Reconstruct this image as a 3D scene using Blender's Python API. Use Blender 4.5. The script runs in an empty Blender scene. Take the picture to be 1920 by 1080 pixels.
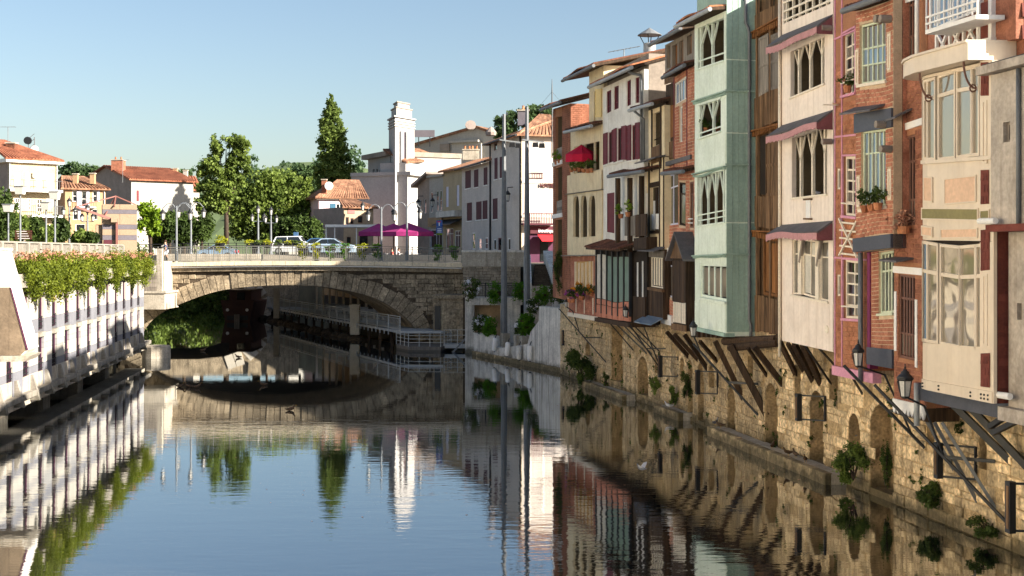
import bpy, bmesh, math, random
import numpy as np
from mathutils import Vector
from mathutils.geometry import tessellate_polygon
random.seed(7); rng=np.random.default_rng(7)
sc=bpy.context.scene
COL=sc.collection
# ---------------------------------------------------------------- camera, sky, sun, exposure
EYE=7.2; HOR=472.0; FPX=2400.0
cd=bpy.data.cameras.new('camera'); cam=bpy.data.objects.new('camera',cd); COL.objects.link(cam); sc.camera=cam
cam.location=(0,0,EYE); cam.rotation_euler=(math.radians(90),0,0)
cd.sensor_width=36; cd.lens=45; cd.shift_y=-68/1920; cd.clip_start=.5; cd.clip_end=6000
SUN_EL=math.radians(25); SL=Vector((0.93,-0.37,0)).normalized()
SUN=Vector((SL.x*math.cos(SUN_EL),SL.y*math.cos(SUN_EL),math.sin(SUN_EL)))
w=bpy.data.worlds.new('World'); sc.world=w; w.use_nodes=True
nt=w.node_tree; bg=nt.nodes['Background']; sky=nt.nodes.new('ShaderNodeTexSky'); sky.sky_type='NISHITA'; sky.sun_disc=False
sky.sun_elevation=SUN_EL; sky.sun_rotation=math.atan2(SL.x,SL.y); sky.air_density=1.0; sky.dust_density=1.4; sky.ozone_density=1.3
nt.links.new(sky.outputs[0],bg.inputs[0]); bg.inputs[1].default_value=0.05
ld=bpy.data.lights.new('sun','SUN'); ld.energy=5.0; ld.angle=math.radians(.53); ld.color=(1.0,.92,.8)
lo=bpy.data.objects.new('sun',ld); COL.objects.link(lo); lo.rotation_euler=(-SUN).to_track_quat('-Z','Y').to_euler(); lo.location=(60,-30,60)
vs=sc.view_settings; vs.view_transform='Standard'; vs.look='None'; vs.exposure=1.78; vs.gamma=1; vs.use_curve_mapping=False
sc.render.engine='CYCLES'; sc.cycles.use_denoising=True
try: sc.cycles.denoiser='OPENIMAGEDENOISE'
except Exception: pass
sc.cycles.max_bounces=7; sc.cycles.diffuse_bounces=4; sc.cycles.glossy_bounces=4; sc.cycles.transmission_bounces=2; sc.cycles.blur_glossy=.5
sc.cycles.sample_clamp_indirect=8

# ---------------------------------------------------------------- frames and mesh builder
def at(px,py,Y): return Vector(((px-960)/FPX*Y, Y, EYE-(py-HOR)*Y/FPX))
def gx(px,Y): return (px-960)/FPX*Y
def gz(py,Y): return EYE-(py-HOR)*Y/FPX
class Fr:
    """a local frame on a facade: u along it, v out of it, z up"""
    def __init__(s,o,d,n):
        s.o=Vector((o[0],o[1],0)); s.d=Vector((d[0],d[1],0)).normalized(); s.n=Vector((n[0],n[1],0)).normalized()
        s.flip=(s.d.x*s.n.y-s.d.y*s.n.x)<0
    def w(s,u,v,z): return (s.o.x+u*s.d.x+v*s.n.x, s.o.y+u*s.d.y+v*s.n.y, z)
    def u(s,px,v=0.):
        k=(px-960)/FPX
        return (k*(s.o.y+v*s.n.y)-s.o.x-v*s.n.x)/(s.d.x-k*s.d.y)
    def z(s,py,u,v=0.): return EYE-(py-HOR)*(s.o.y+u*s.d.y+v*s.n.y)/FPX
    def rc(s,x0,y0,x1,y1,v=0.):
        a=s.u(x0,v); b=s.u(x1,v); m=s.u((x0+x1)/2,v)
        return (min(a,b),max(a,b),s.z(y1,m,v),s.z(y0,m,v))
WF=Fr((0,0),(1,0),(0,1))
def facing(x,y,nx,ny):
    """frame at x,y whose outward normal is nx,ny; u grows to the right seen from outside"""
    n=Vector((nx,ny)).normalized(); return Fr((x,y),(-n.y,n.x),(n.x,n.y))
class MB:
    def __init__(s,fr=WF): s.v=[]; s.f=[]; s.fr=fr
    def poly(s,pts):
        b=len(s.v); s.v+=[s.fr.w(*p) for p in pts]; s.f.append(tuple(range(b,b+len(pts)))); return s
    def box(s,u0,u1,v0,v1,z0,z1):
        b=len(s.v)
        for z in (z0,z1):
            for (u,v) in ((u0,v0),(u1,v0),(u1,v1),(u0,v1)): s.v.append(s.fr.w(u,v,z))
        for q in ((3,2,1,0),(4,5,6,7),(0,1,5,4),(1,2,6,5),(2,3,7,6),(3,0,4,7)): s.f.append(tuple(b+i for i in q))
        return s
    def hexa(s,p):
        b=len(s.v); s.v+=[s.fr.w(*q) for q in p]
        for q in ((3,2,1,0),(4,5,6,7),(0,1,5,4),(1,2,6,5),(2,3,7,6),(3,0,4,7)): s.f.append(tuple(b+i for i in q))
        return s
    def block(s,u0,u1,v0,v1,z0,z1,ch=.012,j=0.):
        """a stone: back rectangle at v0, chamfered and jittered front at v1"""
        b=len(s.v); r=lambda: random.uniform(-j,j)
        bk=[(u0,z0),(u1,z0),(u1,z1),(u0,z1)]
        bk=[(a+r(),c+r()) for a,c in bk]
        cu=(u0+u1)/2; cz=(z0+z1)/2
        for a,c in bk: s.v.append(s.fr.w(a,v0,c))
        for a,c in bk:
            s.v.append(s.fr.w(a,v1-ch,c))
        for a,c in bk:
            s.v.append(s.fr.w(a+(ch if a<cu else -ch),v1+r()*.3,c+(ch if c<cz else -ch)))
        for k in range(2):
            o=b+4*k
            for i in range(4):
                i2=(i+1)%4; s.f.append((o+i,o+i2,o+4+i2,o+4+i))
        s.f.append((b+8,b+9,b+10,b+11)); return s
    def prism(s,pts,v0,v1):
        """polygon in (u,z) pushed from v0 to v1"""
        n=len(pts); b=len(s.v)
        for v in (v0,v1): s.v+=[s.fr.w(u,v,z) for u,z in pts]
        for i in range(n):
            j=(i+1)%n; s.f.append((b+i,b+j,b+n+j,b+n+i))
        s.f.append(tuple(b+i for i in range(n-1,-1,-1))); s.f.append(tuple(b+n+i for i in range(n))); return s
    def plan(s,pts,z0,z1):
        """polygon in (u,v) pushed from z0 to z1"""
        n=len(pts); b=len(s.v)
        for z in (z0,z1): s.v+=[s.fr.w(u,v,z) for u,v in pts]
        for i in range(n):
            j=(i+1)%n; s.f.append((b+i,b+j,b+n+j,b+n+i))
        s.f.append(tuple(b+i for i in range(n-1,-1,-1))); s.f.append(tuple(b+n+i for i in range(n))); return s
    def bar(s,p,q,w,h=None,up=(0,0,1)):
        """square bar from p to q (frame coordinates)"""
        h=h or w; P=Vector(s.fr.w(*p)); Q=Vector(s.fr.w(*q)); d=(Q-P)
        if d.length<1e-6: return s
        d.normalize(); U=Vector(up)
        if abs(d.dot(U))>.97: U=Vector((s.fr.d.x,s.fr.d.y,0))
        a=d.cross(U).normalized()*(w/2); c=a.cross(d).normalized()*(h/2); b=len(s.v)
        for R in (P,Q):
            for e in (-a-c,a-c,a+c,-a+c): s.v.append(tuple(R+e))
        for k in ((3,2,1,0),(4,5,6,7),(0,1,5,4),(1,2,6,5),(2,3,7,6),(3,0,4,7)): s.f.append(tuple(b+i for i in k))
        return s
    def tube(s,pts,r,n=8,cap=True):
        P=[Vector(s.fr.w(*p)) for p in pts]; m=len(P); rs=r if isinstance(r,(list,tuple)) else [r]*m; b=len(s.v); U=None
        for i in range(m):
            d=(P[min(i+1,m-1)]-P[max(i-1,0)]).normalized()
            if U is None: U=Vector((0,0,1)) if abs(d.z)<.9 else Vector((1,0,0))
            a=d.cross(U).normalized(); c=a.cross(d).normalized(); U=c
            for k in range(n):
                t=2*math.pi*k/n; s.v.append(tuple(P[i]+a*math.cos(t)*rs[i]+c*math.sin(t)*rs[i]))
        for i in range(m-1):
            for k in range(n):
                k2=(k+1)%n; s.f.append((b+i*n+k,b+i*n+k2,b+(i+1)*n+k2,b+(i+1)*n+k))
        if cap:
            s.f.append(tuple(b+k for k in range(n-1,-1,-1))); s.f.append(tuple(b+(m-1)*n+k for k in range(n)))
        return s
    def lathe(s,c,prof,n=12):
        """prof: (radius, z) list about the vertical through c=(u,v)"""
        b=len(s.v)
        for r,z in prof:
            for k in range(n):
                t=2*math.pi*(k+.5)/n; s.v.append(s.fr.w(c[0]+r*math.cos(t),c[1]+r*math.sin(t),z))
        for i in range(len(prof)-1):
            for k in range(n):
                k2=(k+1)%n; s.f.append((b+i*n+k,b+i*n+k2,b+(i+1)*n+k2,b+(i+1)*n+k))
        s.f.append(tuple(b+k for k in range(n-1,-1,-1))); s.f.append(tuple(b+(len(prof)-1)*n+k for k in range(n)))
        return s
    def sheet(s,outer,holes,v,T):
        """wall face with holes at v, its edges and reveals running back to v-T"""
        loops=[outer]+holes; tri=tessellate_polygon([[Vector((a,c,0)) for a,c in L] for L in loops]); b=len(s.v)
        for L in loops: s.v+=[s.fr.w(a,v,c) for a,c in L]
        for t in tri: s.f.append(tuple(b+i for i in t))
        for L in loops:
            n=len(L); b=len(s.v)
            for vv in (v,v-T): s.v+=[s.fr.w(a,vv,c) for a,c in L]
            for i in range(n):
                j=(i+1)%n; s.f.append((b+i,b+j,b+n+j,b+n+i))
        return s
    def build(s,name,mat,parent=None,smooth=False):
        off=root_of(parent)
        me=bpy.data.meshes.new(name)
        me.from_pydata([(x-off[0],y-off[1],z-off[2]) for x,y,z in map(warp,s.v)],[],s.f)
        if s.fr.flip: me.flip_normals()
        return link(name,me,mat,parent,smooth)
def warp(p):
    '''the old houses have settled: lines sag and lean by a few centimetres'''
    x,y,z=p
    if not (2<x<14 and 26<y<80 and z>3.6): return p
    k=min(1,(z-3.6)/1.2); k=k*k*(3-2*k)*min(1,(80-y)/4)
    return (x,y,z+k*(.06*math.sin(.83*y+.5*z+2.1)+.03*math.sin(2.0*y-.6*z)))
LOC={}
def root_of(p):
    while p is not None and p.parent is not None: p=p.parent
    return LOC.get(p.name,(0,0,0)) if p is not None else (0,0,0)
def link(name,me,mat,parent=None,smooth=False):
    if mat is not None and not me.materials: me.materials.append(mat)
    if smooth:
        me.polygons.foreach_set('use_smooth',[True]*len(me.polygons))
    o=bpy.data.objects.new(name,me); COL.objects.link(o)
    if parent is not None: o.parent=parent
    return o
def thing(name,label,cat,loc,group=None):
    o=bpy.data.objects.new(name,None); COL.objects.link(o); o.location=loc; LOC[o.name]=tuple(loc); o.empty_display_size=.3
    return tag(o,label,cat,group)
def tag(o,label=None,cat=None,group=None,kind=None):
    if label: o['label']=label
    if cat: o['category']=cat
    if group: o['group']=group
    if kind or cat: o['kind']=kind or 'thing'
    return o
def copy_tree(o,loc,label=None,parent=None):
    c=o.copy(); COL.objects.link(c)
    if parent is None:
        c.location=loc; LOC[c.name]=tuple(loc)
        if label: c['label']=label
    else: c.parent=parent
    for ch in list(o.children): copy_tree(ch,None,None,c)
    return c
def numpy_mesh(name,V,F):
    """V (n,3), F (m,k) arrays"""
    me=bpy.data.meshes.new(name); m,k=F.shape
    me.vertices.add(len(V)); me.vertices.foreach_set('co',V.astype(np.float32).ravel())
    me.loops.add(m*k); me.loops.foreach_set('vertex_index',F.astype(np.int32).ravel())
    me.polygons.add(m); me.polygons.foreach_set('loop_start',np.arange(0,m*k,k,dtype=np.int32)); me.polygons.foreach_set('loop_total',np.full(m,k,dtype=np.int32))
    me.update(calc_edges=True); return me

# ---------------------------------------------------------------- materials
def lin(c): return tuple((x/12.92 if x<=.04045 else ((x+.055)/1.055)**2.4) for x in (q/255 for q in c))
MATS={}
def M(name,rgb,rough=.85,var=.18,scale=2.5,bump=.25,bscale=None,streak=0.,stain=(60,50,40),metal=0.,spec=.3,fine=.08,rgb2=None,rnd=0.,blotch=0.):
    """surface with uneven colour, fine grain, optional run-down stains and relief; rgb is the sRGB of its albedo"""
    m=bpy.data.materials.new(name); m.use_nodes=True; t=m.node_tree; N=t.nodes; L=t.links; p=N['Principled BSDF']
    p.inputs['Roughness'].default_value=rough; p.inputs['Metallic'].default_value=metal; p.inputs['Specular IOR Level'].default_value=spec
    geo=N.new('ShaderNodeNewGeometry'); pos=geo.outputs['Position']
    n1=N.new('ShaderNodeTexNoise'); n1.inputs['Scale'].default_value=scale; n1.inputs['Detail'].default_value=5; n1.inputs['Roughness'].default_value=.65; L.new(pos,n1.inputs['Vector'])
    c=lin(rgb); a=tuple(max(0,x*(1-var*1.6)) for x in c); b=tuple(min(1,x*(1+var)) for x in c)
    if rgb2: b=lin(rgb2)
    r=N.new('ShaderNodeValToRGB'); r.color_ramp.elements[0].position=.3; r.color_ramp.elements[1].position=.7
    r.color_ramp.elements[0].color=(*a,1); r.color_ramp.elements[1].color=(*b,1); L.new(n1.outputs['Fac'],r.inputs['Fac']); out=r.outputs['Color']
    def mul(fac_socket,lo,hi):
        nonlocal out
        mr=N.new('ShaderNodeMapRange'); mr.inputs['From Min'].default_value=.3; mr.inputs['From Max'].default_value=.7; mr.inputs['To Min'].default_value=lo; mr.inputs['To Max'].default_value=hi
        L.new(fac_socket,mr.inputs['Value']); mx=N.new('ShaderNodeVectorMath'); mx.operation='SCALE'; L.new(out,mx.inputs[0]); L.new(mr.outputs[0],mx.inputs['Scale']); out=mx.outputs[0]
    n2=N.new('ShaderNodeTexNoise'); n2.inputs['Scale'].default_value=bscale or scale*9; n2.inputs['Detail'].default_value=4; L.new(pos,n2.inputs['Vector'])
    if fine: mul(n2.outputs['Fac'],1-fine*1.5,1+fine)
    if rnd:
        oi=N.new('ShaderNodeObjectInfo'); mr=N.new('ShaderNodeMapRange'); mr.inputs['To Min'].default_value=1-rnd; mr.inputs['To Max'].default_value=1+rnd
        L.new(oi.outputs['Random'],mr.inputs['Value']); mx=N.new('ShaderNodeVectorMath'); mx.operation='SCALE'; L.new(out,mx.inputs[0]); L.new(mr.outputs[0],mx.inputs['Scale']); out=mx.outputs[0]
    if blotch:
        n4=N.new('ShaderNodeTexNoise'); n4.inputs['Scale'].default_value=.75; n4.inputs['Detail'].default_value=9; n4.inputs['Roughness'].default_value=.72; n4.inputs['Distortion'].default_value=.6; L.new(pos,n4.inputs['Vector'])
        mr=N.new('ShaderNodeMapRange'); mr.inputs['From Min'].default_value=.5; mr.inputs['From Max'].default_value=.66; mr.inputs['To Max'].default_value=blotch; L.new(n4.outputs['Fac'],mr.inputs['Value'])
        mx=N.new('ShaderNodeMix'); mx.data_type='RGBA'; L.new(mr.outputs[0],mx.inputs[0]); L.new(out,mx.inputs[6]); mx.inputs[7].default_value=(*lin(stain),1); out=mx.outputs[2]
    if streak:
        mp=N.new('ShaderNodeMapping'); mp.inputs['Scale'].default_value=(3.2,3.2,.16); L.new(pos,mp.inputs['Vector'])
        n3=N.new('ShaderNodeTexNoise'); n3.inputs['Scale'].default_value=1.6; n3.inputs['Detail'].default_value=5; n3.inputs['Roughness'].default_value=.6; L.new(mp.outputs[0],n3.inputs['Vector'])
        mr=N.new('ShaderNodeMapRange'); mr.inputs['From Min'].default_value=.5; mr.inputs['From Max'].default_value=.75; mr.inputs['To Max'].default_value=streak; L.new(n3.outputs['Fac'],mr.inputs['Value'])
        mx=N.new('ShaderNodeMix'); mx.data_type='RGBA'; L.new(mr.outputs[0],mx.inputs[0]); L.new(out,mx.inputs[6]); mx.inputs[7].default_value=(*lin(stain),1); out=mx.outputs[2]
    L.new(out,p.inputs['Base Color'])
    if bump:
        bp=N.new('ShaderNodeBump'); bp.inputs['Strength'].default_value=bump; bp.inputs['Distance'].default_value=.03; L.new(n2.outputs['Fac'],bp.inputs['Height']); L.new(bp.outputs[0],p.inputs['Normal'])
    MATS[name]=m; return m
def wood(name,rgb,rgb2,rough=.8,sc=1.):
    """weathered boards: grain runs up the board"""
    m=bpy.data.materials.new(name); m.use_nodes=True; t=m.node_tree; N=t.nodes; L=t.links; p=N['Principled BSDF']; p.inputs['Roughness'].default_value=rough; p.inputs['Specular IOR Level'].default_value=.25
    geo=N.new('ShaderNodeNewGeometry'); mp=N.new('ShaderNodeMapping'); mp.inputs['Scale'].default_value=(14*sc,14*sc,.9*sc); L.new(geo.outputs['Position'],mp.inputs['Vector'])
    n=N.new('ShaderNodeTexNoise'); n.inputs['Scale'].default_value=1.; n.inputs['Detail'].default_value=6; n.inputs['Roughness'].default_value=.7; L.new(mp.outputs[0],n.inputs['Vector'])
    r=N.new('ShaderNodeValToRGB'); r.color_ramp.elements[0].position=.32; r.color_ramp.elements[1].position=.68; r.color_ramp.elements[0].color=(*lin(rgb),1); r.color_ramp.elements[1].color=(*lin(rgb2),1)
    oi=N.new('ShaderNodeObjectInfo'); q=N.new('ShaderNodeMapRange'); q.inputs['To Min'].default_value=.62; q.inputs['To Max'].default_value=1.3; L.new(oi.outputs['Random'],q.inputs['Value']); vm=N.new('ShaderNodeVectorMath'); vm.operation='SCALE'; L.new(r.outputs[0],vm.inputs[0]); L.new(q.outputs[0],vm.inputs['Scale'])
    L.new(n.outputs['Fac'],r.inputs['Fac']); L.new(vm.outputs[0],p.inputs['Base Color'])
    bp=N.new('ShaderNodeBump'); bp.inputs['Strength'].default_value=.4; bp.inputs['Distance'].default_value=.02; L.new(n.outputs['Fac'],bp.inputs['Height']); L.new(bp.outputs[0],p.inputs['Normal'])
    MATS[name]=m; return m
def glassy(name,rgb,rough=.03,spec=.8,bumpy=.004):
    m=bpy.data.materials.new(name); m.use_nodes=True; t=m.node_tree; N=t.nodes; L=t.links; p=N['Principled BSDF']
    p.inputs['Base Color'].default_value=(*lin(rgb),1); p.inputs['Roughness'].default_value=rough; p.inputs['Specular IOR Level'].default_value=spec
    n=N.new('ShaderNodeTexNoise'); n.inputs['Scale'].default_value=1.1; n.inputs['Detail'].default_value=1
    geo=N.new('ShaderNodeNewGeometry'); L.new(geo.outputs['Position'],n.inputs['Vector'])
    bp=N.new('ShaderNodeBump'); bp.inputs['Distance'].default_value=bumpy*5; bp.inputs['Strength'].default_value=.6; L.new(n.outputs['Fac'],bp.inputs['Height']); L.new(bp.outputs[0],p.inputs['Normal'])
    MATS[name]=m; return m
def leafy(name,dark,light,yellow=None,scale=.6):
    m=bpy.data.materials.new(name); m.use_nodes=True; t=m.node_tree; N=t.nodes; L=t.links; p=N['Principled BSDF']; p.inputs['Roughness'].default_value=.6; p.inputs['Specular IOR Level'].default_value=.25
    geo=N.new('ShaderNodeNewGeometry'); n=N.new('ShaderNodeTexNoise'); n.inputs['Scale'].default_value=scale; n.inputs['Detail'].default_value=6; n.inputs['Roughness'].default_value=.75; L.new(geo.outputs['Position'],n.inputs['Vector'])
    r=N.new('ShaderNodeValToRGB'); e=r.color_ramp.elements; e[0].position=.33; e[0].color=(*lin(dark),1); e[1].position=.62; e[1].color=(*lin(light),1)
    if yellow: q=e.new(.72); q.color=(*lin(yellow),1)
    L.new(n.outputs['Fac'],r.inputs['Fac']); L.new(r.outputs[0],p.inputs['Base Color'])
    tr=N.new('ShaderNodeBsdfTranslucent'); L.new(r.outputs[0],tr.inputs['Color']); mx=N.new('ShaderNodeMixShader'); mx.inputs[0].default_value=.42
    L.new(p.outputs[0],mx.inputs[1]); L.new(tr.outputs[0],mx.inputs[2]); L.new(mx.outputs[0],N['Material Output'].inputs['Surface'])
    MATS[name]=m; return m
def metal(name,rgb,rough=.5,var=.12,metal=0.): return M(name,rgb,rough,var,4.,.05,metal=metal,spec=.5,fine=.05)
# ---------------------------------------------------------------- shared materials
def damp(m,z0=.15,z1=.75,col=(58,54,36)):
    '''dark algae band left by the river on the foot of a wall'''
    t=m.node_tree; N=t.nodes; L=t.links; p=N['Principled BSDF']; src=p.inputs['Base Color'].links[0].from_socket; g=N.new('ShaderNodeNewGeometry'); s=N.new('ShaderNodeSeparateXYZ'); L.new(g.outputs['Position'],s.inputs[0]); n=N.new('ShaderNodeTexNoise'); n.inputs['Scale'].default_value=1.7; n.inputs['Detail'].default_value=5; L.new(g.outputs['Position'],n.inputs['Vector'])
    a=N.new('ShaderNodeMath'); a.operation='MULTIPLY_ADD'; L.new(n.outputs['Fac'],a.inputs[0]); a.inputs[1].default_value=-1.1; L.new(s.outputs['Z'],a.inputs[2]); r=N.new('ShaderNodeMapRange'); r.inputs[1].default_value=z0-.55; r.inputs[2].default_value=z1-.55; r.inputs[3].default_value=.85; r.inputs[4].default_value=0.; L.new(a.outputs[0],r.inputs[0]); x=N.new('ShaderNodeMix'); x.data_type='RGBA'; L.new(r.outputs[0],x.inputs[0]); L.new(src,x.inputs[6]); x.inputs[7].default_value=(*lin(col),1); L.new(x.outputs[2],p.inputs['Base Color']); return m
stone_q=M('quay_stone',(226,198,154),.9,.24,1.3,.9,bscale=9,streak=.7,stain=(98,80,58),fine=.34,rnd=.32,blotch=.5)
mortar_q=M('quay_mortar',(190,162,120),.95,.28,2.,.8,bscale=12,streak=.4,stain=(90,72,52),fine=.25)
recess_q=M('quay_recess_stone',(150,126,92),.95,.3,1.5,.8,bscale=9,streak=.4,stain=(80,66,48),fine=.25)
conc=M('weathered_concrete',(214,208,198),.9,.16,1.2,.35,streak=.75,stain=(92,86,78),fine=.12)
conc_d=M('old_concrete',(176,166,150),.9,.2,1.4,.4,streak=.6,stain=(90,80,68),fine=.15)
timber=wood('dark_oak',(38,28,21),(86,66,48))
timber_b=wood('brown_boards',(58,42,30),(150,116,84))
timber_o=wood('orange_boards',(92,56,30),(160,108,62))
timber_g=wood('grey_boards',(96,88,80),(160,150,138))
iron=metal('black_iron',(34,34,36),.5)
zinc=metal('grey_zinc',(112,114,116),.55)
zinc_l=metal('light_zinc',(168,170,170),.5)
rust=M('dark_red_paint',(110,34,44),.6,.15,3.,.1)
white_p=M('white_paint',(236,232,226),.6,.06,2.,.06,fine=.03)
dark_in=M('dark_room',(46,38,32),.9,.2,1.,0)  # dark tone stands for the shade inside rooms and openings
glass=glassy('window_glass',(30,34,36))
glass_w=glassy('curtained_glass',(112,106,96),.06,.9)
curtain=M('net_curtain',(205,198,184),.9,.12,3.,.2)
tile_r=M('clay_tile',(176,100,66),.9,.28,1.3,.4,bscale=7,fine=.22,rgb2=(206,140,98),rnd=.2)
tile_d=M('old_dark_tile',(112,72,54),.9,.3,2.,.5,bscale=9,fine=.25,rnd=.2)
asphalt=M('asphalt',(70,70,70),.95,.15,.6,.3,bscale=30)
paving=M('paving',(150,142,130),.9,.15,.8,.2)

for m_ in (stone_q,mortar_q,recess_q): damp(m_)
damp(conc,.1,.5)
# ---------------------------------------------------------------- water
def water_mat():
    m=bpy.data.materials.new('river_water'); m.use_nodes=True; t=m.node_tree; N=t.nodes; L=t.links
    for n in list(N):
        if n.type!='OUTPUT_MATERIAL': N.remove(n)
    geo=N.new('ShaderNodeNewGeometry'); sep=N.new('ShaderNodeSeparateXYZ'); L.new(geo.outputs['Position'],sep.inputs[0])
    def noise(sx,sy,det,rough=.55):
        mp=N.new('ShaderNodeMapping'); mp.inputs['Scale'].default_value=(sx,sy,1); L.new(geo.outputs['Position'],mp.inputs['Vector'])
        n=N.new('ShaderNodeTexNoise'); n.inputs['Scale'].default_value=1; n.inputs['Detail'].default_value=det; n.inputs['Roughness'].default_value=rough; L.new(mp.outputs[0],n.inputs['Vector']); return n.outputs['Fac']
    def math_(op,a,b):
        q=N.new('ShaderNodeMath'); q.operation=op
        for i,x in ((0,a),(1,b)):
            if isinstance(x,(int,float)): q.inputs[i].default_value=x
            else: L.new(x,q.inputs[i])
        return q.outputs[0]
    def rng_(x,a,b,c,d):
        q=N.new('ShaderNodeMapRange'); q.interpolation_type='SMOOTHSTEP'
        for i,y in enumerate((a,b,c,d)): q.inputs[i+1].default_value=y
        L.new(x,q.inputs[0]); return q.outputs[0]
    fine=noise(1.6,4.6,3); mid=noise(.45,1.5,2); patch=noise(.05,.05,2,.5)
    near=rng_(sep.outputs['Y'],36,84,1.,.13)                       # wind ripples: open reach below, still water by the bridge
    amp=math_('MULTIPLY',near,rng_(patch,.35,.65,.45,1.25))
    h=math_('ADD',math_('MULTIPLY',fine,.8),math_('MULTIPLY',mid,1.6))
    bp=N.new('ShaderNodeBump'); bp.inputs['Distance'].default_value=.0031; L.new(amp,bp.inputs['Strength']); L.new(h,bp.inputs['Height'])
    gl=N.new('ShaderNodeBsdfGlossy'); gl.inputs['Roughness'].default_value=.0; gl.inputs['Color'].default_value=(.95,.98,1.,1); L.new(bp.outputs[0],gl.inputs['Normal'])
    df=N.new('ShaderNodeBsdfDiffuse'); df.inputs['Color'].default_value=(.013,.012,.009,1)
    fr=N.new('ShaderNodeFresnel'); fr.inputs['IOR'].default_value=2.0; L.new(bp.outputs[0],fr.inputs['Normal']); ff=rng_(fr.outputs[0],0.,1.,.36,1.)
    mx=N.new('ShaderNodeMixShader'); L.new(ff,mx.inputs[0]); L.new(df.outputs[0],mx.inputs[1]); L.new(gl.outputs[0],mx.inputs[2]); L.new(mx.outputs[0],N['Material Output'].inputs['Surface'])
    return m
o=MB().poly([(-400,-60,0),(120,-60,0),(120,420,0),(-400,420,0)]).build('river_water',water_mat()); tag(o,'calm green brown river reflecting the houses','water',kind='structure')
# ---------------------------------------------------------------- ground: both banks and the river bed in one sheet
LE=[(-21.9,-200),(-21.9,20),(-24.5,52.2),(-28.4,85.1),(-30.5,98),(-33,106),(-36,122),(-52,140),(-80,200),(-140,300),(-170,360)]
RE=[(16,-200),(14.6,20),(10.8,41.3),(8.1,57),(4.9,75.5),(4.4,91),(-3.4,103.2),(-12.4,120),(-19.6,137),(-45,185),(-104,300)]
gm=MB(); BK=6.25
g=M('ground_earth',(120,112,92),.95,.2,.4,.3)
st=[]
for (lx,ly),(rx,ry) in zip(LE,RE):
    st.append([(-3000,ly,BK),(lx,ly,BK),(lx,ly,-1.6),(rx,ry,-1.6),(rx,ry,BK),(3000,ry,BK)])
st.append([(-3000,420,BK),(-200,420,BK),(-200,420,BK-.01),(-199,420,BK-.01),(-199,420,BK),(3000,420,BK)])
st.append([(-3000,5000,BK),(-200,5000,BK),(-200,5000,BK-.01),(-199,5000,BK-.01),(-199,5000,BK),(3000,5000,BK)])
for a,b in zip(st,st[1:]):
    for i in range(5): gm.poly([a[i],a[i+1],b[i+1],b[i]])
tag(gm.build('ground',g),kind='structure')

# ---------------------------------------------------------------- right bank: old stone quay wall under the houses
D1=(0.182,-0.9833); N1=(-0.9833,-0.182); D2=(0.2311,-0.9729); N2=(-0.9729,-0.2311)
FA=Fr((6.01,57),D1,N1); FB=Fr((6.01,57),D2,N2)          # facade planes of the near and the far houses
VQ=-1.12                                                # the quay wall stands this far behind them
qw=thing('quay_wall','weathered golden stone quay wall with arched recesses below the overhanging houses','wall',(9.5,44,0))
def arch_loop(u0,u1,z0,z1,arch=True,n=7):
    if not arch: return [(u0,z0),(u1,z0),(u1,z1),(u0,z1)]
    r=(u1-u0)/2; c=(u0+u1)/2; zs=max(z0+.05,z1-r*1.15); h=z1-zs
    return [(u0,z0),(u1,z0)]+[(c+r*math.cos(math.pi*i/n),zs+h*math.sin(math.pi*i/n)) for i in range(n+1)]
holesA=[(1435,718,1458,846,1),(1519,732,1545,868,1),(1592,775,1613,838,1),(1365,726,1379,822,1),(1555,692,1571,750,0),(1490,686,1502,745,0),(1402,668,1412,706,0),(1309,678,1320,790,1),(1329,683,1340,727,1),(1632,758,1676,922,1),(1836,817,1850,880,1),(1290,674,1299,782,1),(1276,670,1284,715,1),(1738,770,1752,835,0)]
holesB=[(1147,612,1168,716,0),(1196,668,1216,741,1),(1098,640,1108,668,1),(1228,664,1236,700,1)]
stones=[]
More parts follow.
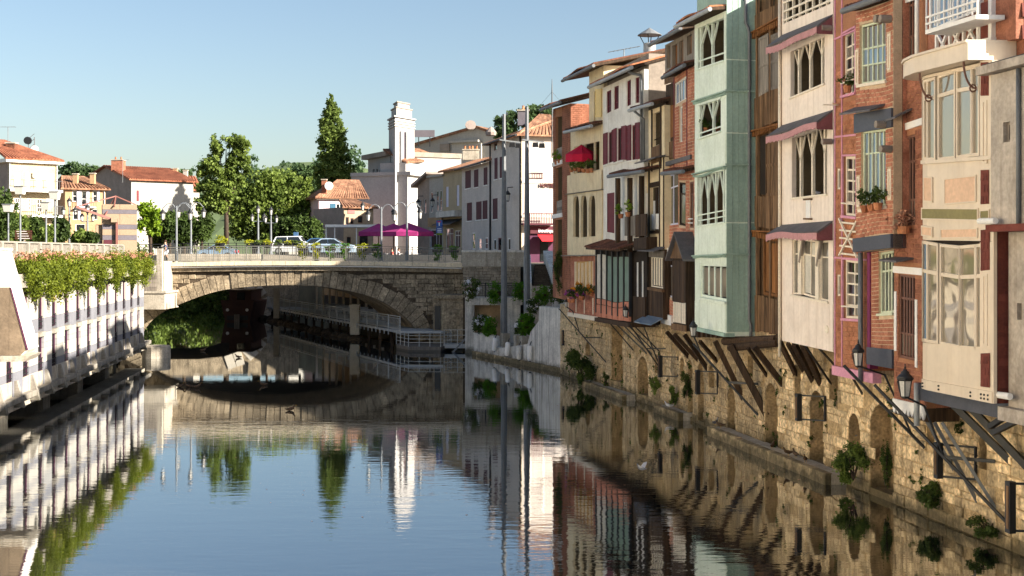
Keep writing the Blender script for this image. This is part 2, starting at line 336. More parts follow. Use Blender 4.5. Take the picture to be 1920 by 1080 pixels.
def quay(fr,u0,u1,z1,holes):
    loops=[]; rects=[]
    for (x0,y0,x1,y1,ar) in holes:
        a,b,c,d=fr.rc(x0,y0,x1,y1,VQ); c=max(c,.06); d=min(d,z1-.12); rects.append((a,b,c,d)); loops.append(arch_loop(a,b,c,d,ar))
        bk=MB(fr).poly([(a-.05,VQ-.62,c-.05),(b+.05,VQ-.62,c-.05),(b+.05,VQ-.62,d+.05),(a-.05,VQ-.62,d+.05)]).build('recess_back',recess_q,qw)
        # ring of arch stones, or a lintel
        if ar and b-a>.3:
            r=(b-a)/2; cu=(a+b)/2; zs=max(c+.05,d-r*1.15); h=d-zs; n=9
            m=MB(fr)
            for i in range(n):
                t0=math.pi*(i+.06)/n; t1=math.pi*(i+.94)/n; q=[]
                for t,k in ((t0,1.0),(t1,1.0),(t1,1.0+.2/r),(t0,1.0+.2/r)): q.append((cu+r*k*math.cos(t),zs+(h+(.2 if k>1 else 0))*math.sin(t)))
                m.prism(q,VQ-.02,VQ+.03)
            m.build('arch_ring',stone_q,qw)
    MB(fr).sheet([(u0,-1.2),(u1,-1.2),(u1,z1),(u0,z1)],loops,VQ,.65).build('wall_core',mortar_q,qw)
    z=.02
    while z<z1-.1:
        h=random.choice((.2,.26,.33,.4)); h=min(h,z1-z); u=u0+random.uniform(-.3,0)
        while u<u1:
            l=random.choice((random.uniform(.3,.6),random.uniform(.55,1.05)))
            a,b=max(u,u0)+.012,min(u+l,u1)-.012; u+=l
            if b-a<.1: continue
            if any(a<R[1]+.02 and b>R[0]-.02 and z<R[3]+.16 and z+h>R[2]-.02 for R in rects):
                # keep the bit of stone beside the opening
                R=[R for R in rects if a<R[1]+.02 and b>R[0]-.02 and z<R[3]+.16 and z+h>R[2]-.02][0]
                if z+h*.5<R[3]-.25*(R[1]-R[0]):
                    if a<R[0]-.08: b=min(b,R[0]-.02)
                    elif b>R[1]+.08: a=max(a,R[1]+.02)
                    else: continue
                else: continue
            if random.random()<.07: continue
            stones.append((fr,a,b,z+.01,z+h-.01,random.uniform(.01,.055)))
        z+=h
uA1=FA.u(1990,VQ); uJ=0.0
quay(FA,uJ+.1,uA1,4.3,holesA); quay(FB,-18.4,uJ+.15,4.15,holesB)
stones.sort(key=lambda s:-s[1] if s[0] is FA else 100-s[1])
rest={id(FA):MB(FA),id(FB):MB(FB)}
vis=[s for s in stones if s[0] is FA and FA.u(1935,VQ)>s[2]]
for i,s in enumerate(vis[:300]):
    s[0]; MB(s[0]).block(s[1],s[2],VQ-.01,VQ+s[5],s[3],s[4],.02,.022).build('stone',stone_q,qw)
for s in stones:
    if s not in vis[:300]: rest[id(s[0])].block(s[1],s[2],VQ-.01,VQ+s[5],s[3],s[4],.02,.022)
for k in rest: tag(rest[id(FA)].build('rubble',stone_q,qw) if k==id(FA) else rest[k].build('rubble',stone_q,qw),kind='stuff')
# ledges at the foot of the wall
def ledge(fr,x0,x1,out,zt,label):
    a=fr.u(x0,VQ+out); b=fr.u(x1,VQ+out); t=thing('quay_ledge',label,'ledge',fr.w((a+b)/2,VQ+out/2,0),'low ledges along the quay wall')
    n=max(2,int((b-a)/1.5)); m=MB(fr)
    m.plan([(a,VQ-.05),(b,VQ-.05),(b,VQ+out-.25),(a,VQ+out-.25)],-1,zt-.02); m.build('footing',conc_d,t)
    for i in range(n):
        q0=a+(b-a)*i/n+.012; q1=a+(b-a)*(i+1)/n-.012
        MB(fr).block(q0,q1,VQ+out-.27,VQ+out+random.uniform(-.02,.02),-.8,zt+random.uniform(-.01,.015),.03,.008).build('kerb_stone',stone_q,t)
ledge(FA,1325,1545,.75,.34,'long low stone ledge with ducks at the foot of the arched quay wall')
ledge(FB,1225,1271,.7,.34,'short stone ledge below the timber house with the slate canopy')
ledge(FB,1086,1166,.7,.3,'far low stone ledge beside the big leafy bush')

# ---------------------------------------------------------------- pale concrete quay between the old wall and the bridge
PC0=Vector((3.45,75.1)); PC1=Vector((-2.75,89.6)); dC=(PC0-PC1).normalized(); FC=Fr(PC1,dC,(dC.y,-dC.x))
if FC.n.x>0: FC=Fr(PC1,dC,(-dC.y,dC.x))
cq=thing('concrete_quay','streaky pale concrete quay wall stepping up towards the old houses','wall',(0,84,0))
zt=FC.z(577,FC.u(1040)); u_=lambda p: FC.u(p)
prof=[(u_(888),-1),(u_(1074),-1),(u_(1074),zt),(u_(1011),zt),(u_(1010),FC.z(602,u_(1010))),(u_(995),FC.z(622,u_(995))),(u_(989),FC.z(645,u_(989))),(u_(940),FC.z(653,u_(940))),(u_(926),FC.z(650,u_(926))),(u_(925),FC.z(630,u_(925))),(u_(888),FC.z(624,u_(888)))]
MB(FC).prism(prof,0,-.45).build('wall_face',conc,cq)
z8=FC.z(655,u_(945))
MB(FC).box(u_(890),u_(1010),-7,-.4,-1,z8).build('quay_platform',conc_d,cq)
MB(FC).box(u_(1011),u_(1074)+1,-6,-.45,-1,zt-.05).build('upper_platform',conc_d,cq)
MB(FC).box(u_(888),u_(1074),-.02,.12,-1,.28).build('footing_course',stone_q,cq)
for x in (928,952,963): MB(FC).box(u_(x)-.22,u_(x)+.22,-1.0,-.5,z8,z8+.95).build('bollard_block',conc_d,cq)
fen=None
for i,(x,y0,y1,tl,lab) in enumerate([(933,632,658,.08,'white boat fender tilting left, nearest the landing stage'),(957,640,667,.07,'white boat fender tilting left below the tall steel pole'),(979,646,674,0,'mottled grey boat fender hanging on the quay'),(999,646,676,0,'clean white boat fender hanging straight beside the streaky concrete wall')]):
    u=u_(x); z1=FC.z(y0,u); z0=FC.z(y1,u); t=thing('boat_fender',lab,'fender',FC.w(u,.2,z0),'fenders on the quay')
    MB(FC).tube([(u-tl*1.5,.2,z0),(u-tl*1.2,.2,z0+.08),(u+tl*.8,.2,z1-.12),(u+tl,.2,z1-.05)],[.1,.17,.17,.1],10).build('fender_body',white_p if i!=2 else conc,t,True)
    MB(FC).tube([(u+tl,.2,z1-.06),(u+tl,.1,z1+.2)],.035,6).build('rope_eye',iron,t)
    MB(FC).tube([(u-tl*1.5,.2,z0-.07),(u-tl*1.5,.2,z0+.01)],.06,8).build('end_cap',iron,t)
# ---------------------------------------------------------------- right bank houses: helpers
def body(fr,root,u0,u1,v0,v1,z0,z1,mat,name='side_wall'): return MB(fr).box(u0,u1,v1,v0,z0,z1).build(name,mat,root)
def wallp(fr,root,u0,u1,z0,z1,holes,v,T,mat,name='front_wall'):
    loops=[]
    for h in holes:
        loops.append(h if isinstance(h,list) else [(h[0],h[2]),(h[1],h[2]),(h[1],h[3]),(h[0],h[3])])
    if T>.6 and loops:      # deep loggia: painted edge, then sides in a darker colour for the room's shade
        m=MB(fr)
        for L in loops:
            n=len(L); b=len(m.v)
            for vv in (v-.14,v-T): m.v+=[fr.w(a,vv,c) for a,c in L]
            m.f+=[(b+i,b+(i+1)%n,b+n+(i+1)%n,b+n+i) for i in range(n)]
        m.build('room_side',room_in,root)
        MB(fr).box(u0,u0+.02,v-T,v-.15,z0,z1).build('side_return',mat,root); MB(fr).box(u1-.02,u1,v-T,v-.15,z0,z1).build('side_return',mat,root); T=.15
    return MB(fr).sheet([(u0,z0),(u1,z0),(u1,z1),(u0,z1)],loops,v,T).build(name,mat,root)
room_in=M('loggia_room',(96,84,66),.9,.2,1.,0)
def win(fr,root,R,v,nx,ny,fm,gm,fw=.07,mw=.04,tr=(),name='window',ajar=None,one=False,dp=.07):
    """framed window: nx lights wide, ny rows, transoms at the given height fractions"""
    u0,u1,z0,z1=R; m=MB(fr)
    m.box(u0,u0+fw,v-dp,v,z0,z1); m.box(u1-fw,u1,v-dp,v,z0,z1); m.box(u0+fw,u1-fw,v-dp,v,z0,z0+fw); m.box(u0+fw,u1-fw,v-dp,v,z1-fw,z1)
    a,b,c,d=u0+fw,u1-fw,z0+fw,z1-fw; zs=[c]+[c+(d-c)*t for t in (tr or [i/ny for i in range(1,ny)])]+[d]
    for i in range(1,nx): x=a+(b-a)*i/nx; m.box(x-mw/2,x+mw/2,v-dp*.8,v-.012,c,d)
    for z in zs[1:-1]: m.box(a,b,v-dp*.7,v-.018,z-mw/2,z+mw/2)
    o=m.build(name,fm,root)
    if one: MB(fr).box(a,b,v-dp*.95,v-dp*.55,c,d).build('pane',gm,o); return o
    for i in range(nx):
        for j in range(len(zs)-1):
            x0=a+(b-a)*i/nx; x1=a+(b-a)*(i+1)/nx
            g=gm if not isinstance(gm,(list,tuple)) else gm[(i*3+j)%len(gm)]
            MB(fr).box(x0+mw*.4,x1-mw*.4,v-dp*.95,v-dp*.6+random.uniform(-.004,.004),zs[j]+mw*.4,zs[j+1]-mw*.4).build('pane',g,o)
    return o
def shutter(fr,root,R,v,mat,slats=0,t=.04,name='shutter'):
    u0,u1,z0,z1=R; m=MB(fr); m.box(u0,u1,v,v+t*.5,z0,z1); f=min(.06,(u1-u0)*.18)
    m.box(u0,u0+f,v+t*.4,v+t,z0,z1); m.box(u1-f,u1,v+t*.4,v+t,z0,z1)
    for k in (0,.5,1): zz=z0+(z1-z0-.1)*k; m.box(u0+f,u1-f,v+t*.4,v+t*.9,zz,zz+.1)
    for k in range(slats): zz=z0+.14+(z1-z0-.28)*(k+.5)/slats; m.box(u0+f,u1-f,v+t*.4,v+t*.75,zz-.012,zz+.012)
    return m.build(name,mat,root)
def planks(fr,root,u0,u1,z0,z1,v,t,w,mat,name='plank',up=True,jit=.006,gap=.012):
    n=max(1,round(((u1-u0) if up else (z1-z0))/w)); L=(u1-u0) if up else (z1-z0)
    for i in range(n):
        a=L*i/n+gap/2; b=L*(i+1)/n-gap/2; j=random.uniform(-jit,jit)
        m=MB(fr)
        if up: m.box(u0+a,u0+b,v,v+t+j,z0+random.uniform(0,jit*2),z1+random.uniform(-jit,jit))
        else: m.box(u0,u1,v,v+t+j,z0+a,z0+b)
        m.build(name,mat,root)
def bricks(fr,root,areas,holes,v,bw,bh,mat,limit,gap=.018,proud=.014,name='brick'):
    """running bond over areas, skipping holes; nearest ones are objects of their own, the rest one field"""
    full=[]; rest=MB(fr); u00=min(a[0] for a in areas); z00=min(a[2] for a in areas)
    for (a0,a1,c0,c1) in areas:
        r0=int((c0-z00)/bh); r1=int((c1-z00)/bh)+1
        for r in range(r0,r1):
            z0=max(z00+r*bh,c0); z1=min(z00+(r+1)*bh,c1)
            if z1-z0<bh*.4: continue
            off=(r%2)*bw/2; k=int((a0-u00-off)/bw)-1
            while True:
                b0=u00+off+k*bw; b1=b0+bw; k+=1
                if b0>=a1: break
                s0,s1=max(b0,a0),min(b1,a1)
                if s1-s0<.04: continue
                hit=False
                for h in holes:
                    if s0<h[1] and s1>h[0] and z0+.01<h[3] and z1-.01>h[2]:
                        if s0<h[0]-.04: s1=h[0]
                        elif s1>h[1]+.04: s0=h[1]
                        else: hit=True
                if hit or s1-s0<.04: continue
                if abs(s1-s0-bw)<.001 and abs(z1-z0-bh)<.001: full.append((s0,z0))
                else: rest.block(s0+gap/2,s1-gap/2,v-.01,v+proud+random.uniform(-.003,.003),z0+gap/2,z1-gap/2,.004)
    full.sort(key=lambda p:-p[0])
    if full:
        mb=MB(fr).block(gap/2,bw-gap/2,-.01,proud,gap/2,bh-gap/2,.005); o0=fr.w(0,0,0); off=root_of(root)
        me=bpy.data.meshes.new(name); me.from_pydata([(x-o0[0],y-o0[1],z) for x,y,z in mb.v],[],mb.f)
        if fr.flip: me.flip_normals()
        me.materials.append(mat)
        step=max(1,len(full)/max(1,limit))
        for i,(u,z) in enumerate(full):
            if i<limit:
                o=link(name,me,None,root); p=warp(fr.w(u,v+random.uniform(-.003,.004),z)); o.location=(p[0]-off[0],p[1]-off[1],p[2]-off[2])
            else: rest.block(u+gap/2,u+bw-gap/2,v-.01,v+proud+random.uniform(-.003,.003),z+gap/2,z+bh-gap/2,.004)
    if rest.f: tag(rest.build('brickwork',mat,root),kind='stuff')
def eave(fr,root,u0,u1,z,over,depth,rise,gut=True,tiles=True,mat=tile_d,v=0.,pitch=.24,gm=None):
    """roof slope with canal-tile ends and gutter"""
    m=MB(fr); t=.12
    m.hexa([(u0,v+over,z),(u1,v+over,z),(u1,v-depth,z+rise),(u0,v-depth,z+rise),(u0,v+over,z+t),(u1,v+over,z+t),(u1,v-depth,z+rise+t),(u0,v-depth,z+rise+t)]); r=m.build('roof',timber,root)
    n=max(1,int((u1-u0)/pitch)); L=math.hypot(over+depth,rise)
    for i in range(n):
        c=u0+(u1-u0)*(i+.5)/n; q=MB(fr); b=len(q.v); rr=pitch*.46
        for (vv,zz) in ((v+over+.08,z+t-.01),(v-depth,z+rise+t)):
            for k in range(5):
                a=math.pi*k/4; q.v.append(fr.w(c+rr*math.cos(a),vv,zz+rr*.75*math.sin(a)))
        for k in range(4): q.f.append((b+k,b+k+1,b+6+k,b+5+k))
        q.f.append((b,b+1,b+2,b+3,b+4)); q.build('tile',mat,r)
    if gut:
        g=gm or zinc; MB(fr).tube([(u0-.05,v+over+.09,z+.02),(u1+.05,v+over+.09,z+.02)],.085,10).build('gutter',g,r)
    return r
def pipe(fr,root,pts,r,mat=zinc,name='drainpipe'): return MB(fr).tube(pts,r,8).build(name,mat,root,True)
def post(fr,root,u,v,z0,z1,w,mat,name='post'): return MB(fr).box(u-w/2,u+w/2,v-w,v,z0,z1).build(name,mat,root)
def braces(fr,root,u,v,z0,z1,spread,w,mat):
    for s in (-1,1): MB(fr).bar((u,v-w/2,z0),(u+s*spread,v-w/2,z1),w,w*.8).build('brace',mat,root)
def dentils(fr,root,u0,u1,v,z,mat,n=None,h=.09,out=.09,name='ledge'):
    m=MB(fr); m.box(u0,u1,v,v+out+.05,z,z+.05); n=n or int((u1-u0)/.16)
    for i in range(n): c=u0+(u1-u0)*(i+.5)/n; m.box(c-.035,c+.035,v,v+out,z-h,z-.002)
    return m.build(name,mat,root)

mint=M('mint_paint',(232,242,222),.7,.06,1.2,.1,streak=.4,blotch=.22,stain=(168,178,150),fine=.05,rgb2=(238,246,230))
mint_s=M('mint_shaded',(162,186,170),.7,.1,1.2,.12,streak=.45,stain=(104,124,110),fine=.07,rnd=.05)  # darker copy of the mint paint, carrying the shade of the side
cream=M('cream_pink_paint',(242,226,210),.7,.06,.8,.08,streak=.5,blotch=.2,stain=(190,166,144),fine=.04)
cream_t=M('cream_trim',(236,222,200),.6,.05,2.,.05)
awn_pink=M('awning_cloth',(192,142,142),.85,.1,3.,.1)
awn_d=M('awning_side',(136,86,88),.85,.1,3.,.1)
slate=M('slate',(104,100,100),.7,.2,2.,.3)
lead=M('lead_sheet',(78,80,90),.5,.12,1.5,.1)
brick_o=M('orange_brick',(178,112,80),.9,.24,2.2,.3,bscale=20,fine=.18,rgb2=(200,136,100),rnd=.16)
brick_r=M('red_brick',(184,114,88),.9,.24,2.2,.3,bscale=20,fine=.18,rgb2=(206,140,112),rnd=.16)
brick_d=M('brown_brick',(150,96,74),.9,.24,2.2,.3,bscale=20,fine=.18,rgb2=(170,112,88),rnd=.16)
mort=M('pale_mortar',(206,180,150),.95,.12,3.,.3)
mort_d=M('brown_mortar',(166,116,86),.95,.12,3.,.3)
pink_t=M('pink_trim',(214,150,170),.7,.08,2.,.08)
sage=M('sage_frame',(206,212,184),.6,.06,2.,.05)
brown_f=M('brown_frame',(120,84,70),.6,.15,3.,.1)
bay_m=M('beige_metal',(222,204,180),.42,.06,.9,.03,streak=.22,stain=(186,156,124),spec=.5,fine=.02)
bay_glass=glassy('bay_glass',(176,166,148),.03,.9); bay_glass.node_tree.nodes['Principled BSDF'].inputs['Metallic'].default_value=.55
bay_p=M('peach_panel',(222,184,152),.5,.05,1.,.03)
olive=M('olive_band',(134,124,78),.5,.08,1.,.05)
grey_st=M('grey_stucco',(186,174,160),.92,.2,1.1,.4,blotch=.45,streak=.6,stain=(120,104,90),fine=.12)
shingle=M('dark_red_shingle',(112,58,48),.85,.2,2.,.3,rnd=.15)
stucco=M('white_stucco',(238,232,220),.9,.08,1.2,.2,blotch=.3,streak=.5,stain=(190,176,156),fine=.05)
stucco_g=M('grey_side_stucco',(150,138,126),.92,.15,1.,.25,fine=.08)
beige=M('beige_paint',(232,212,174),.75,.08,1.4,.1,blotch=.3,streak=.45,stain=(180,150,108),fine=.05)
lilac=M('lilac_frame',(206,206,222),.6,.05,2.,.05)
blueglass=glassy('sky_glass',(120,140,160),.05,.9)  # blue base colour stands for sky mirrored in the panes
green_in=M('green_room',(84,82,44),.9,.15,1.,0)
ochre_in=M('ochre_room',(88,70,36),.9,.15,1.,0)  # darkened to carry the shade inside the loggias

# ================================================================ mint green house
def rc(*a,v=0.): return FA.rc(*a,v=v)
u0,u1=FA.u(1303),FA.u(1362); zb=FA.z(618,(u0+u1)/2); zt=FA.z(33,(u0+u1)/2)
t=thing('mint_house','narrow mint green timber house with open loggias and a shaded boarded side','house',FA.w((u0+u1)/2,-.5,zb)); MH=t
H1=rc(1309,44,1358,119); H2=rc(1310,190,1352,250); H3=rc(1308,326,1360,421); H4=rc(1314,497,1362,563)
lv=[zb,FA.z(480,(u0+u1)/2),FA.z(320,(u0+u1)/2),FA.z(180,(u0+u1)/2),zt]
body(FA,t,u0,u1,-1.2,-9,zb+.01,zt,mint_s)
for i,(hs) in enumerate([[H4],[H3],[H2],[H1]]):
    wallp(FA,t,u0,u1,lv[i]+(.0 if i==0 else .03),lv[i+1]-.03,hs,.0+.015*(i%2),1.19,mint)
    if i: dentils(FA,t,u0-.06,u1+.05,.0,lv[i]-.02,mint_s)
MB(FA).box(u0-.06,u1+.05,-.3,.1,zb-.14,zb-.001).build('base_moulding',mint_s,t)
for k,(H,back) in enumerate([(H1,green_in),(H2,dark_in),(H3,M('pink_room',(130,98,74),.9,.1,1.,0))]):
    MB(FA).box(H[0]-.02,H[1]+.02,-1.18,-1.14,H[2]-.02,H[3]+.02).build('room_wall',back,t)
    MB(FA).box(H[0]-.05,H[1]+.05,-.02,.07,H[2]-.07,H[2]-.005).build('sill',mint,t)
    MB(FA).box(H[0]-.04,H[1]+.04,.0,.05,H[3]+.005,H[3]+.09).build('lintel',mint,t)
w_=H1[1]-H1[0]
post(FA,t,H1[0]+w_*.52,-.02,H1[2],H1[3],.1,mint); braces(FA,t,H1[0]+w_*.52,-.02,H1[2]+(H1[3]-H1[2])*.45,H1[3],w_*.2,.07,mint)
post(FA,t,H1[0]+w_*.08,-.02,H1[2],H1[3],.1,mint); MB(FA).bar((H1[0]+w_*.1,-.07,H1[2]+.9),(H1[0]+w_*.3,-.07,H1[3]),.08).build('brace',mint,t)
post(FA,t,H1[1]-.05,-.02,H1[2],H1[3],.08,mint)
MB(FA).bar((H1[0],-.05,H1[2]+.28),(H1[1],-.05,H1[2]+.28),.05).build('rail',mint,t)
sh=thing('shelf_rack','small pale shelf with pots inside the top mint loggia','shelf',FA.w(H1[0]+w_*.55,-.9,H1[2]))
m=MB(FA)
for zz in (.02,.45,.85): m.box(H1[0]+w_*.3,H1[0]+w_*.95,-1.05,-.8,H1[2]+zz,H1[2]+zz+.04)
for q in (.3,.62,.95): m.box(H1[0]+w_*q-.03,H1[0]+w_*q+.03,-1.05,-.8,H1[2],H1[2]+.86)
m.build('rack',beige,sh)
for q in (.4,.75): MB(FA).lathe((H1[0]+w_*q,-.92),[(.06,H1[2]+.9),(.11,H1[2]+.98),(.1,H1[2]+1.08),(.05,H1[2]+1.12)],8).build('pot',white_p,sh)
w_=H2[1]-H2[0]
post(FA,t,H2[0]+w_*.62,-.02,H2[2],H2[3],.1,mint); braces(FA,t,H2[0]+w_*.62,-.02,H2[2]+.5,H2[3],w_*.22,.07,mint)
post(FA,t,H2[0]+.05,-.02,H2[2],H2[3],.08,mint); post(FA,t,H2[1]-.05,-.02,H2[2],H2[3],.08,mint); MB(FA).bar((H2[0]+.1,-.07,H2[2]+.6),(H2[0]+.5,-.07,H2[3]),.07).build('brace',mint,t)
MB(FA).bar((H2[0],-.05,H2[2]+.18),(H2[1],-.05,H2[2]+.18),.05).build('rail',mint,t)
w_=H3[1]-H3[0]
for i in range(4):
    c=H3[0]+w_*(i+.28)/3.6; post(FA,t,c,-.02,H3[2],H3[3],.08,mint); braces(FA,t,c,-.02,H3[2]+(H3[3]-H3[2])*.5,H3[3],w_*.12,.055,mint)
for zz in (.2,.42): MB(FA).bar((H3[0],-.06,H3[2]+zz),(H3[1],-.06,H3[2]+zz),.045).build('rail',mint,t)
win(FA,t,H4,-.04,4,1,mint,[glass_w,curtain,glass],.1,.12)
MB(FA).box(H4[0]-.08,H4[1]+.08,0,.1,H4[2]-.09,H4[2]-.003).build('sill',mint,t)
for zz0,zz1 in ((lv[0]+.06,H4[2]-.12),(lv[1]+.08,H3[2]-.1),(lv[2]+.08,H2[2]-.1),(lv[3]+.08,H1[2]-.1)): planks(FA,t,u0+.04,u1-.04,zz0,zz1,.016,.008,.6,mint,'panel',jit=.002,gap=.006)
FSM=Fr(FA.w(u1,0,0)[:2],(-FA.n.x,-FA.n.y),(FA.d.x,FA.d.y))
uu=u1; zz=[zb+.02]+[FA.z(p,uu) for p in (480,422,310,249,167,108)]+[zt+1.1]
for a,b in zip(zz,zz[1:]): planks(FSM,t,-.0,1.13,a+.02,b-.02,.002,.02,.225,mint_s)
for p in (480,310,167): MB(FSM).box(-.06,1.13,.02,.1,FA.z(p,uu)-.04,FA.z(p,uu)+.03).build('ledge',mint_s,t)
MB(FSM).box(-.05,1.12,.0,.03,zb-.12,zb+.015).build('base_moulding',mint,t)
body(FA,t,u0+.2,u1,-.02,-9,zt+.12,zt+1.1,mint_s,'roof_wall')
eave(FA,t,u0-.5,u1-.02,zt-.02,.55,.5,.1,mat=tile_r,gm=zinc_l)
pv=.06
pipe(FSM,t,[(.72,pv,FA.z(-40,uu)),(.72,pv,FA.z(40,uu)),(.82,pv,FA.z(48,uu)),(.86,pv,FA.z(58,uu)),(.86,pv,FA.z(600,uu)),(.92,pv,FA.z(608,uu)),(.92,pv,FA.z(645,uu))],.06,zinc)
# ================================================================ wood house set back beside it
W0,W1=FA.u(1418,VQ),FA.u(1476,VQ)+.5
zb7=FA.z(625,FA.u(1445,VQ),VQ)
t=thing('wooden_house','narrow brown timber house with closed weathered shutters, set back from its neighbours','house',FA.w(W0+1,-2,zb7))
body(FA,t,W0-.12,W1,VQ-.12,-9,zb7,16.6,timber_b)
R7=lambda x0,y0,x1,y1: FA.rc(x0,y0,x1,y1,v=VQ)
cu0=W0-.1
for (y0,y1,mt_) in ((172,236,timber_b),(368,428,timber_b),(556,624,timber_b),(12,46,timber_b)):
    R=R7(1422,y0,1470,y1); planks(FA,t,cu0,W1,R[2],R[3],VQ,.05,.19,timber_b,jit=.015)
for y in (50,243,441): 
    R=R7(1422,y-8,1470,y+8); dentils(FA,t,cu0,W1,VQ,R[3]-.08,timber_o,h=.2,out=.16,name='scalloped_board')
for (x0,y0,x1,y1,mt_) in ((1426,66,1444,177,timber_g),(1449,62,1468,170,timber_g),(1439,254,1469,367,timber_b)):
    R=R7(x0,y0,x1,y1); shutter(FA,t,R,VQ+.02,mt_,0,.06)
R=R7(1424,255,1438,367); MB(FA).box(R[0],R[1],VQ-.1,VQ-.02,R[2],R[3]).build('dark_opening',dark_in,t)
for x in (1421,1446,1470): 
    R=R7(x-1,60,x+1,624); MB(FA).box(R[0],R[0]+.14,VQ-.05,VQ+.07,zb7,16.5).build('corner_post',timber_b,t)
R=R7(1433,446,1470,553); win(FA,t,R,VQ+.04,3,1,timber_o,timber_o,.1,.12,name='shuttered_window')
# ================================================================ cream pink house with awnings
u0,u1=FA.u(1466),FA.u(1562); uc=FA.u(1512); zb=FA.z(648,uc); zt=FA.z(-60,uc)
t=thing('cream_house','pale cream rendered house with three fringed pink and slate awnings','house',FA.w(uc,-.5,zb)); 
H1=rc(1482,80,1546,169); H2=rc(1485,250,1551,370); H3=rc(1485,452,1553,558); H0=rc(1469,-45,1557,24)
lv=[zb,FA.z(432,uc),FA.z(232,uc),FA.z(62,uc),zt]
body(FA,t,u0,u1,-1.32,-9,zb+.01,zt,cream)
for i,hs in enumerate([[H3],[H2],[H1],[H0]]): wallp(FA,t,u0,u1,lv[i],lv[i+1],hs,0,1.3,cream)
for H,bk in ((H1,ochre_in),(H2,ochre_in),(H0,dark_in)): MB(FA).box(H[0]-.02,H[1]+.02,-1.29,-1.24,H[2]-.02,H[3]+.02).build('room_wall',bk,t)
for H in (H1,H2):
    w_=H[1]-H[0]; MB(FA).box(H[0]-.04,H[1]+.04,-.02,.05,H[2]-.06,H[2]-.002).build('sill',cream_t,t)
    for q in (.2,.54,.88): post(FA,t,H[0]+w_*q,-.05,H[2],H[3],.09,cream_t); braces(FA,t,H[0]+w_*q,-.05,H[2]+(H[3]-H[2])*.62,H[3],w_*.13,.05,cream_t)
    MB(FA).box(H[0]+w_*.05,H[1],-1.2,-1.05,H[2],H[2]+.5).build('inner_cupboard',stucco_g,t)
w_=H3[1]-H3[0]
win(FA,t,(H3[0],H3[0]+w_*.2,H3[2],H3[3]),-.05,1,1,cream_t,glass_w,.05,.04,tr=(.74,)); win(FA,t,(H3[0]+w_*.28,H3[0]+w_*.68,H3[2],H3[3]),-.05,2,1,cream_t,[curtain,glass_w],.06,.05,tr=(.74,)); win(FA,t,(H3[0]+w_*.76,H3[1],H3[2],H3[3]),-.05,1,1,cream_t,glass_w,.05,.04,tr=(.74,))
for q in (.24,.72): MB(FA).box(H3[0]+w_*(q-.045),H3[0]+w_*(q+.045),-.08,.03,H3[2],H3[3]).build('post',cream_t,t)
for q in (.24,.72): MB(FA).bar((H3[0]+w_*q,.01,H3[3]-.75),(H3[0]+w_*(q+.1),.01,H3[3]),.09).build('brace',stucco_g,t)
MB(FA).box(H3[0]-.04,H3[1]+.04,-.02,.05,H3[2]-.06,H3[2]-.002).build('sill',cream_t,t)
w_=H0[1]-H0[0]; 
for zz in (.08,.36,.64): MB(FA).box(H0[0],H0[1],-.06,.0,H0[2]+zz,H0[2]+zz+.06).build('rail',cream_t,t)
for q in range(7): MB(FA).box(H0[0]+w_*(q+.3)/7,H0[0]+w_*(q+.3)/7+.07,-.1,-.02,H0[2],H0[3]).build('baluster',cream_t,t)
for (ya,yb) in ((64,83),(240,258),(436,452)):
    a,b=u0-.1,u1-.02; z1=FA.z(ya,uc); z0=FA.z(yb,uc); aw=MB(FA).hexa([(a,0,z1+.24),(b,0,z1+.24),(b,.46,z0+.2),(a,.46,z0+.2),(a,0,z1+.3),(b,0,z1+.3),(b,.5,z0+.25),(a,.5,z0+.25)]).build('awning',slate,t)
    m=MB(FA); n=26
    for i in range(n): c=a+(b-a)*i/n; d=(b-a)/n; zl=z0+.0+.025*(i%2); m.prism([(c,zl),(c+d*.92,zl+random.uniform(0,.02)),(c+d*.92,z0+.22),(c,z0+.22)],.5,.515)
    m.build('fringe',awn_pink,aw); MB(FA).hexa([(b-.02,.0,z0),(b,.0,z0),(b,.5,z0),(b-.02,.5,z0),(b-.02,0,z1+.23),(b,0,z1+.23),(b,.5,z0+.2),(b-.02,.5,z0+.2)]).build('awning_end',awn_d,aw)
R=rc(1513,376,1521,413); MB(FA).box(R[0],R[1],.0,.04,R[2],R[3]).build('name_plate',white_p,t)
for z in (R[2],R[3]): MB(FA).box(R[0]-.1,R[1]+.1,.0,.09,z-.02,z+.03).build('plate_bracket',timber_b,t)
planks(FA,t,u0+.02,u1-.02,zb+.02,H3[2]-.1,.001,.006,.9,cream,'panel',jit=.002,gap=.008)
pipe(FA,t,[(u0-.02,.07,zt),(u0-.02,.07,zb-.5)],.05,cream_t)
R=rc(1549,600,1553,612); MB(FA).tube([((R[0]+R[1])/2,.0,R[2]),((R[0]+R[1])/2,.03,R[2])],.12,12).build('vent_cover',cream_t,t)
for px,py in ((1561,52),(1562,270)): 
    u=FA.u(px); z=FA.z(py,u); MB(FA).tube([(u,.05,z),(u,.35,z)],.09,10).build('floodlight',stucco_g,t)
